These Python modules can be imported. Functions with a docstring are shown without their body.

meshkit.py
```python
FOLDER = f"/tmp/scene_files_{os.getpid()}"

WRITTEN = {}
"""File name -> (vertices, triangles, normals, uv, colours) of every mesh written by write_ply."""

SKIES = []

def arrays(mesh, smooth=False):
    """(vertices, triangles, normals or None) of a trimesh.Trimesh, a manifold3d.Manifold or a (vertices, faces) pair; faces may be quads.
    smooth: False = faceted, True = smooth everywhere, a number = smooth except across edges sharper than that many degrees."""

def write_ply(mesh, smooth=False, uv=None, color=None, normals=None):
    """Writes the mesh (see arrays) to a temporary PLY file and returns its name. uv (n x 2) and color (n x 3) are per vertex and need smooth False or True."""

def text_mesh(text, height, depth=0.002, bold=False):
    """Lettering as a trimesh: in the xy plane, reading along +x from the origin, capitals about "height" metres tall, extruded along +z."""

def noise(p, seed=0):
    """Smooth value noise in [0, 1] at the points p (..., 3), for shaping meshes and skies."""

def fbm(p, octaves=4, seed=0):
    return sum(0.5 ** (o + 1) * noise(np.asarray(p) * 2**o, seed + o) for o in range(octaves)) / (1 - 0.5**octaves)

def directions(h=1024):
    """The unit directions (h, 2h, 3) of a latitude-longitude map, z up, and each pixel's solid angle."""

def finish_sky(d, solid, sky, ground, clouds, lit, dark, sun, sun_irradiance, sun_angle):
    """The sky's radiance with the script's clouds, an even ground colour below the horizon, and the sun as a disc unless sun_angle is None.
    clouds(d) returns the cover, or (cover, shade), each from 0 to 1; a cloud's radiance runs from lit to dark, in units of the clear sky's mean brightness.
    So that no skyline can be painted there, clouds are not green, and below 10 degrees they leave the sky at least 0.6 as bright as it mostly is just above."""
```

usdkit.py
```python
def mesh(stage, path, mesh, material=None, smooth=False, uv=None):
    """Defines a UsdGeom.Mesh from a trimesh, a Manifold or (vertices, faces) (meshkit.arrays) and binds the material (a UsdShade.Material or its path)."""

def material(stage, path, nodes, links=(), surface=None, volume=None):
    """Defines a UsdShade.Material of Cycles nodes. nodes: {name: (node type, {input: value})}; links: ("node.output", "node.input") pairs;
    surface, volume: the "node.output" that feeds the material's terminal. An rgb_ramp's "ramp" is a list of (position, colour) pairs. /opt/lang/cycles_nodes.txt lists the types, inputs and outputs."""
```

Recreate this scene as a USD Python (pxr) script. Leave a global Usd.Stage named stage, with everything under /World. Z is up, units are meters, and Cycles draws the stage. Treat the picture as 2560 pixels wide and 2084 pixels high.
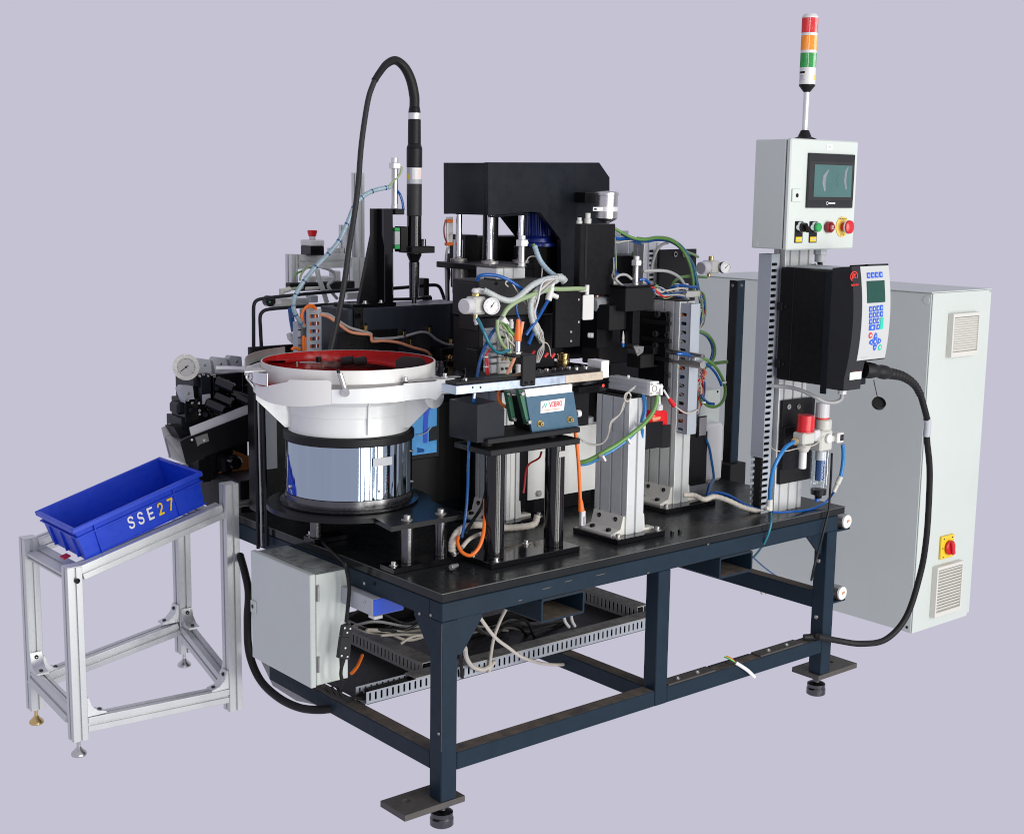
import math
import numpy as np
import trimesh
import shapely
import shapely.affinity
from shapely.geometry import Polygon, Point, box as sbox
import meshkit
import usdkit
from pxr import Usd, UsdGeom, UsdLux, UsdShade, Gf, Sdf

stage = Usd.Stage.CreateInMemory()
UsdGeom.SetStageUpAxis(stage, UsdGeom.Tokens.z)
UsdGeom.SetStageMetersPerUnit(stage, 1.0)
UsdGeom.Xform.Define(stage, '/World')
RNG = np.random.default_rng(7)

# ------------------------------------------------------------------ camera, light
# x runs along the long front of the machine table, y along its short side, z is up; the table's near top corner is (0, 0, 0.70)
YAW, PITCH, ROLL, FPX = math.radians(50.27100652), math.radians(9.38580999), math.radians(-0.79163703), 3436.708874852521
CEN = np.array([1280.0, 1042.0])
def _cam():
    cy, sy, cp, sp = math.cos(YAW), math.sin(YAW), math.cos(PITCH), math.sin(PITCH)
    f = np.array([cy * cp, sy * cp, -sp])
    r = np.array([sy, -cy, 0.0])
    d = np.cross(f, r)
    c, s = math.cos(ROLL), math.sin(ROLL)
    return np.array([c * r + s * d, -s * r + c * d, f])
CM = _cam()
EYE = np.array([0, 0, 0.70]) - CM.T @ np.array([(1105 - CEN[0]) / FPX, (1484 - CEN[1]) / FPX, 1.0]) * 3.3
cam = UsdGeom.Camera.Define(stage, '/World/camera')
_m = np.eye(4)
_m[0, :3], _m[1, :3], _m[2, :3], _m[3, :3] = CM[0], -CM[1], -CM[2], EYE
cam.AddTransformOp().Set(Gf.Matrix4d(*_m.ravel().tolist()))
cam.CreateHorizontalApertureAttr(36.0)
cam.CreateVerticalApertureAttr(36.0 * 833 / 1024)
cam.CreateFocalLengthAttr(36.0 * FPX / 2560)
cam.CreateClippingRangeAttr(Gf.Vec2f(0.05, 200))
cam.CreateExposureAttr(0.0)

sky_mat = usdkit.material(stage, '/World/Looks/plain_backdrop', {'b': ('background_shader', {'color': (0.552, 0.539, 0.651), 'strength': 1.0})}, surface='b.background')
dome = UsdLux.DomeLight.Define(stage, '/World/sky')
UsdShade.MaterialBindingAPI.Apply(dome.GetPrim()).Bind(sky_mat)
dome.GetPrim().SetCustomDataByKey('kind', 'structure')
dome.GetPrim().SetCustomDataByKey('label', 'plain pale lavender grey backdrop all around the machine')

def rect_light(name, pos, target, w, h, intensity, color=(1, 1, 1)):
    l = UsdLux.RectLight.Define(stage, '/World/' + name)
    p, t = np.array(pos, float), np.array(target, float)
    z = (p - t) / np.linalg.norm(p - t)
    x = np.cross([0, 0, 1.0], z); x /= np.linalg.norm(x)
    y = np.cross(z, x)
    m = np.eye(4); m[0, :3], m[1, :3], m[2, :3], m[3, :3] = x, y, z, p
    l.AddTransformOp().Set(Gf.Matrix4d(*m.ravel().tolist()))
    l.CreateWidthAttr(w); l.CreateHeightAttr(h); l.CreateIntensityAttr(intensity); l.CreateColorAttr(Gf.Vec3f(*color))
    return l
# three tall workshop windows behind and to the right of the viewer
for _x, _w in ((2.55, 0.95), (1.45, 0.22), (0.75, 0.20), (0.10, 0.42), (-0.65, 0.10), (-1.40, 0.26)):
    rect_light('window_lamp' + ('' if _x > 2 else '_%03d' % round(100 + _x * 10)), (_x, -5.1, 1.4), (0.5 + _x * .1, 0.3, 1.0), _w, 4.8, 11.5, (1.0, 0.99, 0.93))

# ------------------------------------------------------------------ survey helpers
# the photograph was measured on planes of known position; these turn a measured direction into a point on such a plane
FR = {'a1': (0, 1100, .4895), 'a2': (380, 820, .37506), 'a3': (560, 400, .29067), 'a4': (1060, 380, .28807), 'a5': (1100, 680, .23046), 'a6': (1480, 540, .265), 'a7': (1080, 880, .31108), 'a8': (1440, 880, .31102),
      'b1': (1840, 0, .36872), 'b2': (1880, 600, .26505), 'b3': (1700, 960, .28802), 'b4': (2040, 660, .56442), 'b5': (580, 1240, .3456), 'b6': (900, 1240, .48632), 'b7': (1500, 1240, .32818), 'b8': (880, 100, .40336),
      'c1': (560, 640, .18753), 'c2': (400, 860, .23038), 'c4': (1180, 740, .14976), 'c5': (1440, 700, .17284), 'c6': (840, 1400, .23441), 'c7': (700, 1000, .19691), 'c8': (1680, 660, .35714),
      'd1': (590, 850, .14065), 'd2': (860, 850, .14065), 'd3': (1280, 840, .13822), 'd4': (1560, 900, .14978), 'd5': (1060, 540, .13825), 'e1': (620, 1300, .23441), 'e2': (1900, 1200, .33408), 'e3': (2060, 680, .13822)}
def px(f, u, v):
    o = FR[f]
    return o[0] + u * o[2], o[1] + v * o[2]
def _ray(u, v):
    return CM.T @ np.array([(u - CEN[0]) / FPX, (v - CEN[1]) / FPX, 1.0])
def _on(uv, ax, val):
    r = _ray(*uv)
    return EYE + r * (val - EYE[ax]) / r[ax]
def X(u, v, x): return _on((u, v), 0, x)
def Y(u, v, y): return _on((u, v), 1, y)
def Z(u, v, z): return _on((u, v), 2, z)
def at(u, v, P):
    """the point above or below P, at P's distance from the viewer"""
    r = _ray(u, v); h = CM[2][:2]
    return EYE + r * ((np.array(P[:2]) - EYE[:2]) @ h) / (r[:2] @ h)

# ------------------------------------------------------------------ mesh helpers
def cat(*ms):
    vs, fs, n = [], [], 0
    for v, f in ms:
        vs.append(np.asarray(v, float)); fs.append(np.asarray(f, int) + n); n += len(v)
    return np.vstack(vs), np.vstack(fs)
def _tm(m): return np.asarray(m.vertices), np.asarray(m.faces)
_S = np.array([(a, b, c) for a in (-1, 1) for b in (-1, 1) for c in (-1, 1)], float)
_bevel_cache = {}
def _bevel_topo():
    if 'f' not in _bevel_cache:
        p = []
        for s in _S:
            for k in range(3):
                e = np.full(3, .8); e[k] = 1.0
                p.append(s * e)
        hull = trimesh.convex.convex_hull(np.array(p))
        order = [int(np.argmin(np.linalg.norm(np.array(p) - v, axis=1))) for v in hull.vertices]
        _bevel_cache['f'] = np.array([[order[i] for i in f] for f in hull.faces])
    return _bevel_cache['f']
def obox(c, size, axes=None, b=.0012):
    c, h = np.asarray(c, float), np.asarray(size, float) / 2
    b = min(b, h.min() * .45)
    p = []
    for s in _S:
        for k in range(3):
            e = h - b; e[k] = h[k]
            p.append(s * e)
    p = np.array(p)
    if axes is not None: p = p @ np.asarray(axes, float)
    return p + c, _bevel_topo()
def box(x0, x1, y0, y1, z0, z1, b=.0012):
    return obox(((x0 + x1) / 2, (y0 + y1) / 2, (z0 + z1) / 2), (abs(x1 - x0), abs(y1 - y0), abs(z1 - z0)), None, b)
def boxp(p, q, depth, b=.0015):
    """box whose front face has the corners p and q (two points of a y plane), reaching back by depth"""
    return box(min(p[0], q[0]), max(p[0], q[0]), p[1], p[1] + depth, min(p[2], q[2]), max(p[2], q[2]), b)
def frame(a):
    a = np.asarray(a, float); a = a / np.linalg.norm(a)
    t = np.array([0, 0, 1.0]) if abs(a[2]) < .9 else np.array([1.0, 0, 0])
    x = np.cross(t, a); x /= np.linalg.norm(x)
    return x, np.cross(a, x), a
def lathe(prof, base, axis=(0, 0, 1), n=32, a0=0, a1=2 * math.pi):
    """profile of (radius, distance along axis), from the bottom's centre up the outside"""
    x, y, a = frame(axis)
    full = abs(a1 - a0 - 2 * math.pi) < 1e-6
    th = np.linspace(a0, a1, n, endpoint=not full)
    k = len(th)
    v = np.array([np.asarray(base, float) + a * h + (x * math.cos(t) + y * math.sin(t)) * r for r, h in prof for t in th])
    f = []
    for i in range(len(prof) - 1):
        for j in range(k if full else k - 1):
            j2 = (j + 1) % k
            p, q, r, s = i * k + j, i * k + j2, (i + 1) * k + j2, (i + 1) * k + j
            if prof[i][0] > 1e-9: f.append((p, q, r) if prof[i + 1][0] > 1e-9 else (p, q, s))
            if prof[i + 1][0] > 1e-9: f.append((p, r, s))
    f = np.array(f)
    used, inv = np.unique(f, return_inverse=True)
    return v[used], inv.reshape(f.shape)
def cyl(p, q, r, n=24, ch=.0008, r2=None):
    p, q = np.asarray(p, float), np.asarray(q, float)
    L = np.linalg.norm(q - p); r2 = r if r2 is None else r2
    ch = min(ch, r * .4, r2 * .4, L * .4)
    return lathe([(0, 0), (r - ch, 0), (r, ch), (r2, L - ch), (r2 - ch, L), (0, L)], p, q - p, n)
def ring(p, q, r, ri, n=24):
    p, q = np.asarray(p, float), np.asarray(q, float); L = np.linalg.norm(q - p)
    return lathe([(ri, 0), (r, 0), (r, L), (ri, L), (ri, 0)], p, q - p, n)
def spline(pts, per=8):
    p = np.asarray(pts, float)
    if len(p) < 3: return np.linspace(p[0], p[-1], 2 + per // 4)
    d = np.r_[0, np.cumsum(np.sqrt(np.linalg.norm(np.diff(p, axis=0), axis=1)))]
    m = np.zeros_like(p)
    for i in range(len(p)):
        a, b = max(i - 1, 0), min(i + 1, len(p) - 1)
        m[i] = (p[b] - p[a]) / (d[b] - d[a])
    out = []
    for i in range(len(p) - 1):
        h = d[i + 1] - d[i]
        for t in np.linspace(0, 1, per, endpoint=False):
            out.append((2 * t**3 - 3 * t**2 + 1) * p[i] + (t**3 - 2 * t**2 + t) * h * m[i] + (-2 * t**3 + 3 * t**2) * p[i + 1] + (t**3 - t**2) * h * m[i + 1])
    return np.array(out + [p[-1]])
def sweep(path, r, n=10, rib=None):
    path = np.asarray(path, float); k = len(path)
    rr = np.full(k, r) if np.ndim(r) == 0 else np.interp(np.linspace(0, 1, k), np.linspace(0, 1, len(r)), r)
    t = np.gradient(path, axis=0); t /= np.linalg.norm(t, axis=1)[:, None]
    x = frame(t[0])[0]; v = []
    for i in range(k):
        x = x - t[i] * (x @ t[i]); x /= np.linalg.norm(x)
        y = np.cross(t[i], x)
        R = rr[i] * (1 if rib is None else rib(i))
        v += [path[i] + R * (x * math.cos(2 * math.pi * j / n) + y * math.sin(2 * math.pi * j / n)) for j in range(n)]
    f = []
    for i in range(k - 1):
        for j in range(n):
            a, b, c, d = i * n + j, i * n + (j + 1) % n, (i + 1) * n + (j + 1) % n, (i + 1) * n + j
            f += [(a, b, c), (a, c, d)]
    v += [path[0], path[-1]]
    for j in range(n):
        f += [(k * n, (j + 1) % n, j), (k * n + 1, (k - 1) * n + j, (k - 1) * n + (j + 1) % n)]
    return np.array(v), np.array(f)
def tube(pts, r, n=10, per=8): return sweep(spline(pts, per), r, n)
def poly(pts): return Polygon(pts)
def prism(pg, axis, a0, a1):
    """extrudes a shapely polygon; axis 'y' takes (x, z) polygons, 'x' takes (y, z), 'z' takes (x, y)"""
    m = trimesh.util.concatenate([trimesh.creation.extrude_polygon(g, abs(a1 - a0), engine='earcut') for g in getattr(pg, 'geoms', [pg])])
    v, f = _tm(m); v = v.copy(); v[:, 2] += min(a0, a1)
    if axis == 'y': return v[:, [0, 2, 1]], f[:, ::-1]
    if axis == 'x': return v[:, [2, 0, 1]], f
    return v, f
def plate(pg, o, ex, ey, t):
    """extrudes a polygon of the plane (o, ex, ey) by t along ex x ey"""
    m = trimesh.util.concatenate([trimesh.creation.extrude_polygon(g, abs(t), engine='earcut') for g in getattr(pg, 'geoms', [pg])])
    v, f = _tm(m); ex, ey = np.asarray(ex, float), np.asarray(ey, float)
    return np.asarray(o, float) + v[:, :1] * ex + v[:, 1:2] * ey + v[:, 2:] * np.cross(ex, ey), f
def text(s, o, ex, ey, h, d=.0006, bold=False, mid=False, w=None):
    v, f = _tm(meshkit.text_mesh(s, h, d, bold)); v = v.copy()
    if w: v[:, 0] *= w / v[:, 0].max()
    if mid: v[:, 0] -= v[:, 0].max() / 2
    ex, ey = np.asarray(ex, float), np.asarray(ey, float)
    return np.asarray(o, float) + v[:, :1] * ex + v[:, 1:2] * ey + v[:, 2:] * np.cross(ex, ey), f
def rrect(w, h, r, cx=0, cy=0):
    return sbox(cx - w / 2 + r, cy - h / 2 + r, cx + w / 2 - r, cy + h / 2 - r).buffer(r, 4)
def slotted(w, h, sw=.008, sd=.006, ew=.03):
    """cross-section of an aluminium slot profile, w by h, centred"""
    p = rrect(w, h, .002)
    for L, k in ((w, 0), (h, 1)):
        n = max(1, int(round(L / .045)))
        for i in range(n):
            c = -L / 2 + L * (i + .5) / n
            for s in (-1, 1):
                e = s * (h if k == 0 else w) / 2
                r = sbox(c - sw / 2, e - sd, c + sw / 2, e + sd) if k == 0 else sbox(e - sd, c - sw / 2, e + sd, c + sw / 2)
                p = p.difference(r)
    return p
def profile(p, q, w, h, side=None):
    """slot profile from p to q; w is measured along side, h across it"""
    p, q = np.asarray(p, float), np.asarray(q, float)
    a = (q - p) / np.linalg.norm(q - p)
    ex = np.asarray(side, float); ex = ex - a * (ex @ a); ex /= np.linalg.norm(ex)
    ey = np.cross(a, ex)
    return plate(slotted(w, h), p, ex, ey, np.linalg.norm(q - p))
def bolt(p, axis=(0, 0, 1), r=.006, h=.007, n=12):
    ri = r * .52
    return lathe([(0, 0), (r, 0), (r, h * .86), (r * .88, h), (ri, h), (ri, h * .45), (0, h * .45)], p, axis, n)
def hexbolt(p, axis=(0, 0, 1), r=.007, h=.006): return lathe([(0, 0), (r, 0), (r, h * .8), (r * .85, h), (0, h)], p, axis, 6)
def washer(p, axis=(0, 0, 1), r=.011, h=.0018): return lathe([(0, 0), (r, 0), (r, h * .7), (r * .93, h), (0, h)], p, axis, 16)

# ------------------------------------------------------------------ materials
def pm(name, col, rough=.5, metal=0.0, var=.12, vs=16.0, bump=0.0, bs=420.0, dust=None, wear=None, rv=.1, extra=None, stretch=None, bd=.002):
    col = np.array(col, float)
    nd = {'g': ('geometry', {}), 'n': ('noise_texture', {'scale': vs, 'detail': 6.0, 'roughness': .6}),
          'c': ('mix_color', {'a': tuple(col * (1 - var)), 'b': tuple(col * (1 + var)), 'use_clamp_result': False}),
          'r': ('map_range', {'from_min': .25, 'from_max': .75, 'to_min': max(.02, rough - rv), 'to_max': rough + rv}),
          'n2': ('noise_texture', {'scale': vs * 4.3, 'detail': 5.0, 'roughness': .65}),
          'p': ('principled_bsdf', {'metallic': metal, **(extra or {})})}
    lk = [('n.fac', 'c.fac'), ('n2.fac', 'r.value')]
    src = 'g.position'
    if stretch:
        nd['m'] = ('mapping', {'scale': stretch}); lk += [('g.position', 'm.vector')]; src = 'm.vector'
        lk += [('m.vector', 'n.vector'), ('m.vector', 'n2.vector')]
    else:
        lk += [('g.position', 'n.vector'), ('g.position', 'n2.vector')]
    cs, rs = 'c.result', 'r.result'
    if wear:
        wc, amount = wear
        nd['w'] = ('noise_texture', {'scale': 70.0, 'detail': 8.0, 'roughness': .75})
        nd['w0'] = ('map_range', {'from_min': amount, 'from_max': amount + .03, 'to_min': 0.0, 'to_max': 1.0, 'clamp': True})
        nd['wm'] = ('mix_color', {'b': wc})
        lk += [('g.position', 'w.vector'), ('w.fac', 'w0.value'), ('w0.result', 'wm.fac'), (cs, 'wm.a')]
        cs = 'wm.result'
    if dust:
        dc, amt = dust
        nd['s'] = ('separate_xyz', {}); nd['d0'] = ('map_range', {'from_min': .75, 'from_max': .98, 'to_min': 0.0, 'to_max': amt, 'clamp': True})
        nd['dn'] = ('noise_texture', {'scale': 22.0, 'detail': 7.0, 'roughness': .7}); nd['d1'] = ('map_range', {'from_min': .28, 'from_max': .62, 'to_min': .25, 'to_max': 1.0, 'clamp': True})
        nd['d2'] = ('math', {'math_type': 'multiply'}); nd['dm'] = ('mix_color', {'b': dc}); nd['dr'] = ('mix_float', {'b': .85})
        lk += [('g.normal', 's.vector'), ('s.z', 'd0.value'), ('g.position', 'dn.vector'), ('dn.fac', 'd1.value'), ('d0.result', 'd2.value1'), ('d1.result', 'd2.value2'), ('d2.value', 'dm.fac'), (cs, 'dm.a'), ('d2.value', 'dr.fac'), (rs, 'dr.a')]
        cs, rs = 'dm.result', 'dr.result'
    lk += [(cs, 'p.base_color'), (rs, 'p.roughness')]
    if bump:
        nd['bn'] = ('noise_texture', {'scale': bs, 'detail': 3.0}); nd['b'] = ('bump', {'strength': bump, 'distance': bd})
        lk += [(src, 'bn.vector'), ('bn.fac', 'b.height'), ('b.normal', 'p.normal')]
    return usdkit.material(stage, '/World/Looks/' + name, nd, lk, surface='p.BSDF')
M = {}
def mat(name, *a, **k): M[name] = pm(name, *a, **k)
DUST = (.155, .122, .092)
mat('navy', (.0095, .0205, .0335), .4, var=.3, vs=11, bump=.05, bs=260, wear=((.08, .08, .08), .73), extra={'specular_ior_level': 0.15})
mat('navy_dusty', (.0095, .0205, .0335), .42, var=.3, vs=11, bump=.05, bs=260, dust=(DUST, .9), wear=((.12, .115, .11), .73), extra={'specular_ior_level': 0.15})
mat('table_top', (.0115, .0135, .0145), .15, var=.6, vs=7, bump=.03, bs=60, dust=((.026, .024, .020), .25), rv=.08, wear=((.08, .07, .06), .76), extra={'specular_ior_level': 0.22})
mat('slate_light', (.020, .025, .034), .38, var=.25, vs=9, bump=.05, bs=240, rv=.06, wear=((.05, .05, .053), .77), extra={'specular_ior_level': 0.3})
mat('black', (.0055, .0055, .0065), .3, var=.15, bump=.02, bs=300, rv=.04, extra={'specular_ior_level': 0.25})
mat('black_matte', (.0090, .0090, .0100), .46, var=.15, bump=.04, bs=500, rv=.06, dust=((.035, .033, .030), .2), extra={'specular_ior_level': 0.22})
mat('black_gloss', (.004, .004, .005), .1, var=.1, rv=.04, extra={'specular_ior_level': .5})
mat('slate', (.0070, .0092, .0135), .36, var=.35, vs=7, bump=.05, bs=240, rv=.08, wear=((.03, .03, .033), .76), extra={'specular_ior_level': 0.22})
mat('rubber', (.009, .009, .009), .5, var=.2, bump=.1, bs=500, extra={'specular_ior_level': .25})
mat('rubber_grey', (.026, .026, .027), .5, var=.15, bump=.05, extra={'specular_ior_level': 0.25})
mat('rust_plate', (.10, .085, .07), .7, var=.35, vs=30, bump=.15, bs=160)
mat('brown_plate', (.062, .056, .050), .55, var=.35, vs=30, bump=.1, bs=200)
mat('aluminium', (.60, .615, .61), .36, metal=.35, var=.04, vs=9, rv=.05)
mat('rail_steel', (.46, .53, .62), .34, metal=1.0, var=.25, vs=16, rv=.08)
mat('alu_flat', (.68, .69, .69), .4, metal=.65, var=.08, vs=25, bump=.03)
mat('alu_end', (.72, .72, .71), .5, metal=.35, var=.06)
mat('steel', (.60, .59, .57), .28, metal=1.0, var=.15, vs=30, rv=.08)
mat('dim_face', (.42, .42, .40), .45, var=.1)
mat('steel_dull', (.40, .39, .375), .45, metal=.85, var=.2, vs=35, bump=.05)
mat('chrome', (.66, .68, .70), .07, metal=1.0, var=.04, rv=.03)
mat('drum_steel', (.40, .49, .56), .06, metal=1.0, var=.15, vs=3, stretch=(9, 9, .12), rv=.03, bump=.2, bs=3.0, bd=.006)
mat('dark_steel', (.12, .12, .125), .25, metal=1.0, var=.25, vs=24, rv=.1)
mat('shaft', (.78, .79, .80), .12, metal=1.0, var=.05, rv=.04)
mat('enamel', (.70, .715, .705), .22, var=.03, vs=10, bump=.02, bs=90)
mat('enamel_warm', (.68, .68, .65), .28, var=.05, vs=14, wear=((.35, .34, .33), .79))
mat('red_lining', (.36, .014, .014), .18, var=.3, vs=18, bump=.04, bs=120)
mat('cabinet', (.535, .580, .545), .42, var=.07, vs=2.5, bump=.04, bs=700, rv=.08, wear=((.36, .39, .37), .77))
mat('cabinet_dusty', (.535, .580, .545), .42, var=.03, vs=5, bump=.04, bs=700, rv=.06, dust=((.09, .097, .09), .92))
mat('cabinet_white', (.535, .580, .545), .42, var=.06, vs=3.5, bump=.04, bs=700, rv=.07, wear=((.40, .43, .41), .79))
mat('cream', (.60, .59, .54), .42, var=.05)
mat('white_plastic', (.62, .62, .60), .4, var=.05, vs=30)
mat('grey_plastic', (.40, .42, .44), .42, var=.08, vs=20)
mat('duct', (.34, .37, .41), .45, var=.06, vs=16, dust=((.12, .11, .10), .35))
mat('duct_dusty', (.34, .34, .335), .55, var=.12, vs=16, dust=((.11, .10, .09), .85))
mat('crate_blue', (.003, .045, .54), .38, var=.14, vs=14, bump=.04, bs=160, wear=((.05, .12, .48), .73), extra={'subsurface_weight': .05})
mat('blue_bright', (.002, .07, .60), .4, var=.05)
mat('motor_blue', (.004, .020, .20), .3, var=.15)
mat('vibro_blue', (.04, .105, .165), .36, var=.1, vs=14, bump=.04, bs=500)
mat('teal_edge', (.16, .20, .21), .4, var=.15)
mat('spring_green', (.035, .13, .075), .4, var=.15)
mat('machine_grey', (.66, .665, .65), .45, var=.05, vs=12, bump=.03)
mat('white', (.74, .74, .73), .5, var=.02)
mat('yellow', (.78, .52, .02), .42, var=.05)
mat('yellow_pale', (.80, .58, .12), .45, var=.05)
mat('red', (.55, .012, .018), .28, var=.08)
mat('red_dark', (.20, .008, .012), .3, var=.1)
mat('red_logo', (.70, .03, .02), .5, var=.02)
mat('orange', (.70, .14, .01), .42, var=.06)
mat('peach', (.72, .30, .17), .45, var=.1, vs=40)
mat('copper', (.72, .40, .26), .4, metal=.6, var=.1)
mat('brass', (.68, .50, .22), .28, metal=1.0, var=.12, vs=30)
mat('green', (.02, .33, .08), .3, var=.05)
mat('keypad_blue', (.02, .10, .55), .4, var=.06)
mat('keypad_face', (.46, .47, .465), .42, var=.02)
mat('key_mark', (.62, .68, .78), .5)
mat('teal', (.02, .50, .36), .4)
mat('lcd_green', (.006, .055, .04), .2, var=.15, vs=30)
mat('bezel', (.022, .023, .025), .4, var=.06, extra={'specular_ior_level': 0.2})
mat('wrinkled_film', (.06, .135, .13), .14, var=.2, vs=9, bump=.6, bs=26)
mat('blue_tube', (.004, .085, .34), .16, var=.15, extra={'transmission_weight': .15})
mat('sky_tube', (.02, .18, .46), .18, var=.12, extra={'transmission_weight': .1})
mat('blue_dark_tube', (.006, .06, .20), .2, var=.15)
mat('green_tube', (.095, .225, .045), .25, var=.15)
mat('pale_green_tube', (.27, .36, .19), .28, var=.1)
mat('teal_tube', (.02, .16, .22), .2, var=.1)
mat('wrap', (.40, .43, .42), .3, var=.22, vs=60)
mat('wrap_blue', (.27, .37, .42), .3, var=.3, vs=50)
mat('cable_grey', (.33, .33, .33), .45, var=.08)
mat('cable_white', (.50, .46, .40), .45, var=.1)
mat('cable_red', (.55, .02, .02), .4)
mat('fitting', (.50, .50, .46), .36, var=.05)
mat('bottle_red', (.62, .01, .015), .25, var=.06)
mat('frost', (.55, .55, .56), .4, var=.05)
mat('lens_red', (.62, .012, .018), .15, var=.1, extra={'coat_weight': .4})
mat('lens_amber', (.85, .27, .01), .15, var=.1, extra={'coat_weight': .4})
mat('lens_green', (.01, .27, .05), .15, var=.1, extra={'coat_weight': .4})
mat('orange_sheet', (.52, .20, .06), .5, var=.1)
mat('slot_dark', (.02, .02, .021), .6)
mat('sky_pane', (.10, .36, .74), .12, var=.45, vs=18)
mat('mesh', (.30, .30, .30), .5, metal=.2, var=.7, vs=260)
mat('worn_edge', (.09, .09, .085), .5, metal=.4, var=.8, vs=45)
mat('film_pale', (.20, .22, .24), .2, var=.35, vs=60)
mat('brass_dull', (.52, .45, .36), .42, metal=.8, var=.3, vs=24)
M['clear'] = usdkit.material(stage, '/World/Looks/clear', {'l': ('layer_weight', {'blend': .35}), 'r': ('map_range', {'from_min': .1, 'from_max': 1.0, 'to_min': .04, 'to_max': .30, 'clamp': True}), 't': ('transparent_bsdf', {'color': (.86, .89, .91)}), 'g': ('glossy_bsdf', {'color': (1, 1, 1), 'roughness': .06}), 'm': ('mix_closure', {})},
                           [('l.facing', 'r.value'), ('r.result', 'm.fac'), ('t.BSDF', 'm.closure1'), ('g.BSDF', 'm.closure2')], surface='m.closure')

# ------------------------------------------------------------------ things and parts
_used = {}
def _name(parent, name):
    k = (parent, name); n = _used.get(k, 0); _used[k] = n + 1
    return name if n == 0 else f'{name}_{n:03d}'
class Thing:
    def __init__(self, name, label, category, base=(0, 0, 0), group=None, kind=None):
        self.base = np.array(base, float)
        self.path = '/World/' + _name('/World', name)
        x = UsdGeom.Xform.Define(stage, self.path); x.AddTranslateOp().Set(Gf.Vec3d(*self.base.tolist()))
        p = x.GetPrim()
        p.SetCustomDataByKey('label', label); p.SetCustomDataByKey('category', category)
        if group: p.SetCustomDataByKey('group', group)
        if kind: p.SetCustomDataByKey('kind', kind)
    def add(self, name, mesh, material, parent=None, label=None, smooth=35, kind=None):
        pp = parent or self.path
        path = pp + '/' + _name(pp, name)
        v, f = mesh
        usdkit.mesh(stage, path, (np.asarray(v) - self.base, f), M[material], smooth=smooth)
        pr = stage.GetPrimAtPath(path)
        if label: pr.SetCustomDataByKey('label', label)
        if kind: pr.SetCustomDataByKey('kind', kind)
        return path
def single(name, label, category, mesh, material, group=None, smooth=40):
    """a thing that is one mesh"""
    v, f = mesh; v = np.asarray(v)
    b = np.array([(v[:, 0].min() + v[:, 0].max()) / 2, (v[:, 1].min() + v[:, 1].max()) / 2, v[:, 2].min()])
    path = '/World/' + _name('/World', name)
    g = usdkit.mesh(stage, path, (v - b, f), M[material], smooth=smooth)
    g.AddTranslateOp().Set(Gf.Vec3d(*b.tolist()))
    p = g.GetPrim(); p.SetCustomDataByKey('label', label); p.SetCustomDataByKey('category', category)
    if group: p.SetCustomDataByKey('group', group)
    return path

# ================================================================== machine table
TB = Thing('machine_table', 'dark navy welded steel table that carries the whole assembly machine', 'table', (0.78, 0.5, 0.08))
TB.add('table_top', box(-.001, 1.566, -.001, 1.02, .6765, .70, .0018), 'table_top')
TB.add('rail', box(0, 1.536, 0, .05, .628, .675, .002), 'navy'); TB.add('rail', box(0, .05, .0505, 1.015, .628, .675, .002), 'navy')
TB.add('rail', box(.0505, 1.536, .97, 1.015, .628, .675, .002), 'navy'); TB.add('rail', box(1.487, 1.536, .0505, .969, .628, .675, .002), 'navy')
TB.add('rail', box(.7455, .7925, .0505, .969, .63, .674, .002), 'navy')
for (x0, x1, y0, y1) in ((.0008, .0492, .0008, .0492), (.745, .793, .0008, .0492), (1.4875, 1.5355, .0008, .0492), (.745, .793, .966, 1.014)):
    TB.add('leg', box(x0, x1, y0, y1, .2388 if .7 < x0 < .8 and y0 < .5 else .166, .6275, .002), 'navy')
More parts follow.
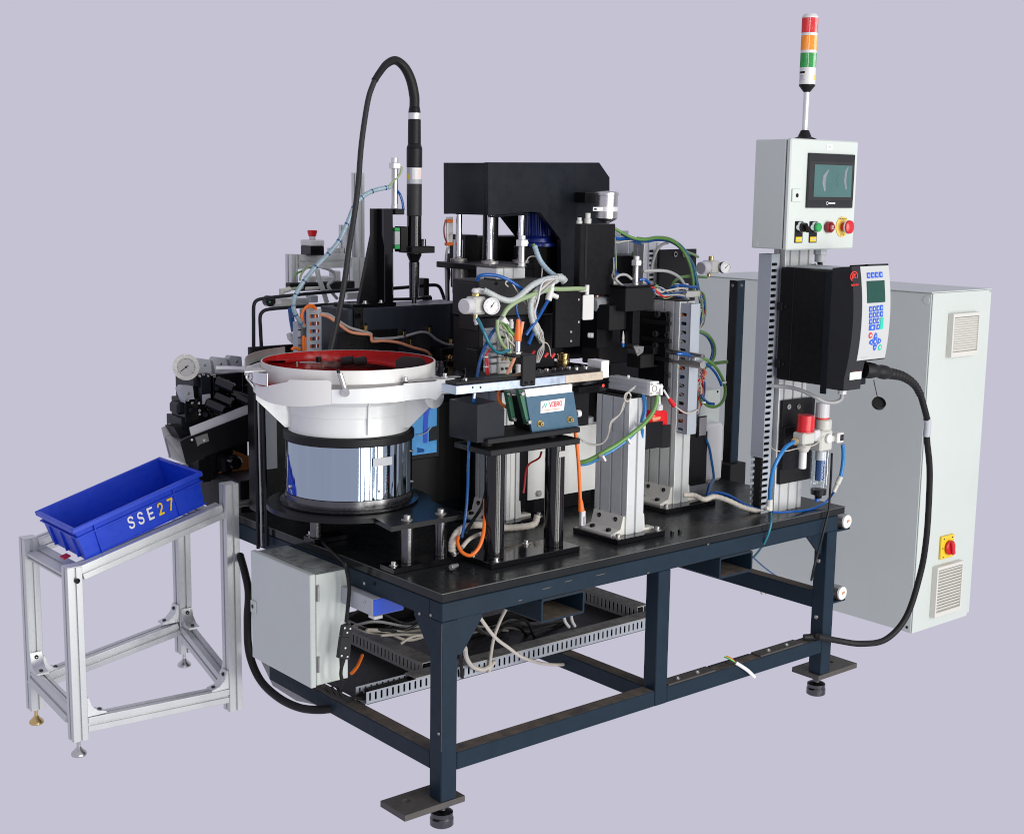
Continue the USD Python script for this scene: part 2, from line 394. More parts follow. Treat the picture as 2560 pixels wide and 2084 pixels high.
for (x0, x1) in ((.0498, .7445), (.7935, 1.487)):
    TB.add('lower_beam', box(x0, x1, .0015, .0485, .239, .285, .002), 'navy_dusty')
for (x0, x1, ye) in ((.0015, .0485, .84), (.7455, .7925, .9655)):
    TB.add('lower_beam', box(x0, x1, .05, ye, .239, .285, .002), 'navy_dusty')
def gusset(pts, axis, a0, a1): TB.add('gusset', prism(poly(pts), axis, a0, a1), 'navy')
gusset([(.0496, .6278), (.0496, .535), (.064, .535), (.128, .618), (.128, .6278)], 'y', .004, .012)
gusset([(1.4872, .6278), (1.4872, .555), (1.478, .555), (1.415, .618), (1.415, .6278)], 'y', .02, .028)
gusset([(.0496, .6278), (.0496, .545), (.06, .545), (.12, .618), (.12, .6278)], 'x', .004, .012)
# fork pockets
for (x0, x1) in ((.315, .464), (.989, 1.132)):
    ring_pg = rrect(x1 - x0, .0625, .006, (x0 + x1) / 2, .5965).difference(rrect(x1 - x0 - .011, .0515, .004, (x0 + x1) / 2, .5965))
    TB.add('fork_pocket', prism(ring_pg, 'y', -.003, .96), 'navy_dusty')
# feet
hole = Point(-.058, .066).buffer(.011)
fp = sbox(-.108, .0, .075, .105).difference(hole)
TB.add('foot_plate', prism(fp, 'z', .150, .1655), 'brown_plate')
fp = sbox(1.478, .0, 1.675, .105).difference(Point(1.615, .062).buffer(.011))
TB.add('foot_plate', prism(fp, 'z', .150, .1655), 'brown_plate')
for x, y in ((.03, .036), (1.515, .036)):
    TB.add('levelling_foot', lathe([(0, .088), (.026, .088), (.030, .091), (.030, .108), (.027, .112), (.0285, .114), (.0285, .124), (.022, .128), (.012, .130), (.012, .1495), (0, .1495)], (x, y, 0), n=24), 'dark_steel')
# clamp plates on the right lower beam
for (x0, x1) in ((.803, 1.0), (1.20, 1.40)):
    TB.add('clamp_plate', box(x0, x1, .005, .046, .2852, .2895, .001), 'brown_plate')
    for x in (x0 + .055, x1 - .06):
        TB.add('washer', cat(washer((x, .024, .2895), r=.0085), hexbolt((x, .024, .2913), r=.005, h=.004)), 'steel_dull')
TB.add('slot_strip', box(1.01, 1.19, .034, .047, .2852, .2872, .0005), 'slot_dark')
# small screws in the table top and legs
for _k in (0,):
    P = X(*px('b5', 1030, 632), 0); TB.add('screw', bolt(P, (-1, 0, 0), .005, .003), 'black')
for (u, v) in ((1050, 1533), (1078, 1537), (1098, 1833)):
    P = X(u, v, .0); TB.add('screw', hexbolt(P, (-1, 0, 0), .004, .003), 'steel_dull')
for (u, v) in ((2048, 1401), (2042, 1541)):
    P = X(u, v, 1.4875); TB.add('screw', hexbolt(P, (-1, 0, 0), .007, .006), 'steel_dull')
for (u, v) in ((1680, 1335), (1699, 1331)):
    P = Z(u, v, .7); TB.add('screw', bolt(P, (0, 0, 1), .0055, .010), 'black_gloss')
P = Z(*px('c6', 1255, 80), .708)
TB.add('loose_fitting', cat(cyl(P + [-.012, -.004, .003], P + [.004, .002, .003], .0075, 6), cyl(P + [.004, .002, .003], P + [.016, .006, .003], .0055, 14)), 'steel_dull', label='loose hexagon fitting lying near the corner of the table top')
TB.add('worn_edge', box(-.0018, 1.5665, -.0019, -.0003, .6978, .7004, .0004), 'worn_edge'); TB.add('worn_edge', box(-.0019, -.0003, 0, 1.02, .6978, .7004, .0004), 'worn_edge')
TB.add('worn_edge', box(-.0004, .0010, -.0004, .0010, .30, .625, .0003), 'worn_edge')
for (u, v, w_, h_) in ((1787, 1346, .018, .010), (1770, 1360, .010, .005), (1802, 1340, .008, .006), (1365, 1470, .030, .002), (1420, 1452, .024, .002), (1500, 1436, .034, .002), (1300, 1500, .012, .003), (1620, 1432, .010, .004)):
    P = Y(u, v, -.0003)
    if P[2] < .6765: P = Y(u, v, .0001)
    TB.add('paint_chip', plate(Point(0, 0).buffer(.5, 3).union(sbox(-.3, -.5, .6, .2)), P, (w_, 0, 0), (0, .0, h_), 1) if False else prism(shapely.affinity.scale(Point(P[0], P[2]).buffer(1, 2).union(Point(P[0] + .5, P[2] + .4).buffer(.7, 2)), w_ / 2, h_ / 2, origin=(P[0], P[2])), 'y', P[1] - .0004, P[1] + .0003), 'rust_plate')
# shelf and dark trays below the top
SH = Thing('lower_shelf', 'dark steel shelf under the table that carries cable ducts and boxes', 'shelf', (.42, .68, .285))
SH.add('tray', box(.051, 1.19, .40, .9655, .2856, .2885, .001), 'black_matte')
TB.add('side_beam', box(1.488, 1.535, .0505, .965, .376, .430, .002), 'navy_dusty')
SH.add('lip', box(.051, 1.10, .955, .963, .289, .345, .001), 'black_matte')
SH.add('plate', box(.62, 1.02, .70, .95, .289, .33, .002), 'black_matte')

# transport rollers on the right end
for i, (u, v) in enumerate(((2117, 1303), (2105, 1482))):
    P = Y(u, v, .03)
    t = Thing('end_roller', ('upper' if i == 0 else 'lower') + ' white faced round roller with rust on the right end of the table', 'roller', P)
    t.add('roller', cyl(P, P + [0, .055, 0], .0225, 28, .002), 'steel_dull')
    t.add('cap', cyl(P + [0, -.003, 0], P + [0, -.0002, 0], .0215, 28, .001), 'enamel_warm')
    t.add('rust_spot', cat(cyl(P + [0, -.0042, 0], P + [0, -.0031, 0], .004, 10), obox(P + [.004, -.0036, .003], (.012, .001, .004), None, .0003)), 'orange_sheet')
    t.add('bracket', box(1.537, P[0] + .026, .035, .08, P[2] - .03, P[2] - .0235, .001), 'navy')

# ================================================================== wiring ducts
def duct(name, label, p0, along, L, out, W, H, mat_b, mat_l, pitch, sw, s0, s1, up=(0, 0, 1), lid=(0, 1), group=None, lid_t=.003, start=.012):
    """slotted wiring duct: p0 = corner, along = length, out = width across the lid, up = wall height, lid over part of the length"""
    along, out, up = (np.asarray(a, float) for a in (along, out, up))
    t = Thing(name, label, 'cable duct', p0, group)
    pg = sbox(0, 0, L, H)
    n = int((L - 2 * start) / pitch) + 1
    for i in range(n):
        c = start + i * pitch
        pg = pg.difference(rrect(sw, s1 - s0, sw * .45, c, (s0 + s1) / 2))
    p0 = np.asarray(p0, float)
    def pl(o, ex, ey, th):
        m = plate(pg, o, ex, ey, th); return m
    t.add('side_wall', pl(p0, along, up, .0018), mat_b)
    t.add('side_wall', pl(p0 + out * W, along, up, .0018), mat_b)
    t.add('bottom', plate(sbox(0, 0, L, W - .004), p0 + out * .002, along, out, .0018), mat_b)
    t.add('cable_fill', obox(p0 + along * L * .5 + out * W * .52 + up * H * .48, (L * .96, W * .62, H * .72), np.array([along, out, up]), .002), 'rubber')
    if lid:
        a, b = lid
        t.add('lid', plate(sbox(L * a, -.0015, L * b, W + .0015), p0 + up * (H + .0002), along, out, lid_t), mat_l)
    return t
d1 = duct('wiring_duct', 'long grey slotted cable duct along the front edge of the shelf under the table', (.045, .398, .2895), (1, 0, 0), 1.13, (0, 1, 0), .05, .034, 'duct', 'duct_dusty', .0187, .0065, .007, .030, lid=(.145, 1))
d2 = duct('wiring_duct', 'grey slotted cable duct running back across the shelf behind the front leg', (.285, .93, .2895), (0, -1, 0), .46, (1, 0, 0), .05, .040, 'duct_dusty', 'duct_dusty', .0187, .0065, .008, .034)
d3 = duct('wiring_duct', 'dusty slotted cable duct at the far right end of the shelf behind the middle leg', (1.14, .93, .2895), (0, -1, 0), .46, (1, 0, 0), .045, .045, 'duct_dusty', 'duct_dusty', .0187, .0065, .008, .038)

# ================================================================== blue ended drive unit under the table
t = Thing('inverter_box', 'grey metal box with a bright blue end panel hanging under the table top', 'box', (.11, .40, .5))
P = Y(934, 1542, .26); Q = Y(992, 1500, .26)
t.add('housing', box(P[0], P[0] + .095, .263, .46, P[2], .626, .002), 'grey_plastic')
t.add('end_panel', box(P[0] + .001, P[0] + .094, .2605, .2628, P[2] + .002, .625, .001), 'blue_bright')
t.add('foot', box(P[0] + .004, P[0] + .03, .262, .29, P[2] - .009, P[2] - .0003, .001), 'white_plastic')
for zz in (.03, .08): t.add('screw', bolt((P[0], .30, P[2] + zz), (-1, 0, 0), .004, .003), 'steel')

# ================================================================== aluminium stand and crate
ST = Thing('profile_stand', 'small aluminium slot profile stand with a sloping top for the blue crate', 'stand', (-.25, 1.2, .09))
W_ = .043
posts = [(-.5, 1.03, .122, .622, 0), (-.022, 1.02, .100, .795, 1), (-.487, 1.385, .10, .628, 2), (-.02, 1.345, .19, .80, 3)]
for x, y, z0, z1, i in posts:
    ST.add('post', profile((x, y, z0), (x, y, z1), W_, W_, (1, 0, 0)), 'aluminium', smooth=20)
    ST.add('end_cap', box(x - .0205, x + .0205, y - .0205, y + .0205, z1 + .0002, z1 + .0022, .0008), 'alu_end')
for x, y, z0, z1, i in posts:
    if i == 1: continue
    b = np.array([x, y, z0 - .048])
    ST.add('levelling_foot', lathe([(0, 0), (.020, 0), (.022, .004), (.020, .010), (.011, .018), (.007, .024), (.0055, .026), (.0055, .0478), (0, .0478)], b, n=24), 'steel' if i != 2 else 'brass')
# sloping rails
sl = np.array([.80 - .603, 0, 0])
def rail(name, p, q, w=.043, h=.043, side=(0, 1, 0)): ST.add(name, profile(p, q, w, h, side), 'aluminium', smooth=20)
rail('top_rail', (-.477, 1.032, .603), (-.045, 1.032, .716)); rail('top_rail', (-.464, 1.372, .606), (-.042, 1.352, .716))
rail('cross_rail', (-.470, 1.052, .583), (-.470, 1.362, .583), .060, .022, (1, 0, .25))
rail('cross_rail', (-.085, 1.055, .700), (-.085, 1.330, .700), .06, .022, (1, 0, .25))
rail('lower_rail', (-.4775, 1.03, .164), (-.0445, 1.02, .152)); rail('lower_rail', (-.4645, 1.385, .185), (-.0425, 1.345, .275))
rail('lower_rail', (-.5, 1.0525, .182), (-.49, 1.3625, .205)); rail('lower_rail', (-.022, 1.0425, .168), (-.02, 1.3225, .262))
def bracket(o, ex, ez):
    o, ex, ez = (np.asarray(a, float) for a in (o, ex, ez))
    pg = poly([(0, 0), (.055, 0), (.055, .005), (.030, .012), (.012, .030), (.005, .055), (0, .055)])
    m = plate(pg, o - np.cross(ex, ez) * .018, ex, ez, .036)
    ST.add('corner_bracket', m, 'alu_flat')
    ey = np.cross(ex, ez)
    ST.add('bracket_screw', cat(bolt(o + ex * .006 + ez * .042, ex, .006, .006), bolt(o + ez * .006 + ex * .042, ez, .006, .006)), 'black_gloss')
bracket((-.4775, 1.03, .1865), (1, 0, 0), (0, 0, 1)); bracket((-.0445, 1.02, .1745), (-1, 0, 0), (0, 0, 1))
bracket((-.4645, 1.385, .208), (1, 0, 0), (0, 0, 1)); bracket((-.0425, 1.345, .298), (-1, 0, 0), (0, 0, 1))
bracket((-.49, 1.3625, .228), (0, -1, 0), (0, 0, 1)); bracket((-.02, 1.3225, .285), (0, -1, 0), (0, 0, 1)); bracket((-.022, 1.0425, .191), (0, 1, 0), (0, 0, 1))
ST.add('stop_screw', bolt((-.4785, 1.03, .60), (1, 0, 0), .007, .006), 'black')
ST.add('side_screw', bolt((-.495, 1.0085, .585), (0, -1, 0), .0075, .006), 'black_gloss')

# crate, tilted along the rails
CR = Thing('plastic_crate', 'blue plastic stacking crate lettered SSE 27 lying tilted on the aluminium stand', 'crate', (-.28, 1.18, .65))
ca = Y(212, 1405, 1.03); ctop = Y(*px('a1', 390, 490), 1.03); cb_ = Y(*px('a1', 1068, 325), 1.03); cbt = Y(*px('a1', 1022, 185), 1.03)
ex = (cb_ - ca); CL = np.linalg.norm(ex); ex /= CL
ey = np.array([0, 1.0, 0]); ez = np.cross(ex, ey)
CW, CH = .262, .102
o = ca.copy()
def cbox(x0, x1, y0, y1, z0, z1, b=.0015):
    return obox(o + ex * (x0 + x1) / 2 + ey * (y0 + y1) / 2 + ez * (z0 + z1) / 2, (x1 - x0, y1 - y0, z1 - z0), np.array([ex, ey, ez]), b)
def wall(b0, b1, t0, t1, th_in, name):
    pass
def frustum(x0, x1, y0, y1, z0, X0, X1, Y0, Y1, z1):
    v = np.array([(x0, y0, z0), (x1, y0, z0), (x1, y1, z0), (x0, y1, z0), (X0, Y0, z1), (X1, Y0, z1), (X1, Y1, z1), (X0, Y1, z1)], float)
    return v
def shell():
    fl, th = .010, .003
    a = frustum(fl, CL - fl, fl, CW - fl, 0, .003, CL - .003, .003, CW - .003, CH)
    b = frustum(fl + th, CL - fl - th, fl + th, CW - fl - th, th, .003 + th, CL - .003 - th, .003 + th, CW - .003 - th, CH)
    v = np.vstack([a, b]); q = [(3, 2, 1, 0), (8, 9, 10, 11)]
    for i in range(4):
        j = (i + 1) % 4
        q += [(i, j, j + 4, i + 4), (8 + j, 8 + i, 12 + i, 12 + j), (4 + i, 4 + j, 12 + j, 12 + i)]
    f = np.array([t for (p, q_, r, s) in q for t in ((p, q_, r), (p, r, s))])
    return o + v[:, :1] * ex + v[:, 1:2] * ey + v[:, 2:] * ez, f
CR.add('tub', shell(), 'crate_blue', smooth=False)
for (x0, x1, y0, y1) in ((-.006, CL + .006, -.006, .0025), (-.006, CL + .006, CW - .0025, CW + .006), (-.006, .0025, .003, CW - .003), (CL - .0025, CL + .006, .003, CW - .003)):
    CR.add('rim', cbox(x0, x1, y0, y1, CH - .012, CH + .002), 'crate_blue')
for (x0, x1, y0, y1) in ((-.002, CL + .002, -.002, .006), (-.002, CL + .002, CW - .006, CW + .002), (-.002, .006, .0065, CW - .0065), (CL - .006, CL + .002, .0065, CW - .0065)):
    CR.add('lower_ridge', cbox(x0, x1, y0, y1, CH - .031, CH - .027), 'crate_blue')
for x in (.055, CL - .095): CR.add('rib', cbox(x, x + .003, .0005, .012, .002, CH - .0315, .0008), 'crate_blue')
for y in (.045, .128, .21): CR.add('rib', cbox(.001, .014, y, y + .005, .004, CH - .0315, .0008), 'crate_blue')
for x in (.055, CL - .095): CR.add('rib', cbox(x, x + .003, -.0045, .004, CH - .0268, CH - .0125, .0008), 'crate_blue')
CR.add('bottom_ridge', cbox(.004, CL - .004, .0065, .011, .0005, .005), 'crate_blue')
ang = math.atan2(.0105 - .003, CH)
eyt = ez * math.cos(ang) - ey * math.sin(ang)
xl = [.150, .180, .211, .243, .276]
for ch, xx, mm in zip('SSE27', xl, ('white', 'white', 'white', 'yellow', 'yellow')):
    CR.add('letter' if ch in 'SE' else 'digit', text(ch, o + ex * xx + ey * .0062 + ez * .030, ex, eyt, .036, .0008, bold=True, w=.0205), mm, smooth=False)
CR.add('tag', cbox(-.022, .0, .10, .13, -.006, -.001), 'red')

# ================================================================== small grey control box on the table's left end
SB = Thing('feeder_control_box', 'small light grey sheet metal control box hung on the left end of the table', 'control box', (-.06, .55, .37))
bx0 = -.118
p0, p1 = X(626, 1376, bx0), X(775, 1437, bx0); p2 = X(632, 1643, bx0); p3 = X(779, 1721, bx0)
zt, zb = (p0[2] + p1[2]) / 2, (p2[2] + p3[2]) / 2
y0, y1 = p1[1], p0[1]
SB.add('body', box(bx0 + .019, -.0015, y0 + .003, y1 - .003, zb + .003, zt - .003, .002), 'cabinet_dusty')
SB.add('door', box(bx0, bx0 + .0165, y0, y1, zb, zt, .0022), 'cabinet')
SB.add('gasket', box(bx0 + .0165, bx0 + .019, y0 + .006, y1 - .006, zb + .006, zt - .006, .0005), 'slot_dark')
for k in (.17, .80):
    zc = zt - (zt - zb) * k
    SB.add('hinge', cat(box(bx0 + .0195, bx0 + .027, y0 - .002, y0 + .0028, zc - .022, zc + .022, .001), cyl((bx0 + .0225, y0 - .003, zc - .02), (bx0 + .0225, y0 - .003, zc + .02), .0022, 10)), 'steel_dull')
lk = X(*px('b5', 160, 795), bx0)
SB.add('lock', box(bx0 - .004, bx0 - .0003, lk[1] - .014, lk[1] + .013, lk[2] - .019, lk[2] + .016, .001), 'cabinet_white')
SB.add('keyhole', cyl((bx0 - .0048, lk[1] + .002, lk[2]), (bx0 - .0041, lk[1] + .002, lk[2]), .006, 16), 'black')

# ================================================================== vibratory bowl feeder
BC = np.array([.076, .522])
def bl(prof, **k): return lathe(prof, (BC[0], BC[1], 0), (0, 0, 1), **{'n': 72, **k})
BF = Thing('bowl_feeder', 'vibratory bowl feeder with white bowl, red lining and mirror steel drum', 'bowl feeder', (BC[0], BC[1], .70))
disc = Point(*BC).buffer(.222, 48)
tongue = poly([(BC[0] - .06, BC[1] - .20), (-.005, .205), (.235, .205), (.235, .30), (BC[0] + .19, BC[1] - .05)])
BF.add('base_plate', prism(disc.union(tongue), 'z', .812, .825), 'black', smooth=30)
for (x, y) in ((.066, .238), (.176, .243), (.018, .600)):
    BF.add('column', cyl((x, y, .7155), (x, y, .8118), .0165, 28), 'dark_steel')
    BF.add('column_bolt', cat(washer((x, y, .8252), r=.015, h=.0025), bolt((x, y, .8277), r=.009, h=.011)), 'steel_dull')
BF.add('foot_bar', box(.002, .238, .206, .268, .7003, .7153, .0012), 'black_gloss')
BF.add('foot_bar', box(-.005, .10, .572, .628, .7003, .7153, .0012), 'black_gloss')
for (x, y) in ((.022, .235), (.215, .235), (.018, .628)):
    BF.add('foot_bolt', cat(washer((x, y, .7154), r=.012, h=.002), bolt((x, y, .7174), r=.007, h=.008)), 'steel')
BF.add('base_ring', bl([(0, .826), (.185, .826), (.186, .829), (.186, .833), (.172, .836), (.173, .846), (.1715, .8575), (0, .8575)]), 'dark_steel')
BF.add('drum', bl([(0, .858), (.1685, .858), (.1695, .859), (.1695, .998), (.1685, .9985), (0, .9985)], n=128), 'drum_steel')
BF.add('top_ring', bl([(0, .9988), (.1735, .9988), (.175, 1.001), (.175, 1.019), (.1725, 1.0215), (0, 1.0215)]), 'black_matte')
BF.add('bowl_base', bl([(0, 1.022), (.1605, 1.022), (.1620, 1.0235), (.1620, 1.0695), (.1632, 1.0705), (.1632, 1.0725), (.1645, 1.0735), (.1675, 1.104), (.190, 1.1275), (0, 1.1275)]), 'enamel')
BF.add('track_floor', bl([(0, 1.1277), (.2515, 1.1277), (.2518, 1.128), (.2518, 1.1525), (0, 1.1525)]), 'enamel')
# raised wall of the outer track, from the left round to the front
def arc_wall(r0, r1, z0, z1f, a0, a1, n=40):
    vs, fs = [], []
    for i, t in enumerate(np.linspace(a0, a1, n)):
        z1 = z1f(i / (n - 1)); c, s = math.cos(t), math.sin(t)
        zl = z0(i / (n - 1)) if callable(z0) else z0
        for r, z in ((r0, zl), (r1, zl), (r1, z1), (r0, z1)): vs.append((BC[0] + r * c, BC[1] + r * s, z))
        if i:
            b, p = i * 4, i * 4 - 4
            for k in range(4):
                k2 = (k + 1) % 4
                fs += [(p + k, b + k, b + k2), (p + k, b + k2, p + k2)]
    b = (n - 1) * 4; fs += [(0, 1, 2), (0, 2, 3), (b, b + 2, b + 1), (b, b + 3, b + 2)]
    v, f = np.array(vs), np.array(fs)
    if trimesh.Trimesh(v, f, process=False).volume < 0: f = f[:, ::-1]
    return v, f
fa = math.atan2(EYE[1] - BC[1], EYE[0] - BC[0])           # towards the viewer
ZW = [(0, 1.146), (.25, 1.158), (.55, 1.1765), (.56, 1.182), (.97, 1.186), (1.0, 1.1815)]
BF.add('track_wall', arc_wall(.2522, .2565, lambda k: 1.1265 - .012 * math.sin(math.pi * k), lambda k: float(np.interp(k, *zip(*ZW))), fa - 1.19, fa - .17, 60), 'enamel_warm')
BF.add('track_wall', arc_wall(.2522, .2562, 1.1275, lambda k: 1.1625 + .006 * k, fa - .168, -math.pi / 2 + .01, 30), 'enamel')
BF.add('track_liner', arc_wall(.2330, .2518, 1.1528, lambda k: 1.160 + .012 * k, fa - 1.25, fa - .30), 'red_lining')
BF.add('track_strip', lathe([(.2316, 1.1528), (.2515, 1.1528), (.2515, 1.162), (.2316, 1.1715)], (BC[0], BC[1], 0), n=40, a0=fa - math.atan2(frame((0, 0, 1))[0][1], frame((0, 0, 1))[0][0]) - .28, a1=fa - math.atan2(frame((0, 0, 1))[0][1], frame((0, 0, 1))[0][0]) + 1.2), 'steel_dull')
UR = .231
BF.add('bowl_wall', bl([(.2272, 1.1527), (UR, 1.1527), (UR, 1.205), (UR - .0008, 1.2065), (.2272, 1.2065)], n=96), 'enamel_warm')
BF.add('lining', bl([(0, 1.158), (.150, 1.1535), (.185, 1.156), (.2270, 1.158), (.2270, 1.2055), (.2255, 1.2055), (.2250, 1.158), (.2270, 1.158)][4:] , n=96), 'red_lining')
BF.add('floor_lining', bl([(0, 1.1545), (.2268, 1.1545), (.2268, 1.1575), (.186, 1.159), (0, 1.1665)], n=96), 'red_lining')
# spiral ledge inside
def spiral():
    vs, fs = [], []
    n = 80
    for i, t in enumerate(np.linspace(fa + 1.9, fa + 1.9 + 2.6, n)):
        z = 1.172 + .026 * i / (n - 1); c, s = math.cos(t), math.sin(t); ri = .160 + .012 * i / n
        for r, zz in ((ri, z - .004), (.2248, z - .006), (.2248, z), (ri, z + .002)): vs.append((BC[0] + r * c, BC[1] + r * s, zz))
        if i:
            b, p = i * 4, i * 4 - 4
            for k in range(4): fs += [(p + k, b + k, b + (k + 1) % 4), (p + k, b + (k + 1) % 4, p + (k + 1) % 4)]
    v, f = np.array(vs), np.array(fs)
    if trimesh.Trimesh(v, f, process=False).volume < 0: f = f[:, ::-1]
    return v, f
BF.add('spiral_ledge', spiral(), 'red_lining')
# parts in the bowl, clamps and a flap
P = Z(1025, 918, 1.178)
fl = poly([(-.038, 0), (.040, 0), (.043, .022), (.030, .034), (-.022, .036), (-.040, .024)])
e1 = np.array([math.sin(YAW), -math.cos(YAW), 0]); e2 = np.array([0, 0, 1.0])
BF.add('flap', plate(fl, P + [0, 0, -.006], e1, e2, .0015), 'rubber_grey')
for (u, v) in ((868, 902), (901, 903)):
    P = Z(u, v, 1.185); d = np.array([.7, -.6, .15])
    BF.add('rubber_sleeve', ring(P - d * .018, P + d * .018, .0125, .008, 20), 'rubber')
P = Z(775, 906, 1.195)
BF.add('clamp_strip', cat(obox(P, (.055, .012, .003), np.array([[.77, -.64, 0], [.64, .77, 0], [0, 0, 1]])), obox(P + [-.028, .020, -.005], (.004, .014, .014), np.array([[.77, -.64, 0], [.64, .77, 0], [0, 0, 1]]))), 'steel_dull')
BF.add('clamp_knob', cyl(P + [.018, -.014, .002], P + [.018, -.014, .016], .008, 18), 'black')
# straight outlet towards the linear feeder
o1, o2 = Y(*px('d2', 120, 890), .2655), Y(*px('d2', 1965, 692), .2655)
o1 = np.array([BC[0] + .02, .2655, o2[2] - .003])
ob = Y(*px('d2', 1960, 950), .2655)
BF.add('outlet_wall', prism(poly([(o1[0] - .02, o1[2] - .030), (o1[0] - .02, o1[2] + .004), (o2[0] - .062, o2[2] - .002), (o2[0] - .055, o2[2] + .002), (o2[0], o2[2] + .002), (o2[0] + .001, ob[2] + .004), (o2[0] - .006, ob[2]), (o2[0] - .04, ob[2] + .003), (o2[0] - .06, ob[2] - .012), (o1[0] + .06, 1.1285), (o1[0] - .02, 1.1285)]), 'y', .2658, .2698), 'enamel')
BF.add('outlet_track', box(o1[0] - .02, o2[0] - .002, .2701, .320, o2[2] - .022, o2[2] - .006, .001), 'steel_dull')
BF.add('outlet_strip', obox(((o1[0] + o2[0]) / 2 + .01, .283, o2[2] + .0035), (o2[0] - o1[0] + .03, .024, .0022), None, .0006), 'steel_dull')
for u, v in ((1090, 800), (1795, 700)):
    P = Y(*px('d2', u, v), .279)
    BF.add('outlet_bolt', cat(washer((P[0], .279, o2[2] + .0048), r=.010), bolt((P[0], .279, o2[2] + .0065), r=.0055, h=.009)), 'steel')
BF.add('outlet_gusset', plate(Point(0, 0).buffer(.03, 16).intersection(sbox(-.03, -.03, .03, .004)), Y(*px('d2', 1600, 1010), .29), (1, 0, 0), (0, 0, 1), .003), 'enamel')
# triangular gussets under the flare
for a, s in ((fa - 1.25, 1), (fa + 1.12, 1), (fa + .30, 0)):
    d = np.array([math.cos(a), math.sin(a), 0])
    pts = [(.158, 1.035), (.176, 1.035), (.252, 1.112), (.252, 1.1274), (.158, 1.1274)] if s else [(.158, 1.03), (.1680, 1.03), (.1735, 1.104), (.185, 1.124), (.158, 1.124)]
    n_ = np.cross(d, [0, 0, 1.0])
    BF.add('gusset', plate(poly(pts), np.array([BC[0], BC[1], 0]) - n_ * .002, d, (0, 0, 1), .004), 'enamel')
# stainless guard, ledge and deflector at the left
def sheet(pts, h, th, z=0):
    ln = shapely.LineString([(p[0], p[1]) for p in spline(pts, 6)]).buffer(th / 2, cap_style=2)
    return prism(ln, 'z', z, z + h)
gp_ = [Z(u, v, 1.206) for u, v in ((612, 914), (617, 905), (628, 899), (648, 892), (678, 886), (712, 881))]
BF.add('guard_band', sheet(gp_, .026, .0022, 1.196), 'steel_dull', label='stainless steel guard band round the left of the bowl')
le = [(p[0], p[1]) for p in spline(gp_, 6)]
inner = Point(*BC).buffer(UR + .001, 48)
BF.add('guard_ledge', prism(poly(le + [(BC[0] - .10, BC[1] + .16), (BC[0] - .16, BC[1] + .02)]).buffer(0).difference(inner), 'z', 1.188, 1.1915), 'enamel_warm')
dp_ = [Z(u, v, 1.176) for u, v in ((613, 921), (624, 934), (644, 944), (668, 948))]
BF.add('deflector', sheet(dp_, .030, .0016, 1.160), 'chrome')
BF.add('deflector_edge', cat(*[cyl((dp_[k][0], dp_[k][1], 1.158), (dp_[k][0], dp_[k][1], 1.192), .0028, 10) for k in (0, 3)]), 'steel')
P = at(*px('d1', 285, 700), (BC[0] + .246 * math.cos(fa - 1.3), BC[1] + .246 * math.sin(fa - 1.3), 0))
BF.add('hook', tube([P + [-.006, .006, .020], P + [-.010, .010, .006], P + [-.004, .004, -.006], P + [.006, -.004, -.024]], .0035, 8), 'steel')
P = at(*px('d1', 100, 500), (BC[0] + .25 * math.cos(fa - 1.45), BC[1] + .25 * math.sin(fa - 1.45), 0))
BF.add('air_nozzle', cat(tube([P + [-.05, .045, .0], P + [-.02, .018, .001], P], .0045, 8), cyl(P, P + [.02, -.018, .003], .006, 12)), 'frost')
# front hold-down clamp
P = at(*px('d1', 1905, 800), (BC[0] + .25 * math.cos(fa), BC[1] + .25 * math.sin(fa), 0)) 
vd = np.array([math.cos(fa), math.sin(fa), 0])
BF.add('hold_down', cat(cyl(P + [-.006, .006, .030], P + [.004, -.003, -.012], .007, 16), cyl(P + [.004, -.003, -.016], P + vd * .016 + [.004, -.003, -.016], .011, 18)), 'steel')
BF.add('hold_down_screw', cyl(P + [-.008, .008, .030], P + [-.009, .009, .039], .0045, 12), 'black')
# small screws and rating plate on the drum
rt = np.array([math.sin(YAW), -math.cos(YAW), 0])
def on_drum(u, v, r=.1695):
    """surface point of the drum along a view line"""
    d = _ray(u, v); a = d[0]**2 + d[1]**2; e = EYE[:2] - BC; b = e @ d[:2]; c_ = e @ e - r * r
    return EYE + d * ((-b - math.sqrt(max(b * b - a * c_, 0))) / a)
P = on_drum(*px('c7', 1300, 780)); nd = np.array([P[0] - BC[0], P[1] - BC[1], 0]); nd /= np.linalg.norm(nd); td = np.cross([0, 0, 1.0], nd)
BF.add('rating_plate', obox(P + nd * .0012, (.058, .0012, .022), np.array([td, nd, [0, 0, 1]]), .0004), 'grey_plastic')
for u, v in ((130, 1095), (1270, 1160), (1665, 645), (1670, 1030)):
    P = on_drum(*px('c7', u, v)); nd = np.array([P[0] - BC[0], P[1] - BC[1], 0]); nd /= np.linalg.norm(nd)
    BF.add('drum_screw', cyl(P - nd * .001, P + nd * .005, .0042, 12), 'steel')

# ================================================================== linear feeder
LF = Thing('linear_feeder', 'linear vibratory feeder rail on a black two column stand in front', 'feeder', (.38, .15, .70))
LF.add('foot_plate', box(.226, .532, .092, .205, .7003, .7155, .0012), 'black_gloss')
for x in (.272, .478):
    LF.add('column', cyl((x, .140, .7158), (x, .140, .9975), .0265, 40), 'black_gloss')
LF.add('column_tag', box(.468, .492, .1122, .1137, .962, .978, .0004), 'steel_dull')
for (x, y) in ((.252, .105), (.243, .19), (.515, .186), (.43, .196)):
    LF.add('foot_bolt', cat(washer((x, y, .7157), r=.0115), bolt((x, y, .7175), r=.0065, h=.008)), 'steel')
LF.add('lower_plate', box(.212, .516, .083, .235, .9978, 1.013, .0015), 'black_matte')
for x in (.245, .46): LF.add('rubber_mount', cyl((x, .14, 1.0133), (x, .14, 1.0277), .016, 20), 'rubber')
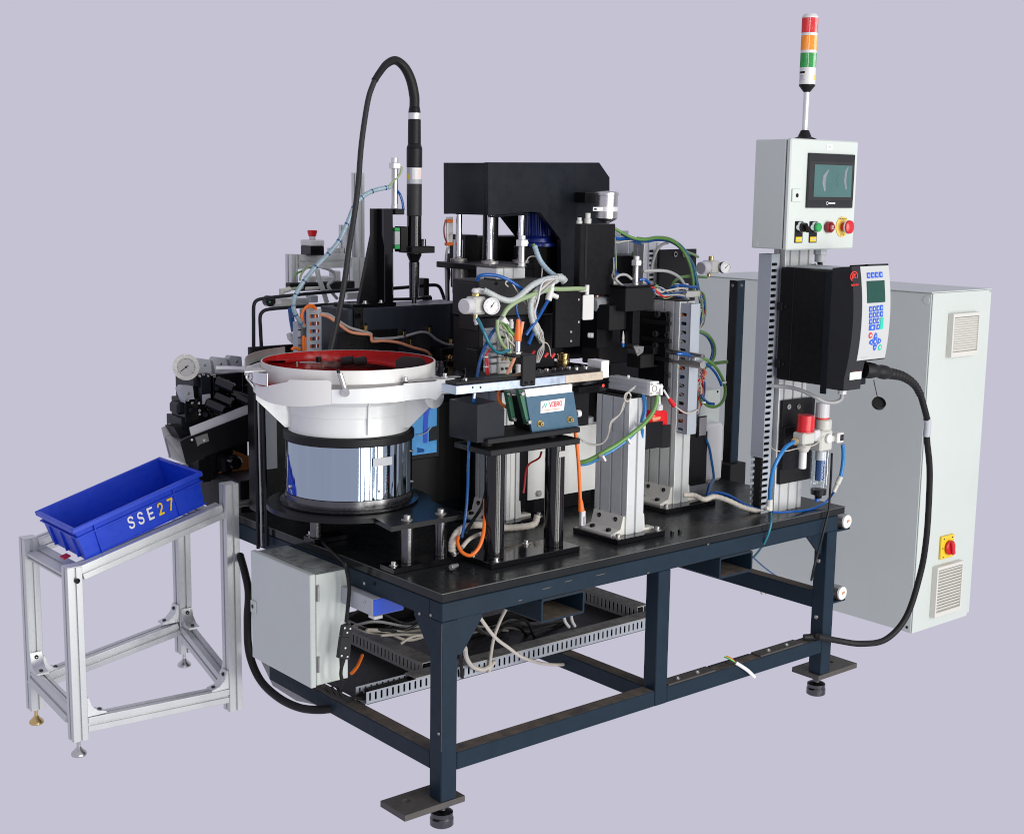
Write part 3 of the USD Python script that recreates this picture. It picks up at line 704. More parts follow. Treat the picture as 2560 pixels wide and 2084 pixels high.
LF.add('upper_plate', box(.206, .520, .088, .225, 1.028, 1.0415, .0015), 'black_matte')
# black counterweight block at the left
q0, q1 = Y(*px('a7', 365, 425), .10), Y(*px('a7', 580, 700), .10)
LF.add('side_block', prism(poly([(q0[0], q1[2]), (q1[0], q1[2]), (q1[0], q0[2] - .018), (q1[0] - .024, q0[2] + .004), (q0[0], q0[2])]), 'y', .10, .215), 'slate')
# drive body
a, b, c, d = (Y(*px('d3', u, v), .105) for u, v in ((275, 1125), (1095, 1015), (1190, 1640), (385, 1745)))
LF.add('drive_cover', prism(poly([(p[0], p[2]) for p in (a, b, c, d)]).buffer(.003, 2), 'y', .105, .112), 'vibro_blue')
LF.add('drive_body', prism(poly([(p[0], p[2]) for p in (a, b, c, d)]).buffer(-.004), 'y', .1123, .185), 'black_matte')
a2, b2, c2, d2_ = (Y(*px('d3', u, v), .102) for u, v in ((230, 965), (1070, 865), (1090, 1010), (265, 1100)))
LF.add('rail_clamp', prism(poly([(p[0], p[2]) for p in (a2, b2, c2, d2_)]), 'y', .102, .190), 'alu_end')
LF.add('rail_clamp', box(b2[0] + .001, b2[0] + .008, .106, .19, c2[2] - .002, b2[2] - .002, .0008), 'alu_end')
for (fr, pts, yy) in (('d3', ((120, 975), (215, 985), (340, 1600), (275, 1600)), .110), ('d3', ((-95, 1000), (-20, 1000), (70, 1530), (5, 1545)), .150)):
    P = [Y(*px(fr, u, v), yy) for u, v in pts]
    LF.add('leaf_spring', prism(poly([(p[0], p[2]) for p in P]), 'y', yy, yy + .014), 'spring_green')
    for k in (.10, .92):
        e = P[0] * (1 - k) + P[3] * k
        LF.add('spring_bolt', cat(cyl(e + [.004, .0, 0], e + [.004, -.010, 0], .0055, 14)), 'steel')
for u, v in ((500, 1580), (1040, 1505)):
    P = Y(*px('d3', u, v), .105)
    LF.add('cover_bolt', cat(washer(P, (0, -1, 0), .009, .002), bolt(P + [0, -.002, 0], (0, -1, 0), .006, .010)), 'brass')
P = Y(*px('d3', 1185, 1400), .14); LF.add('side_nut', cyl(P - [.006, 0, 0], P + [.008, 0, 0], .010, 16), 'white_plastic')
# name plate
n1, n2, n3, n4 = (Y(*px('d3', u, v), .1045) for u, v in ((510, 1395), (930, 1340), (955, 1120), (515, 1180)))
LF.add('name_plate', prism(poly([(p[0], p[2]) for p in (n1, n2, n3, n4)]), 'y', .1030, .1048), 'white')
ext = n2 - n1; ext[1] = 0; WN = np.linalg.norm(ext); ext /= WN
upn = np.array([-ext[2], 0, ext[0]])
ob_ = n1 + [0, -.0016, 0]
LF.add('lettering', text('VIBRO', ob_ + ext * WN * .36 + upn * .0135, ext, upn, .0125, .0004, True, w=WN * .56), 'red', smooth=False)
LF.add('emblem', cat(*[plate(shapely.LineString(l).buffer(.0008), ob_, ext, upn, .0004) for l in ([(.005, .011), (.008, .022), (.009, .014), (.0125, .024)], [(.003, .006), (.006, .017)])]), 'grey_plastic', smooth=False)
LF.add('emblem', plate(shapely.LineString([(.013, .023), (.0165, .014), (.021, .024)]).buffer(.0012), ob_, ext, upn, .0004), 'teal', smooth=False)
LF.add('lettering_line', plate(sbox(.007, .0055, WN * .85, .0075), ob_, ext, upn, .0003), 'peach', smooth=False)
# the rail
r0, r1 = Y(1141, 966, .09), Y(1509, 927, .09)
zr1, zr0 = (r0[2] + r1[2]) / 2, Y(1325, 968, .09)[2]
LF.add('rail', box(r0[0] - .001, r1[0] - .135, .09, .150, zr0, zr1, .0012), 'rail_steel')
LF.add('rail_end', box(r1[0] - .1348, r1[0], .0903, .150, zr0, zr1, .0012), 'brass_dull')
LF.add('cover_strip', box(r0[0] + .004, r1[0] - .005, .098, .142, zr1 + .0003, zr1 + .0085, .001), 'black')
LF.add('cover_strip', box(r0[0] + .25, r1[0] - .02, .143, .165, zr1 + .0003, zr1 + .006, .001), 'steel')
for k in range(9):
    xx = r0[0] + .265 + k * .026
    LF.add('part_in_track', cyl((xx, .148, zr1 + .0062), (xx, .148, zr1 + .0125), .006, 12), 'dark_steel' if k % 3 else 'steel')
for u, v in ((240, 1190), (285, 1190), (1490, 1045), (1590, 1055)):
    P = Y(*px('a5', u, v), .105); LF.add('strip_screw', bolt((P[0], .108, zr1 + .0086), r=.005, h=.006), 'steel' if v != 1190 or u > 250 else 'black')
for u in (355, 440):
    P = Y(*px('a5', u, 1250), .09); LF.add('rail_hole', cyl(P + [0, .0005, 0], P + [0, -.0004, 0], .0028, 12), 'black')
# sensor bracket with orange capped sensor
s0, s1 = Y(*px('a5', 898, 905), .083), Y(*px('a5', 1038, 1228), .083)
LF.add('sensor_bracket', cat(box(s0[0], s1[0], .083, .0895, s1[2], s0[2], .0015), box(s0[0] - .020, s1[0], .0897, .135, s0[2] - .006, s0[2], .001)), 'black_matte')
for k in (.28, .72):
    P = np.array([s0[0] * (1 - k) + s1[0] * k, .083, s1[2] + .009]); LF.add('bracket_screw', bolt(P, (0, -1, 0), .0045, .003), 'black_gloss')
SN = Thing('proximity_sensor', 'steel barrel sensor with an orange cap on the black bracket of the feeder rail', 'sensor', (s0[0] + .01, .11, s0[2]))
P = np.array([s0[0] + .010, .115, s0[2]])
SN.add('lock_nut', cyl(P + [0, 0, .0003], P + [0, 0, .006], .012, 6), 'steel'); SN.add('barrel', cyl(P + [0, 0, .0062], P + [0, 0, .034], .0075, 18), 'chrome')
SN.add('connector', lathe([(0, .0343), (.009, .0343), (.0095, .037), (.0095, .048), (.007, .062), (.005, .088), (0, .09)], P, n=20), 'orange')

# ================================================================== slot profile posts on the table
def foot(t, x0, x1, y0, y1, z=.7155, sides=('-x', '+x')):
    yc = (y0 + y1) / 2
    for s in sides:
        sx = -1 if s == '-x' else 1
        xb = x0 - .0005 if sx < 0 else x1 + .0005
        pg = poly([(0, 0), (.052, 0), (.052, .006), (.016, .016), (.006, .052), (0, .052)]) if sx < 0 else poly([(0, 0), (.05, 0), (.05, .006), (.012, .008), (.008, .05), (0, .05)])
        t.add('foot_bracket', plate(pg, (xb, y0 + .006, z), (sx, 0, 0), (0, 0, 1), (y1 - y0) - .012) if sx < 0 else plate(pg, (xb, y1 - .006, z), (sx, 0, 0), (0, 0, 1), (y1 - y0) - .012), 'cream')
        for f in (.25, .75):
            y = y0 + (y1 - y0) * f
            t.add('bracket_screw', bolt((xb + sx * .036, y, z + .0095), r=.0075, h=.008), 'black')
            if sx < 0: t.add('bracket_screw', bolt((xb - .0065, y, z + .040), (-1, 0, 0), r=.0065, h=.006), 'black')
def slot_post(label, x, y, w, h, z1, bp, name='slot_profile_post', sides=('-x', '+x')):
    t = Thing(name, label, 'profile post', (x, y, .70))
    t.add('base_plate', box(bp[0], bp[1], bp[2], bp[3], .7003, .7153, .001), 'black_gloss')
    t.add('profile', profile((x, y, .7156), (x, y, z1), w, h, (1, 0, 0)), 'aluminium', smooth=20)
    t.add('end_cap', box(x - w / 2 + .001, x + w / 2 - .001, y - h / 2 + .001, y + h / 2 - .001, z1 + .0003, z1 + .003, .001), 'black_matte')
    foot(t, x - w / 2, x + w / 2, y - h / 2, y + h / 2, sides=sides)
    for a in (bp[0] + .016, bp[1] - .016):
        for b in (bp[2] + .016, bp[3] - .016):
            t.add('base_bolt', cat(washer((a, b, .7155), r=.0115), bolt((a, b, .7173), r=.007, h=.009)), 'steel_dull')
    return t
PF = slot_post('short front aluminium slot profile post carrying the small silver square cylinder', .749, .170, .066, .132, 1.098, (.656, .842, .075, .258))
PB = slot_post('tall aluminium slot profile post with the open slotted cable duct on its front', 1.134, .358, .066, .132, 1.335, (1.03, 1.25, .253, .445))
PT = slot_post('aluminium slot profile post standing behind the two black feeder columns', .567, .492, .07, .12, 1.09, (.47, .68, .40, .58))
PT.add('cable_strip', box(.566, .582, .4305, .4318, .72, 1.06, .0004), 'white_plastic')

# duct on the tall post
xc = 1.1045
vd1 = duct('post_duct', 'upright grey slotted cable duct fixed on the front of the tall profile post', (xc, .318, .937), (0, 0, 1), .394, (1, 0, 0), .036, .070, 'duct', 'duct', .0268, .0105, .016, .052, up=(0, -1, 0), lid=(0, 1), lid_t=.002)
for k in range(15):
    z = .95 + k * .0262
    c = ['cable_red', 'orange', 'blue_dark_tube', 'cable_grey', 'cable_white', 'rubber'][(k * 5 + 2) % 6]
    vd1.add('wire', tube([(xc + .008, .262, z - .012), (xc + .006, .28, z), (xc + .008, .304, z + .011)], .0028, 6, 4), c)
# HMI post
HP = Thing('panel_post', 'aluminium slot profile post at the right end carrying the operator panel', 'profile post', (1.38, .1, .70))
HP.add('profile', profile((1.380, .0985, .7003), (1.380, .0985, 1.4965), .128, .045, (1, 0, 0)), 'aluminium', smooth=20)
HP.add('foot_bracket', box(1.33, 1.43, .1215, .16, .7003, .712, .001), 'alu_flat')
vd2 = duct('post_duct', 'tall grey slotted cable duct standing along the left side of the panel post', (1.303, .088, .7005), (0, 0, 1), .782, (0, 1, 0), .045, .035, 'duct', 'duct', .0185, .009, .010, .036, up=(-1, 0, 0), lid=(.22, 1), lid_t=.002)

# ================================================================== operator panel box
HM = Thing('operator_panel', 'light grey operator panel box with touch screen and push buttons on the post', 'control panel', (1.38, .07, 1.498))
HM.add('body', box(1.2275, 1.5345, .0205, .1335, 1.4995, 1.8115, .003), 'cabinet')
HM.add('gasket', box(1.231, 1.531, .0165, .0203, 1.503, 1.808, .0005), 'slot_dark')
HM.add('door', box(1.2255, 1.5365, 0, .0163, 1.4975, 1.8135, .004), 'cabinet_white')
def hy(fr, u, v, y=0.0): return Y(*px(fr, u, v), y)
s_tl, s_tr, s_br, s_bl = (hy('b1', *q) for q in ((485, 1040), (798, 1048), (778, 1408), (470, 1412)))
xl, xr, zt_, zb_ = (s_tl[0] + s_bl[0]) / 2, (s_tr[0] + s_br[0]) / 2, (s_tl[2] + s_tr[2]) / 2, (s_bl[2] + s_br[2]) / 2
HM.add('screen_bezel', box(xl, xr, -.007, -.0002, zb_, zt_, .002), 'bezel')
g0, g1 = hy('b1', 520, 1115), hy('b1', 762, 1338)
HM.add('screen_frame', box(xl + .002, xr - .002, -.0078, -.0071, zb_ + .022, zt_ - .022, .0003), 'rubber_grey')
HM.add('screen', box(g0[0], g1[0], -.0088, -.0079, g1[2], g0[2], .0003), 'wrinkled_film')
for cr in (((598, 1300), (585, 1240), (592, 1190), (625, 1150), (632, 1150), (612, 1200), (606, 1250), (608, 1290)), ((742, 1290), (732, 1230), (740, 1160), (758, 1130), (764, 1135), (752, 1170), (746, 1230), (752, 1280)), ((690, 1260), (682, 1220), (690, 1180), (695, 1220))):
    pp_ = [hy('b1', *q, y=-.0089) for q in cr]
    HM.add('film_wrinkle', prism(poly([(q[0], q[2]) for q in pp_]).buffer(0), 'y', -.0093, -.0087), 'film_pale' if len(cr) > 4 else 'wrinkled_film')
lx = hy('b1', 605, 1378)
HM.add('logo', cat(plate(Point(0, 0).buffer(.005).difference(Point(0, 0).buffer(.0035)), lx + [0, -.0072, 0], (1, 0, 0), (0, 0, 1), .0004), *[plate(sbox(.007 + i * .0062, -.0025, .0118 + i * .0062, .0025), lx + [0, -.0072, 0], (1, 0, 0), (0, 0, 1), .0004) for i in range(5)]), 'white')
P = hy('b1', 633, 998); HM.add('tag', plate(rrect(.026, .014, .004), P + [0, -.0002, 0], (1, 0, 0), (0, 0, 1), .0008), 'white')
HM.add('tag_print', plate(sbox(-.006, -.002, .006, .002), P + [0, -.0011, 0], (1, 0, 0), (0, 0, 1), .0003), 'grey_plastic')
P = hy('b1', 405, 1325); HM.add('lock', box(P[0] - .020, P[0] + .020, -.005, -.0003, P[2] - .018, P[2] + .018, .0015), 'cabinet_white')
HM.add('keyhole', cyl(P + [0, -.0051, 0], P + [0, -.0065, 0], .006, 16), 'black')
def button(u, v): P = hy('b1', u, v); return P
for i, (u, nm) in enumerate(((425, 'selector_switch'), (522, 'green_button'))):
    P = button(u, 1545)
    HM.add('legend_plate', plate(rrect(.036, .062, .002, 0, -.012), P + [0, -.0002, 0], (1, 0, 0), (0, 0, 1), .0012), 'black_matte')
    HM.add('legend', plate(sbox(-.013, -.040, .015, -.026), P + [0, -.0015, 0], (1, 0, 0), (0, 0, 1), .0005), 'yellow')
    HM.add('legend_print', plate(sbox(-.008, -.035, .009, -.032), P + [0, -.0021, 0], (1, 0, 0), (0, 0, 1), .0003), 'grey_plastic')
    HM.add('button_ring', cyl(P + [0, -.0015, .002], P + [0, -.014, .002], .0155, 28), 'chrome')
    if i == 0: HM.add('selector', cat(cyl(P + [0, -.0142, .002], P + [0, -.022, .002], .0135, 24), obox(P + [.002, -.027, .001], (.010, .014, .030), np.array([[.8, 0, .6], [0, 1, 0], [-.6, 0, .8]]), .002)), 'black')
    else: HM.add('push_button', cyl(P + [0, -.0142, .002], P + [0, -.024, .002], .0130, 28, .002), 'green')
P = button(618, 1540)
HM.add('push_button', cyl(P + [0, -.0003, 0], P + [0, -.016, 0], .0165, 28, .002), 'red_dark')
HM.add('push_button', cyl(P + [0, -.0162, 0], P + [0, -.020, 0], .0125, 28, .002), 'red_dark')
HM.add('button_symbol', cat(plate(sbox(-.005, -.001, .005, .001), P + [0, -.0201, .003], (1, 0, 0), (0, 0, 1), .0004), plate(sbox(-.005, -.001, .005, .001), P + [0, -.0201, -.003], (1, 0, 0), (0, 0, 1), .0004)), 'white')
P = button(718, 1538)
HM.add('stop_plate', cyl(P + [0, -.0003, 0], P + [0, -.003, 0], .030, 40, .0006), 'yellow_pale')
HM.add('stop_lettering', cat(text('STOP', P + [0, -.0031, -.0265], (1, 0, 0), (0, 0, 1), .006, .0003, mid=True), text('EMERGENCY', P + [0, -.0031, .0215], (1, 0, 0), (0, 0, 1), .0045, .0003, mid=True)), 'brown_plate', smooth=False)
HM.add('stop_collar', cyl(P + [0, -.0032, 0], P + [0, -.014, 0], .012, 24), 'red')
HM.add('stop_button', lathe([(0, 0), (.013, 0), (.0195, .006), (.020, .010), (.0195, .016), (.012, .020), (0, .021)], P + [0, -.0142, 0], (0, -1, 0), 32), 'red')
HM.add('stop_stripe', lathe([(.0201, .007), (.0205, .007), (.0205, .011), (.0201, .011)], P + [0, -.0142, 0], (0, -1, 0), 32), 'white')
HM.add('cable_gland', cat(cyl((1.47, .07, 1.4985), (1.47, .07, 1.478), .020, 8), cyl((1.47, .07, 1.478), (1.47, .07, 1.456), .016, 20)), 'grey_plastic')
HM.add('side_plug', cyl((1.2272, .118, 1.512), (1.2262, .118, 1.512), .010, 20), 'cabinet_white')
single('flexible_conduit', 'grey flexible conduit curling out under the operator panel box', 'conduit', tube([(1.47, .07, 1.457), (1.472, .066, 1.435), (1.46, .06, 1.425), (1.44, .062, 1.43), (1.438, .068, 1.45)], .008, 12), 'rubber')

# signal tower
ST2 = Thing('signal_tower', 'stacked signal tower with red, amber and green lenses on a pole', 'signal light', (1.377, .075, 1.8137))
sx, sy = 1.377, .075
def zq(v): return at(*px('b1', 490, v), (sx, sy, 0))[2]
def lt(prof): return lathe(prof, (sx, sy, 0), n=40)
zz = {k: zq(v) for k, v in dict(top=97, r1=125, r0=225, a1=245, a0=343, g1=363, g0=460, b0=575, k0=625, p0=885, f0=940).items()}
zz['f0'] = 1.8137
RL = .0232
ST2.add('flange', lt([(0, zz['f0']), (.035, zz['f0']), (.035, zz['f0'] + .004), (.020, zz['f0'] + .010), (.012, zz['p0']), (0, zz['p0'])]), 'black_matte')
ST2.add('pole', cyl((sx, sy, zz['p0'] + .0002), (sx, sy, zz['k0']), .0088, 24), 'alu_flat')
ST2.add('cone', lt([(0, zz['k0'] + .0003), (.010, zz['k0'] + .0003), (RL, zz['b0'] - .004), (RL, zz['b0']), (0, zz['b0'])]), 'black_matte')
ST2.add('base', lt([(0, zz['b0'] + .0002), (RL, zz['b0'] + .0002), (RL, zz['g0'] - .0002), (0, zz['g0'] - .0002)]), 'white_plastic')
for nm, a, b, m in (('green', 'g0', 'g1', 'lens_green'), ('amber', 'a0', 'a1', 'lens_amber'), ('red', 'r0', 'r1', 'lens_red')):
    pr = [(0, zz[a]), (RL - .0006, zz[a])]
    n_ = 48; h = zz[b] - zz[a]
    th = np.linspace(0, 2 * math.pi, n_ * 2, endpoint=False)
    pg = Polygon([((RL - (.0009 if i % 2 else 0)) * math.cos(t), (RL - (.0009 if i % 2 else 0)) * math.sin(t)) for i, t in enumerate(th)])
    v, f = prism(pg, 'z', zz[a], zz[b]); v = v + [sx, sy, 0]
    ST2.add('lens', (v, f), m, label=nm + ' lens', smooth=20)
for a, b in (('g1', 'a0'), ('a1', 'r0')): ST2.add('spacer', lt([(0, zz[a] + .0002), (RL, zz[a] + .0002), (RL, zz[b] - .0002), (0, zz[b] - .0002)]), 'white_plastic')
ST2.add('cap', lt([(0, zz['r1'] + .0002), (RL, zz['r1'] + .0002), (RL, zz['r1'] + .004), (RL * .75, zz['top']), (0, zz['top'])]), 'white_plastic')
dv = np.array([EYE[0] - sx, EYE[1] - sy, 0]); dv /= np.linalg.norm(dv); dt = np.cross([0, 0, 1.0], dv)
def wrapq(a0, a1, z0, z1, m, nm): ST2.add(nm, lathe([(RL + .0001, z0), (RL + .0005, z0), (RL + .0005, z1), (RL + .0001, z1)], (sx, sy, 0), n=10, a0=a0, a1=a1), m)
va = math.atan2(dv[1], dv[0])
fx, fy, _ = frame((0, 0, 1)); off = math.atan2(fx[1], fx[0])
zb1 = zz['g0']; hb = zz['g0'] - zz['b0']
wrapq(va - off - 1.3, va - off - .35, zb1 - hb * .36, zb1 - hb * .24, 'black_matte', 'label_print')
for k, (p, q_) in enumerate(((.47, .56), (.62, .68), (.74, .77))): wrapq(va - off - 1.2, va - off - .5 + .2 * (k == 2), zb1 - hb * q_, zb1 - hb * p, 'grey_plastic', 'label_print')
wrapq(va - off + .95, va - off + 1.25, zb1 - hb * .75, zb1 - hb * .45, 'yellow_pale', 'label_print')

# ================================================================== nutrunner controller
NC = Thing('tool_controller', 'black tool controller box with pale keypad face and red round emblem', 'controller', (1.37, -.05, 1.1))
NC.add('body', box(1.290, 1.452, -.118, .072, 1.113, 1.445, .004), 'black')
NC.add('body_seam', box(1.2885, 1.2897, .018, .0215, 1.116, 1.442, .0003), 'slate')
NC.add('side_rib', box(1.2875, 1.2897, -.117, -.095, 1.09, 1.440, .0008), 'slate')
for z in (1.16, 1.33): NC.add('side_clip', cat(box(1.286, 1.2897, .056, .076, z - .012, z + .012, .001), cyl((1.2897, .045, z), (1.2855, .045, z), .005, 14)), 'black_matte')
zc, zh = 1.30, .19
def yb(z): return -.178 - .020 * max(0, 1 - ((z - 1.31) / .17) ** 2)
zs = np.linspace(1.107, 1.460, 22)
NC.add('front_module', prism(poly([(yb(z), z) for z in zs if z <= 1.4601] + [(-.1185, 1.452), (-.1185, 1.107)]), 'x', 1.287, 1.366), 'bezel', smooth=50)
zs2 = np.linspace(1.188, 1.464, 18)
NC.add('keypad_housing', prism(poly([(yb(z) + .001, z) for z in zs2] + [(-.1185, 1.458), (-.1185, 1.188)]), 'x', 1.3662, 1.462), 'bezel', smooth=50)
zs3 = np.linspace(1.192, 1.4585, 18)
def edge(z, lo): return lo
NC.add('keypad_face', prism(poly([(yb(z) - .0012, z) for z in zs3] + [(yb(z) + .0006, z) for z in zs3[::-1]]), 'x', 1.326, 1.459), 'keypad_face', smooth=50)
def key(u, v, w, h, m, shape='r', fr='e3', mark=True, nm='key'):
    uv = px(fr, u, v); P = Y(*uv, -.185); P = Y(*uv, yb(P[2]) - .0013)
    sl_ = (yb(P[2] + .005) - yb(P[2] - .005)) / .01
    eu = np.array([0, sl_, 1.0]); eu /= np.linalg.norm(eu)
    pg = {'r': rrect(w, h, .0015), 'c': Point(0, 0).buffer(w / 2), 'u': poly([(-w / 2, -h / 2), (w / 2, -h / 2), (w * .3, h * .25), (0, h / 2), (-w * .3, h * .25)]), 'd': poly([(-w / 2, h / 2), (w / 2, h / 2), (w * .3, -h * .25), (0, -h / 2), (-w * .3, -h * .25)]),
          'l': poly([(w / 2, -h / 2), (w / 2, h / 2), (-w * .25, h * .3), (-w / 2, 0), (-w * .25, -h * .3)]), 'k': poly([(-w / 2, -h / 2), (-w / 2, h / 2), (w * .25, h * .3), (w / 2, 0), (w * .25, -h * .3)])}[shape]
    k = NC.add(nm, plate(pg, P, (1, 0, 0), eu, .0014), m)
    if mark:
        mk = sbox(-w * .12, -h * .22, w * .12, h * .22) if shape == 'r' else pg.buffer(-min(w, h) * .28)
        NC.add('key_mark', plate(mk, P - np.array([0, .00145, 0]), (1, 0, 0), eu, .0003), 'key_mark' if shape == 'r' else 'keypad_face', parent=k)
for u in (803, 878, 950, 1025): key(u, 62 - (u - 803) * .07, .0145, .016, 'keypad_blue')
key(938, 355, .083, .062, 'lcd_green', mark=False, nm='display')
for r in range(4):
    for c in range(4):
        u, v = 840 + c * 66, 672 + r * 112 - c * 9
        if r == 3 and c == 0: key(868, 1003, .029, .016, 'keypad_blue'); continue
        if r == 3 and c == 1: continue
        if c == 3 and r >= 2: continue
        key(u, v, .013, .0155, 'keypad_blue')
key(1040, 925, .0145, .034, 'teal', mark=False)
key(838, 1145, .0175, .0165, 'red_logo', 'c'); key(1008, 1362, .0175, .0165, 'teal', 'c')
key(930, 1148, .019, .018, 'keypad_blue', 'u'); key(912, 1368, .019, .018, 'keypad_blue', 'd'); key(845, 1268, .017, .019, 'keypad_blue', 'l'); key(998, 1245, .017, .019, 'keypad_blue', 'k')
key(920, 1255, .0175, .0165, 'keypad_blue', 'c')
# emblem on the dark strip
P = Y(*px('e3', 552, 80), -.190); P[1] = yb(P[2]) - .0003
P[0] = min(P[0], 1.3075)
em = [plate(shapely.affinity.scale(Point(0, 0).buffer(.0170).difference(Point(0, 0).buffer(.0138)), 1, .86), P, (1, 0, 0), (0, 0, 1), .0006)]
for l in ([(-.0085, -.007), (-.005, .008)], [(-.0025, -.007), (-.0002, .006), (.004, .007), (.0035, .001), (.001, .0)], [(.0022, .0), (.0075, -.006)]): em.append(plate(shapely.LineString(l).buffer(.0016), P, (1, 0, 0), (0, 0, 1), .0006))
NC.add('emblem', cat(*em), 'red_logo', smooth=False)
zt2 = P[2] - .0255
NC.add('lettering', text('Ingersoll Rand', (P[0], yb(zt2) - .0003, zt2), (1, 0, 0), (0, 0, 1), .0048, .0005, True, mid=False, w=.032), 'red_logo', smooth=False) if False else NC.add('lettering', text('Ingersoll Rand', (P[0] - .017, yb(zt2) - .0004, zt2), (1, 0, 0), (0, 0, 1), .0055, .0005, True, w=.034), 'red_logo', smooth=False)
zt3 = 1.2005
NC.add('face_print', cat(plate(Point(.334, zt3).buffer(.004), (0, yb(zt3) - .0013, 0), (1, 0, 0), (0, 0, 1), .0004)), 'red_logo')
NC.add('face_print', plate(sbox(.0, -.0015, .030, .0015), (1.345, yb(zt3) - .0013, zt3), (1, 0, 0), (0, 0, 1), .0004), 'grey_plastic')
P = Y(*px('b2', 945, 1222), -.183); NC.add('warning_sticker', cat(box(1.308, 1.362, yb(1.155) - .0008, yb(1.155) + .0005, 1.137, 1.170, .0003)), 'white')
NC.add('sticker_print', cat(box(1.328, 1.359, yb(1.155) - .0013, yb(1.155) - .0009, 1.161, 1.168, .0002)), 'red_logo')
NC.add('connector_block', box(1.366, 1.43, -.150, -.1187, 1.112, 1.187, .002), 'slate')
NC.add('top_plate', box(1.30, 1.44, -.115, .06, 1.4452, 1.449, .001), 'grey_plastic')
# its plug and heavy cable
cp = [(('b2', 1060, 1225), -.155), (('b2', 1180, 1235), -.170), (('b2', 1290, 1255), -.178), (('b2', 1420, 1285), -.182), (('b2', 1530, 1360), -.182), (('b2', 1590, 1460), -.18), (('b2', 1630, 1600), -.18), (('b2', 1655, 1720), -.175)]
cpts = [Y(*px(*a), y) for a, y in cp]
CB = Thing('tool_cable', 'heavy black cable with ribbed plug looping down from the controller to the right', 'cable', cpts[0])
CB.add('plug', sweep(spline(cpts[:3], 8), [.024, .024, .0225, .018, .021, .021, .017], 22), 'rubber')
ribs = spline(cpts[2:6], 16)
CB.add('strain_relief', sweep(ribs, [.0175, .0155, .0135, .012, .0115], 18, rib=lambda i: 1.0 if (i // 2) % 2 else .86), 'rubber')
cp2 = [cpts[5], cpts[6], cpts[7]] + [Y(*px('b4', u, v), y) for u, v, y in ((490, 760, -.17), (503, 900, -.16), (500, 1050, -.15), (488, 1220, -.14), (462, 1370, -.12), (400, 1560, -.10), (310, 1660, -.08), (200, 1680, -.06), (95, 1666, -.03), (10, 1648, -.012))] + [Y(2050, 1590, -.006), Y(2010, 1592, .02)]
CB.add('cable', tube(cp2, .0098, 14), 'rubber')
CB.add('sleeve', sweep(spline([cpts[6] * .3 + cpts[7] * .7, cpts[7], cp2[3]], 4), .0115, 14), 'grey_plastic')
capP = Y(*px('b2', 1195, 1540), -.15)
DC = Thing('dust_cap', 'round black dust cap hanging on a cord below the controller plug', 'cap', capP)
dd = np.array([-.35, -.6, .55]); dd /= np.linalg.norm(dd)
DC.add('cap', lathe([(0, 0), (.0195, 0), (.0205, .002), (.0205, .012), (.0185, .0125), (.0175, .005), (0, .005)], capP - dd * .006, dd, 28), 'rubber')
DC.add('cord', tube([Y(*px('b2', 1148, 1320), -.15), Y(*px('b2', 1165, 1400), -.15), Y(*px('b2', 1183, 1480), -.15)], .0014, 6), 'rubber')
GC = [Y(*px('b2', u, v), y) for u, v, y in ((190, 1375, .07), (330, 1385, .03), (470, 1420, -.02), (600, 1480, -.06), (690, 1525, -.075), (780, 1530, -.09), (840, 1500, -.10), (850, 1440, -.105))]
t = Thing('mains_cable', 'grey cable sagging from the duct to a gland under the controller', 'cable', GC[0])
t.add('cable', tube(GC, .0058, 12), 'cable_grey'); t.add('gland', cat(cyl(GC[-1] + [0, 0, -.004], GC[-1] + [0, 0, .012], .0125, 8), cyl(GC[-1] + [0, 0, .012], (GC[-1][0], GC[-1][1], 1.108), .0105, 20)), 'frost')

# ================================================================== air preparation unit
q0, q1, q2, q3 = (Y(*px('b3', u, v), .0625) for u, v in ((808, 155), (1142, 118), (1140, 828), (812, 873)))
t = Thing('mounting_plate', 'black mounting plate screwed across the panel post behind the air filter', 'plate', q3)
t.add('plate', box(1.321, q2[0], .0625, .0745, (q2[2] + q3[2]) / 2, (q0[2] + q1[2]) / 2, .0012), 'black_matte')
t.add('spacer', box(1.3205, 1.40, .0535, .0622, q2[2] + .05, q0[2] - .08, .001), 'black')
for u in (940, 1025):
    P = Y(*px('b3', u, 195), .0623); t.add('mounting_screw', cat(ring(P, P + [0, -.004, 0], .0085, .0052, 20), bolt(P, (0, -1, 0), .0048, .003)), 'steel')
def F(u, v, y=.0): return Y(*px('b3', u, v), y)
AR = Thing('air_preparation_unit', 'white air filter regulator with red lockout knob and clear bowl on the plate', 'air filter', F(1180, 560))
a = F(1085, 410); b = F(1085, 268)
AR.add('lockout_knob', lathe([(0, 0), (.0275, 0), (.0275, .004), (.0255, .005), (.0255, b[2] - a[2] - .003), (.0235, b[2] - a[2]), (0, b[2] - a[2])], a, n=28), 'red')
AR.add('knob_tab', obox((a[0] + .028, a[1], (a[2] + b[2]) / 2 - .004), (.012, .020, b[2] - a[2] - .016), None, .002), 'red')
c = F(1075, 520); AR.add('valve_body', obox((c[0], c[1] + .002, (a[2] + c[2]) / 2), (.054, .044, a[2] - c[2] - .001), None, .005), 'fitting')
AR.add('valve_neck', lathe([(0, 0), (.014, 0), (.020, .012), (.021, .022), (0, .022)], (c[0], c[1], c[2] - .0225), n=20), 'fitting')
e = F(1075, 730); AR.add('silencer', cyl((c[0] - .002, c[1], e[2]), (c[0] - .002, c[1], c[2] - .0228), .0115, 20, .002), 'white_plastic')
k0, k1 = F(1235, 285, .015), F(1235, 158, .015)
AR.add('regulator_knob', lathe([(0, 0), (.021, 0), (.0205, k1[2] - k0[2] - .004), (.018, k1[2] - k0[2]), (0, k1[2] - k0[2])], k0, n=20), 'frost', smooth=15)
AR.add('knob_band', cyl(k0 - [0, 0, .005], k0 - [0, 0, .0003], .0212, 28), 'red_logo')
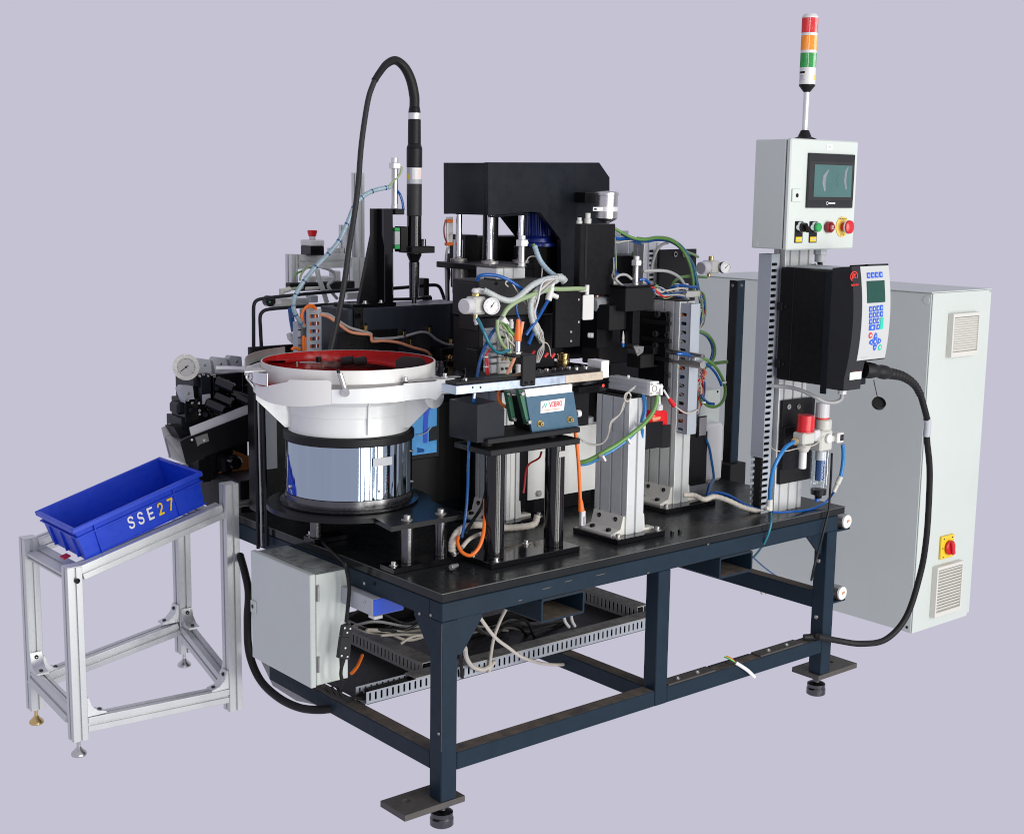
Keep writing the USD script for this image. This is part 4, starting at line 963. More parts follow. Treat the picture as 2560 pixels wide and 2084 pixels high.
r0_ = F(1240, 390, .015); AR.add('regulator_head', lathe([(0, 0), (.024, 0), (.026, .004), (.026, k0[2] - .0055 - r0_[2] - .004), (.022, k0[2] - .0055 - r0_[2]), (0, k0[2] - .0055 - r0_[2])], r0_, n=28), 'fitting')
r1_ = F(1240, 570, .015); AR.add('regulator_body', obox((k0[0], .017, (r0_[2] + r1_[2]) / 2), (.058, .048, r0_[2] - r1_[2] - .0006), None, .005), 'fitting')
AR.add('front_boss', cyl((k0[0] + .002, -.008, r0_[2] - .025), (k0[0] + .002, -.016, r0_[2] - .025), .014, 24), 'white_plastic')
AR.add('coupling', obox(((c[0] + k0[0]) / 2 - .002, .002, a[2] - .016), (.028, .030, .034), None, .003), 'frost')
f0, f1 = F(1212, 905, .012), r1_
AR.add('bowl', lathe([(.0240, .002), (.0275, .004), (.0285, .008), (.0285, f1[2] - f0[2] - .001)], (k0[0], .015, f0[2]), n=48), 'clear', smooth=True)
AR.add('filter_element', cyl((k0[0] + .002, .015, f0[2] + .025), (k0[0] + .002, .015, f1[2] - .030), .014, 24), 'blue_dark_tube')
AR.add('deflector', cyl((k0[0] + .002, .015, f1[2] - .0298), (k0[0] + .002, .015, f1[2] - .002), .016, 20), 'frost')
AR.add('bowl_guard_rod', cyl((k0[0] + .0295, .010, f0[2] + .006), (k0[0] + .0295, .010, f1[2] - .004), .0022, 10), 'steel')
AR.add('drain_base', lathe([(0, -.030), (.010, -.030), (.012, -.020), (.0235, -.018), (.0245, -.002), (0, -.0003)], (k0[0], .015, f0[2]), n=28), 'black')
AR.add('drain_ring', cyl((k0[0] - .006, .015, f0[2] - .040), (k0[0] - .006, .015, f0[2] - .0303), .008, 16), 'blue_tube')
s0 = F(1390, 465, .0)
AR.add('pressure_switch', obox(s0 + [0, .012, 0], (.032, .030, .032), None, .003), 'white_plastic')
AR.add('switch_display', box(s0[0] - .004, s0[0] + .013, s0[1] - .0036, s0[1] - .0031, s0[2] - .009, s0[2] + .010, .0002), 'bezel')
AR.add('switch_arm', obox((s0[0] - .028, .015, s0[2] - .002), (.022, .018, .020), None, .003), 'fitting')
# tubes of the unit
def tubeY(fr, pts): return [Y(*px(fr, u, v), y) for u, v, y in pts]
p1_ = tubeY('b3', ((1000, 495, -.004), (920, 545, -.015), (850, 650, -.02), (805, 760, -.015), (785, 880, .0), (778, 1010, .02)))
t = Thing('air_hose', 'blue air hose curving from the white valve down to the foot of the duct', 'hose', p1_[0])
t.add('hose', tube(p1_, .0062, 12), 'sky_tube'); t.add('brass_port', cyl(p1_[0] + [.004, .004, 0], p1_[0] + [-.006, -.003, .0], .011, 20), 'brass')
P = p1_[-1]; t.add('connector', cat(cyl(P + [0, 0, .004], P + [.001, 0, -.030], .0095, 16), cyl(P + [-.016, .0, -.022], P + [.001, 0, -.022], .006, 12)), 'fitting')
Q = tubeY('b3', ((790, 1110, .018), (792, 1190, -.012), (770, 1290, -.014), (730, 1380, .0), (690, 1440, .03), (640, 1500, .06)))
single('air_hose', 'thin teal air hose hanging over the table edge below the duct', 'hose', tube(Q, .0035, 10), 'teal_tube')
Q = tubeY('b3', ((1412, 525, .012), (1418, 600, .012), (1412, 700, .014), (1395, 800, .016)))
t = Thing('air_hose', 'blue air hose dropping from the pressure switch to a white inline connector', 'hose', Q[0])
t.add('hose', tube(Q, .0062, 12), 'sky_tube')
P, P2 = Q[-1], F(1335, 935, .025); t.add('connector', cat(cyl(P, P * .5 + P2 * .5, .0085, 16), cyl(P * .5 + P2 * .5, P2, .0068, 14)), 'fitting')
Q = [P2] + tubeY('b3', ((1300, 985, .04), (1240, 1040, .03), (1130, 1085, .03), (1000, 1103, .025), (880, 1112, .02), (800, 1108, .02)))
t.add('lower_hose', tube(Q, .0038, 10), 'blue_tube')
Q = tubeY('b3', ((1318, 600, .05), (1312, 760, .03), (1304, 900, .01), (1298, 1000, -.006), (1290, 1100, -.012), (1265, 1200, -.012), (1235, 1320, -.012), (1200, 1450, -.005), (1160, 1600, .0), (1140, 1700, .02)))
single('control_cable', 'thin black cable running down in front of the right table leg', 'cable', tube(Q, .0036, 8), 'rubber')
Q = tubeY('b3', ((770, 530, .05), (830, 575, .03), (920, 580, .02), (1010, 560, .0), (1100, 545, -.026), (1180, 520, -.026), (1250, 450, -.02)))
single('sensor_wire', 'thin white wire looping across the air preparation unit', 'wire', tube(Q, .0017, 8), 'cable_white')

# ================================================================== switch cabinet
CA = Thing('switch_cabinet', 'tall light grey switch cabinet standing behind the right end of the table', 'cabinet', (2.43, .7, .08))
CA.add('body', box(2.25, 2.612, .186, 1.30, .10, 1.325, .004), 'cabinet')
CA.add('front_panel', box(2.251, 2.600, .1825, .1857, .101, 1.324, .001), 'cabinet_white')
CA.add('door', box(2.6125, 2.632, .19, 1.29, .105, 1.318, .004), 'cabinet_white')
CA.add('roof', box(2.245, 2.62, .184, 1.305, 1.3253, 1.329, .001), 'cabinet')
P = X(*px('b4', 490, 160), 2.25); CA.add('lifting_plug', cyl(P, P + [-.002, 0, 0], .014, 24), 'cabinet_white')
P = X(*px('b4', 403, 1607), 2.25); CA.add('foot_screw', cyl(P, P + [-.003, 0, 0], .005, 12), 'black')
def vent(uvs, nm):
    a_, b_ = Y(*px('b4', *uvs[0]), .160), Y(*px('b4', *uvs[1]), .160)
    x0, x1, z0, z1 = a_[0], b_[0], b_[2], a_[2]
    g = CA.add('vent', prism(sbox(x0, z0, x1, z1).difference(sbox(x0 + .008, z0 + .016, x1 - .008, z1 - .012)), 'y', .160, .182), 'cream')
    CA.add('vent_back', box(x0 + .004, x1 - .004, .1755, .1815, z0 + .004, z1 - .004, .0005), 'cream', parent=g)
    n_ = 14
    for i in range(n_):
        zc_ = z0 + .018 + (z1 - z0 - .034) * (i + .5) / n_
        CA.add('louvre', obox(((x0 + x1) / 2, .1665, zc_), (x1 - x0 - .0165, .0125, .0036), np.array([[1, 0, 0], [0, .62, -.785], [0, .785, .62]]), .0006), 'cream', parent=g)
vent(((611, 222), (717, 400)), 'upper'); vent(((540, 1345), (641, 1530)), 'lower')
P = Y(*px('b4', 578, 1247), .178)
CA.add('switch_plate', box(P[0] - .040, P[0] + .040, .172, .1822, P[2] - .045, P[2] + .040, .003), 'yellow')
P = P + [.004, 0, -.004]
CA.add('switch_print', cat(*[box(P[0] + dx - .004, P[0] + dx + .004, .1715, .1719, P[2] + dz - .002, P[2] + dz + .002, .0002) for dx, dz in ((-.03, .034), (.022, .034), (-.036, 0), (-.03, -.034))]), 'slot_dark')
g = CA.add('switch_knob', cyl((P[0], .1717, P[2]), (P[0], .158, P[2]), .027, 32, .004), 'red')
CA.add('knob_grip', obox((P[0], .153, P[2]), (.016, .0095, .050), np.array([[.97, 0, .25], [0, 1, 0], [-.25, 0, .97]]), .003), 'red', parent=g)
# dark upright between the table and the cabinet
def SP(u, v, x): return X(*px('c8', u, v), x)
ua = SP(403, 112, 1.62); ub = SP(395, 1390, 1.62); uc = SP(458, 112, 1.62)
t = Thing('dark_upright', 'dark navy steel angle upright standing in front of the cabinet side', 'upright', (1.62, ua[1], ub[2]))
t.add('flange', box(1.62, 1.624, uc[1], ua[1], ub[2], ua[2], .001), 'black')
e_ = Y(*px('c8', 515, 115), uc[1] - .001)
t.add('flange', box(1.6245, max(e_[0], 1.65), uc[1], uc[1] + .004, ub[2], ua[2], .001), 'navy')
for u in (428, 486):
    P = SP(u, 150, 1.6195); t.add('screw', bolt(P, (-1, 0, 0), .005, .003), 'steel_dull')
t.add('foot', box(1.60, 1.68, uc[1] - .02, ua[1] + .02, .60, ub[2] - .0005, .002), 'black_matte')

# ================================================================== machine centre: housing, dial, columns
t = Thing('indexing_machine', 'dark slate painted indexing machine housing in the middle of the table', 'machine', (.7, .8, .70))
t.add('housing', box(.33, 1.06, .66, .97, .7003, 1.085, .003), 'slate')
t.add('side_housing', box(1.0605, 1.20, .67, .95, .7003, 1.055, .003), 'black_matte')
t.add('pedestal', cyl((.66, .60, .7003), (.66, .60, 1.112), .115, 40), 'black')
t.add('access_plate', box(.36, .62, .6535, .6597, .74, 1.04, .002), 'black_matte')
for x in (.38, .60):
    for z in (.76, 1.02): t.add('plate_screw', bolt((x, .6533, z), (0, -1, 0), .006, .005), 'steel_dull')
DZ = 1.128
ID = Thing('indexing_dial', 'round dark steel indexing dial with brass nests behind the feeder rail', 'indexing table', (.70, .56, 1.11))
ID.add('dial', lathe([(0, DZ - .016), (.268, DZ - .016), (.270, DZ - .014), (.270, DZ - .002), (.268, DZ), (0, DZ)], (.70, .56, 0), n=72), 'dark_steel')
ID.add('dial_cover', lathe([(0, DZ + .0003), (.17, DZ + .0003), (.17, DZ + .010), (.165, DZ + .012), (0, DZ + .012)], (.70, .56, 0), n=60), 'black')
for k in range(8):
    a_ = 2 * math.pi * (k + .3) / 8
    x, y = .70 + .232 * math.cos(a_), .56 + .232 * math.sin(a_)
    n_ = ID.add('nest', lathe([(0, DZ + .0003), (.021, DZ + .0003), (.021, DZ + .012), (.017, DZ + .0135), (.017, DZ + .024), (.019, DZ + .0255), (.019, DZ + .031), (.012, DZ + .032), (.012, DZ + .024), (0, DZ + .024)], (x, y, 0), n=28), 'brass' if x > .78 and y < .7 else 'dark_steel')
t = Thing('gearbox_cover', 'light grey cast gearbox of the indexing dial between the posts', 'gearbox', (.81, .55, .74))
q0, q1 = Y(1306, 1262, .485), Y(1507, 1075, .485)
t.add('casting', prism(rrect(q1[0] - q0[0], .150, .03, (q0[0] + q1[0]) / 2, .485 + .075), 'z', .748, .952), 'machine_grey')
t.add('top_plate', prism(rrect(q1[0] - q0[0] - .03, .12, .02, (q0[0] + q1[0]) / 2, .485 + .075), 'z', .9522, .970), 'alu_flat')
t.add('foot', box(q0[0] + .03, q1[0] - .03, .50, .62, .7003, .7478, .002), 'black')
t.add('drain_plug', cyl((q0[0] + .06, .484, .765), (q0[0] + .06, .476, .765), .010, 6), 'steel_dull')

# ------------------------------------------------------------------ station beam with the nutrunner
BM = Thing('station_beam', 'slate blue steel beam behind the bowl that carries the nutrunner station', 'beam', (.5, .9, 1.1))
b0, b1 = Y(868, 772, .85), Y(1172, 905, .85)
bzt = Y(1010, 765, .85)[2]
BM.add('beam', box(b0[0], b1[0], .85, 1.0, b1[2] + .02, bzt, .004), 'slate_light')
BM.add('support', box(b0[0] + .12, b1[0] - .03, .875, .965, 1.0853, b1[2] + .0197, .003), 'black')
c0, c1 = Y(*px('a3', 1110, 1270), .8485), Y(*px('a3', 1190, 1480), .8485)
BM.add('front_plate', box(c0[0], c1[0], .8425, .8497, c1[2], c0[2], .001), 'black')
P = Y(*px('a3', 1145, 1335), .842); BM.add('plate_screw', bolt(P, (0, -1, 0), .009, .008), 'black_gloss')
c0, c1 = Y(*px('a3', 970, 1480), .8485), Y(*px('a3', 1480, 1620), .8485)
BM.add('front_plate', box(c0[0], c1[0], .838, .8497, c1[2] - .02, c0[2], .001), 'black')
c0, c1 = Y(*px('a3', 1655, 1510), .8485), Y(*px('a3', 1775, 1625), .8485)
BM.add('window', box(c0[0], c1[0], .8465, .8497, c1[2], c0[2], .0005), 'slot_dark')
c0, c1 = Y(*px('a3', 1790, 1610), .835), Y(*px('a3', 2100, 1740), .835)
BM.add('motor_housing', box(c0[0], c1[0], .79, .8497, c1[2], c0[2], .004), 'black')
P = Y(*px('a3', 1930, 1700), .7895); BM.add('cable_gland', cat(cyl(P, P + [0, -.014, 0], .012, 16), cyl(P + [0, -.0142, 0], P + [0, -.024, 0], .008, 14)), 'brass')
def S(u, v, y=.90): return Y(*px('a3', u, v), y)
NR = Thing('nutrunner_bracket', 'tall black welded gusset bracket standing on the beam beside the nutrunner', 'bracket', S(1300, 1260))
pts = [S(*q) for q in ((1278, 418), (1452, 418), (1458, 1262), (1160, 1235), (1278, 640))]
NR.add('web', prism(poly([(p[0], p[2]) for p in pts]), 'y', .90, .915), 'black')
w0, w1 = S(1380, 418, .862), S(1456, 1250, .862)
NR.add('column', box(w0[0], w1[0], .862, .8997, bzt + .012, w0[2], .002), 'black_gloss')
b_0, b_1 = S(1085, 1262, .87), S(1462, 1262, .87)
NR.add('base_plate', box(b_0[0], b_1[0], .858, .96, bzt + .0003, bzt + .0117, .001), 'black_gloss')
for u in (1215, 1350):
    P = S(u, 1230, .868); NR.add('base_bolt', cat(washer((P[0], .868, bzt + .012), r=.010), bolt((P[0], .868, bzt + .0138), r=.006, h=.006)), 'steel')
h0, h1 = S(1462, 420, .872), S(1542, 470, .872)
NR.add('top_bracket', box(h0[0], h1[0], .865, .90, h1[2], h0[2], .0015), 'black_matte')
g0, g1 = S(1464, 582, .872), S(1508, 765, .872)
for (a_, b_, m) in ((582, 612, 'green'), (614, 728, 'grey_plastic'), (730, 765, 'green')):
    k0_, k1_ = S(1464, a_, .872), S(1508, b_, .872)
    NR.add('slide_block', box(k0_[0], k1_[0], .868, .897, k1_[2], k0_[2], .001), m)
l0, l1 = S(1512, 572, .872), S(1572, 790, .872)
NR.add('slide_arm', box(l0[0], l1[0], .866, .90, l1[2], l0[2], .0015), 'black_matte')
m0, m1 = S(1515, 745, .86), S(1790, 798, .86)
NR.add('tool_clamp', box(l1[0] + .0003, m1[0], .845, .915, m1[2], m0[2], .0015), 'black_matte')
P = S(1700, 690, .86); NR.add('clamp_screw', cat(cyl((P[0], .85, m0[2]), (P[0], .85, P[2] + .004), .0075, 16)), 'dark_steel')

tx = S(1636, 700, .876)[0]; ty = .876
def tz(v, fr='b8'): return at(*px(fr, 387, v), (tx, ty, 0))[2]
ppm = FPX / (CM[2] @ (np.array([tx, ty, 1.4]) - EYE))
def rw(w): return w * .40336 / ppm / 2
NT = Thing('nutrunner', 'upright black electric nutrunner spindle with grey label and arched cable', 'nutrunner', (tx, ty, tz(1635)))
def seg(nm, a, b, ra, rb, m): NT.add(nm, lathe([(0, 0), (ra * .96, 0), (ra, .001), (rb, tz(b) - tz(a) - .001), (rb * .96, tz(b) - tz(a) - .0002), (0, tz(b) - tz(a) - .0002)], (tx, ty, tz(a)), n=32), m)
seg('driver_bit', 1632, 1598, rw(30), rw(30), 'dark_steel'); seg('shaft', 1598, 1374, rw(60), rw(66), 'dark_steel'); seg('nose', 1374, 1325, rw(58), rw(96), 'black')
seg('gearcase', 1325, 1090, rw(90), rw(90), 'black_gloss'); seg('motor_body', 1090, 892, rw(93), rw(93), 'rubber_grey'); seg('label_sleeve', 892, 790, rw(93), rw(93), 'grey_plastic')
seg('handle', 790, 672, rw(96), rw(96), 'black_matte'); seg('handle_taper', 672, 645, rw(96), rw(80), 'black_matte'); seg('connector', 645, 493, rw(80), rw(78), 'black_matte'); seg('band', 493, 452, rw(77), rw(77), 'alu_flat'); seg('collar', 452, 412, rw(76), rw(64), 'black')
na = math.atan2(EYE[1] - ty, EYE[0] - tx)
def wrp(nm, a0, a1, va, vb, m): NT.add(nm, lathe([(rw(93) + .0002, tz(va)), (rw(93) + .0007, tz(va)), (rw(93) + .0007, tz(vb)), (rw(93) + .0002, tz(vb))], (tx, ty, 0), n=10, a0=na - off + a0, a1=na - off + a1), m)
wrp('label', -.25, 1.1, 862, 795, 'white')
for k in range(7): wrp('label_print', -.15 + k * .17, -.10 + k * .17, 858, 800, 'grey_plastic' if k < 3 else 'peach')
wrp('label_sign', -1.05, -.65, 862, 832, 'yellow')
wrp('side_label', -1.45, -1.2, 1030, 965, 'white')
arch = [np.array([tx, ty, tz(414)])] + [Y(*px('b8', u, v), y) for u, v, y in ((386, 350, .876), (365, 250, .875), (325, 170, .873), (270, 128, .87), (215, 150, .86), (170, 205, .85), (140, 252, .845))]
NT.add('cable_boot', sweep(spline(arch, 8), [rw(62), rw(62), rw(58), rw(50), rw(42), rw(38)], 18), 'rubber')
NT.add('cable_boot_end', sweep(spline([arch[-1] + (arch[-2] - arch[-1]) * .25, arch[-1] + (arch[-1] - arch[-2]) * .02], 2), rw(40), 16), 'rubber')
NT.add('cable', tube([arch[-1]] + [Y(*px('b8', u, v), y) for u, v, y in ((105, 350, .84), (78, 500, .83), (55, 680, .82), (38, 900, .80), (15, 1080, .79), (-20, 1300, .77))] + [Y(*px('a3', u, v), y) for u, v, y in ((1030, 1090, .765), (985, 1330, .76), (930, 1580, .755), (900, 1700, .75))], rw(33), 14), 'rubber_grey')
# slim air cylinder beside it
cx_ = S(1468, 300, .88)[0]
def mini(label, cxx, cyy, levels, rr, m='steel', grp=None, nm='air_cylinder'):
    """levels: bottom, barrel top, cap bottom, cap top"""
    z0, z1, z2, z3 = levels
    t = Thing(nm, label, 'air cylinder', (cxx, cyy, z0), grp)
    t.add('barrel', cyl((cxx, cyy, z0 + .012), (cxx, cyy, z2 - .0003), rr, 24), m)
    t.add('lower_cap', cyl((cxx, cyy, z0), (cxx, cyy, z0 + .0117), rr * 1.12, 24), 'alu_flat')
    t.add('upper_block', obox((cxx, cyy, (z2 + z1) / 2), (rr * 2.7, rr * 2.7, z1 - z2), None, .0015), 'alu_end')
    t.add('upper_cap', cyl((cxx, cyy, z1 + .0003), (cxx, cyy, z3), rr * 1.1, 24), 'alu_flat')
    t.add('port', cyl((cxx + rr * 1.36, cyy, (z1 + z2) / 2), (cxx + rr * 2.4, cyy, (z1 + z2) / 2), rr * .45, 14), 'fitting')
    return t
zc_ = lambda v: at(*px('b8', 265, v), (cx_, .88, 0))[2]
mini('slim steel air cylinder standing on the nutrunner bracket', cx_, .88, (S(1480, 418, .88)[2] + .0003, zc_(762), zc_(798), zc_(730)), .0095)

# ------------------------------------------------------------------ press frame
G = .65
PRS = Thing('frame_press', 'large black C shaped frame press with one cut off upper corner over the dial', 'press', (.9, .76, 1.1))
def GP(u, v, y=G): return Y(*px('a4', u, v), y)
pg = [GP(*q) for q in ((557, 90), (1520, 92), (1610, 222), (1608, 1700), (1200, 1700), (1186, 760), (1010, 527), (930, 520), (557, 552))]
pg2 = poly([(p[0], p[2]) for p in pg])
PRS.add('front_plate', prism(pg2, 'y', G, G + .018), 'slate')
PRS.add('rear_plate', prism(pg2, 'y', G + .20, G + .218), 'slate')
gx0, gz1, gz0 = pg[0][0], pg[0][2], pg[8][2]
PRS.add('end_plate', box(gx0, gx0 + .014, G + .0185, G + .1995, gz0 + .001, gz1 - .001, .001), 'slate')
PRS.add('top_plate', box(gx0 + .0145, pg[1][0] - .006, G + .0185, G + .1995, gz1 - .016, gz1 - .002, .001), 'slate')
PRS.add('back_column', box(pg[4][0] + .02, pg[3][0] - .006, G + .0185, G + .1995, 1.13, pg[2][2], .001), 'black')
PRS.add('bottom_plate', box(gx0 + .0145, pg[7][0] - .02, G + .0185, G + .1995, gz0 + .001, gz0 + .013, .001), 'black')
PRS.add('weld_bead', tube([GP(560, 556, G - .001), GP(600, 562, G - .001), GP(760, 548, G - .001), GP(905, 540, G - .001)], .003, 6, 6), 'slate')
for (x, y, ua, ub) in ((GP(575, 700, .675)[0], .675, 655, 545), (GP(843, 700, .675)[0], .675, 655, 545), (GP(303, 700, .832)[0], .832, 655, 545)):
    z0 = at(GP(0, 0)[0] * 0 + px('a4', 575, 940)[0], px('a4', 575, 940)[1], (x, y, 0))[2] if False else 1.452
    PRS.add('guide_shaft', cyl((x, y, z0), (x, y, gz0 + .0005), .0098, 24), 'shaft')
    PRS.add('shaft_collar', lathe([(0, 1.4385), (.026, 1.4385), (.026, 1.447), (.013, 1.4485), (.013, 1.4515), (0, 1.4515)], (x, y, 0), n=28), 'steel_dull')
sx1 = GP(303, 700, .832)[0]
PRS.add('tool_plate', box(sx1 - .055, GP(870, 900, .675)[0] + .02, .645, .875, 1.420, 1.438, .002), 'black')
zs_ = at(*px('a4', 298, 1225), (sx1, .832, 0))[2]
PRS.add('guide_sleeve', cyl((sx1, .832, zs_), (sx1, .832, 1.4197), .0195, 28, .001), 'steel_dull')
PRS.add('lower_shaft', cyl((sx1, .832, 1.09), (sx1, .832, zs_ - .0003), .0105, 20), 'shaft')
PRS.add('ram', cyl((gx0 + .10, .76, 1.4383), (gx0 + .10, .76, gz0 + .0008), .024, 28), 'black')
# dark boxes behind the shafts
q0, q1 = GP(395, 735, .90), GP(1165, 1000, .90)
t = Thing('drilling_unit', 'black drilling unit behind the bright guide shafts of the press', 'machine', (q0[0] + .1, .95, q1[2]))
t.add('block', box(q0[0], q1[0], .905, 1.0, q1[2] - .06, q0[2], .003), 'black_matte')
t.add('step', box(q0[0] - .02, q0[0] + .03, .895, .98, q1[2] + .01, q0[2] + .006, .002), 'black')
for k in range(3): t.add('side_clip', box(q0[0] - .0225, q0[0] - .0202, .905 + k * .02, .915 + k * .02, q0[2] - .09, q0[2] - .01, .0005), 'alu_flat')
t.add('bearing_cover', box(q0[0] + .05, q0[0] + .10, .899, .9047, q1[2] + .02, q0[2] - .04, .001), 'rubber_grey')
# motor
mp = GP(990, 640, .745); mx, my = mp[0], .745
mz = lambda v: at(*px('a4', 1000, v), (mx, my, 0))[2]
t = Thing('finned_motor', 'blue finned electric motor standing on end inside the press frame', 'motor', (mx, my, mz(815)))
fin = Polygon([((.036 + (.006 if (i // 2) % 2 else 0)) * math.cos(a_), (.036 + (.006 if (i // 2) % 2 else 0)) * math.sin(a_)) for i, a_ in enumerate(np.linspace(0, 2 * math.pi, 88, endpoint=False))])
v_, f_ = prism(fin, 'z', mz(725), mz(530)); t.add('finned_body', (v_ + [mx, my, 0], f_), 'motor_blue', smooth=15)
t.add('flange', lathe([(0, mz(815)), (.060, mz(815)), (.060, mz(790)), (.046, mz(780)), (.044, mz(750)), (.048, mz(735)), (.040, mz(726)), (0, mz(726))], (mx, my, 0), n=40), 'motor_blue')
t.add('mount_block', box(mx - .055, mx + .060, .70, .80, 1.20, mz(815) - .0003, .003), 'black')
# compact silver cylinder
q0, q1 = GP(632, 1005, .47), GP(882, 1098, .47)
t = Thing('compact_cylinder', 'silver square compact air cylinder with a dark top under the press', 'air cylinder', (q0[0] + .05, .52, q1[2]))
t.add('body', box(q0[0], q1[0], .47, .565, q1[2], q0[2], .003), 'aluminium')
t.add('top_cover', box(q0[0] - .002, q1[0] + .002, .468, .567, q0[2] + .0003, q0[2] + .0035, .001), 'brown_plate')
for f in (.22, .55): t.add('body_groove', box(q0[0] + (q1[0] - q0[0]) * f, q0[0] + (q1[0] - q0[0]) * f + .004, .4690, .4698, q1[2] + .001, q0[2] - .001, .0002), 'steel_dull')
t.add('side_port', cyl((q0[0] - .001, .53, q1[2] + .004), (q0[0] - .016, .53, q1[2] + .004), .006, 14), 'white_plastic')
# station body under it
q0, q1 = GP(478, 1105, .475), GP(1150, 1690, .475)
t = Thing('press_station', 'black press station body behind the valves and the looping blue hose', 'machine station', (q0[0] + .1, .53, q1[2]))
t.add('upper_body', box(q0[0], q1[0] - .05, .475, .60, q1[2] + .10, GP(600, 1100, .475)[2] - .004, .003), 'rubber_grey')
t.add('lower_body', box(q0[0] + .004, q1[0], .480, .60, DZ + .014, q1[2] + .0995, .003), 'black')
w0_ = X(*px('a4', 372, 1130), q0[0] - .002); w1_ = X(*px('a4', 468, 1550), q0[0] - .002)
t.add('side_plate', box(q0[0] - .014, q0[0] - .0003, w1_[1], w0_[1] + .02, w1_[2], w0_[2], .0015), 'black')
for (u, v) in ((625, 1140),): P = GP(u, v, .4745); t.add('screw', bolt(P, (0, -1, 0), .005, .003), 'black')
# big black column in front
q0, q1 = Y(1452, 560, .40), Y(1531, 880, .40)
t = Thing('front_column', 'tall smooth black column plate right of the press station', 'column', (q0[0] + .06, .41, q1[2]))
t.add('column', box(q0[0], q1[0], .40, .4275, Y(1500, 738, .40)[2], q0[2], .002), 'black')
t.add('column_edge', box(q0[0] + .018, q0[0] + .026, .3985, .3998, q0[2] - .16, q0[2] - .004, .0004), 'black_matte')
l0_, l1_ = GP(1145, 1195, .385), GP(1357, 1688, .385)
t.add('lower_block', box(l0_[0], l1_[0], .385, .3995, l1_[2], l0_[2], .002), 'black')
for v in (1280, 1475, 1560, 1640):
    P = GP(1342 if v < 1500 else 1275, v, .3845); t.add('small_screw', bolt(P, (0, -1, 0), .0035, .002), 'steel_dull')
k0_, k1_ = GP(1382, 1242, .38), GP(1470, 1452, .38)
t.add('white_plate', prism(rrect(k1_[0] - k0_[0], k0_[2] - k1_[2], .004, (k0_[0] + k1_[0]) / 2, (k0_[2] + k1_[2]) / 2), 'y', .380, .384), 'white_plastic')
t.add('plate_stay', box((k0_[0] + k1_[0]) / 2 - .008, (k0_[0] + k1_[0]) / 2 + .008, .3843, .3997, (k0_[2] + k1_[2]) / 2 - .02, (k0_[2] + k1_[2]) / 2 + .02, .001), 'black')
P = GP(1445, 1590, .38); t.add('hose_port', cat(cyl(P + [-.004, .006, 0], P, .0075, 16), ring(P, P + [.006, -.006, 0], .0075, .004, 18)), 'frost')
P, P2 = GP(1475, 1322, .44), GP(1600, 1322, .44)
t = Thing('roller_arm', 'pale grey horizontal roller right of the white plate', 'roller', P); t.add('roller', cyl(P, P2 + [0, 0, P[2] - P2[2]], .0215, 28, .006), 'grey_plastic'); t.add('spring_stud', cyl((P[0] + .012, .44, P[2] + .0217), (P[0] + .012, .44, P[2] + .05), .006, 14), 'copper')
q0_, q1_ = Y(1528, 778, .60), Y(1700, 1010, .60)
t = Thing('rear_slide_unit', 'dark slide unit filling the gap behind the glue nozzle', 'machine', (q0_[0] + .1, .65, .70))
t.add('body', box(q0_[0], q1_[0], .60, .648, q1_[2], q0_[2], .003), 'black'); t.add('stand', box(q0_[0] + .03, q1_[0] - .03, .605, .64, .7003, q1_[2] - .0003, .002), 'black_matte')
q0_, q1_ = Y(1500, 800, .52), Y(1570, 905, .52)
t.add('arm', box(q0_[0], q1_[0], .52, .5995, q1_[2], q0_[2], .003), 'black_matte'); q0_, q1_ = Y(1500, 778, .50), Y(1525, 815, .50); t.add('grey_joint', box(q0_[0], q1_[0], .50, .5195, q1_[2], q0_[2], .003), 'steel_dull')
# steel lubricator pot
ax = GP(1582, 450, .52)[0]; az = lambda v: at(*px('a4', 1590, v), (ax, .52, 0))[2]
t = Thing('steel_pot', 'shiny steel lubricator pot with lid strapped to the press frame', 'pot', (ax, .52, az(620)))
t.add('pot', lathe([(0, az(620)), (.014, az(612)), (.028, az(590)), (.035, az(575)), (.035, az(378)), (0, az(378))], (ax, .52, 0), n=40), 'steel')
t.add('lid', lathe([(0, az(377)), (.037, az(377)), (.0378, az(370)), (.037, az(355)), (.030, az(343)), (0, az(338))], (ax, .52, 0), n=40), 'steel')
t.add('strap', cat(ring((ax, .52, az(515)), (ax, .52, az(475)), .0359, .0352, 40), box(ax - .074, ax - .033, .4985, .5005, az(512), az(478), .0006)), 'alu_end')
t.add('strap_eye', box(ax - .070, ax - .060, .4975, .4984, az(503), az(487), .0003), 'slot_dark')
m0_, m1_ = GP(1345, 350, .63), GP(1500, 440, .63)
t.add('mount', box(m0_[0], m1_[0], .60, .6495, m1_[2], m0_[2], .002), 'black')
for (u, v0, v1, r_, nm) in ((1348, 610, 568, .0085, 'lock_nut'), (1422, 600, 530, .010, 'top_fitting')):
    P = GP(u, v0, .412); P2 = GP(u, v1, .412)
    single(nm, 'pale ' + ('brass coloured nut' if nm == 'lock_nut' else 'stepped plastic fitting') + ' on top of the tall black column', 'fitting', cat(cyl((P[0], .412, q0[2] + .0005), (P[0], .412, (P2[2] + q0[2]) / 2), r_, 16), cyl((P[0], .412, (P2[2] + q0[2]) / 2), (P[0], .412, P2[2]), r_ * .75, 16)), 'fitting')

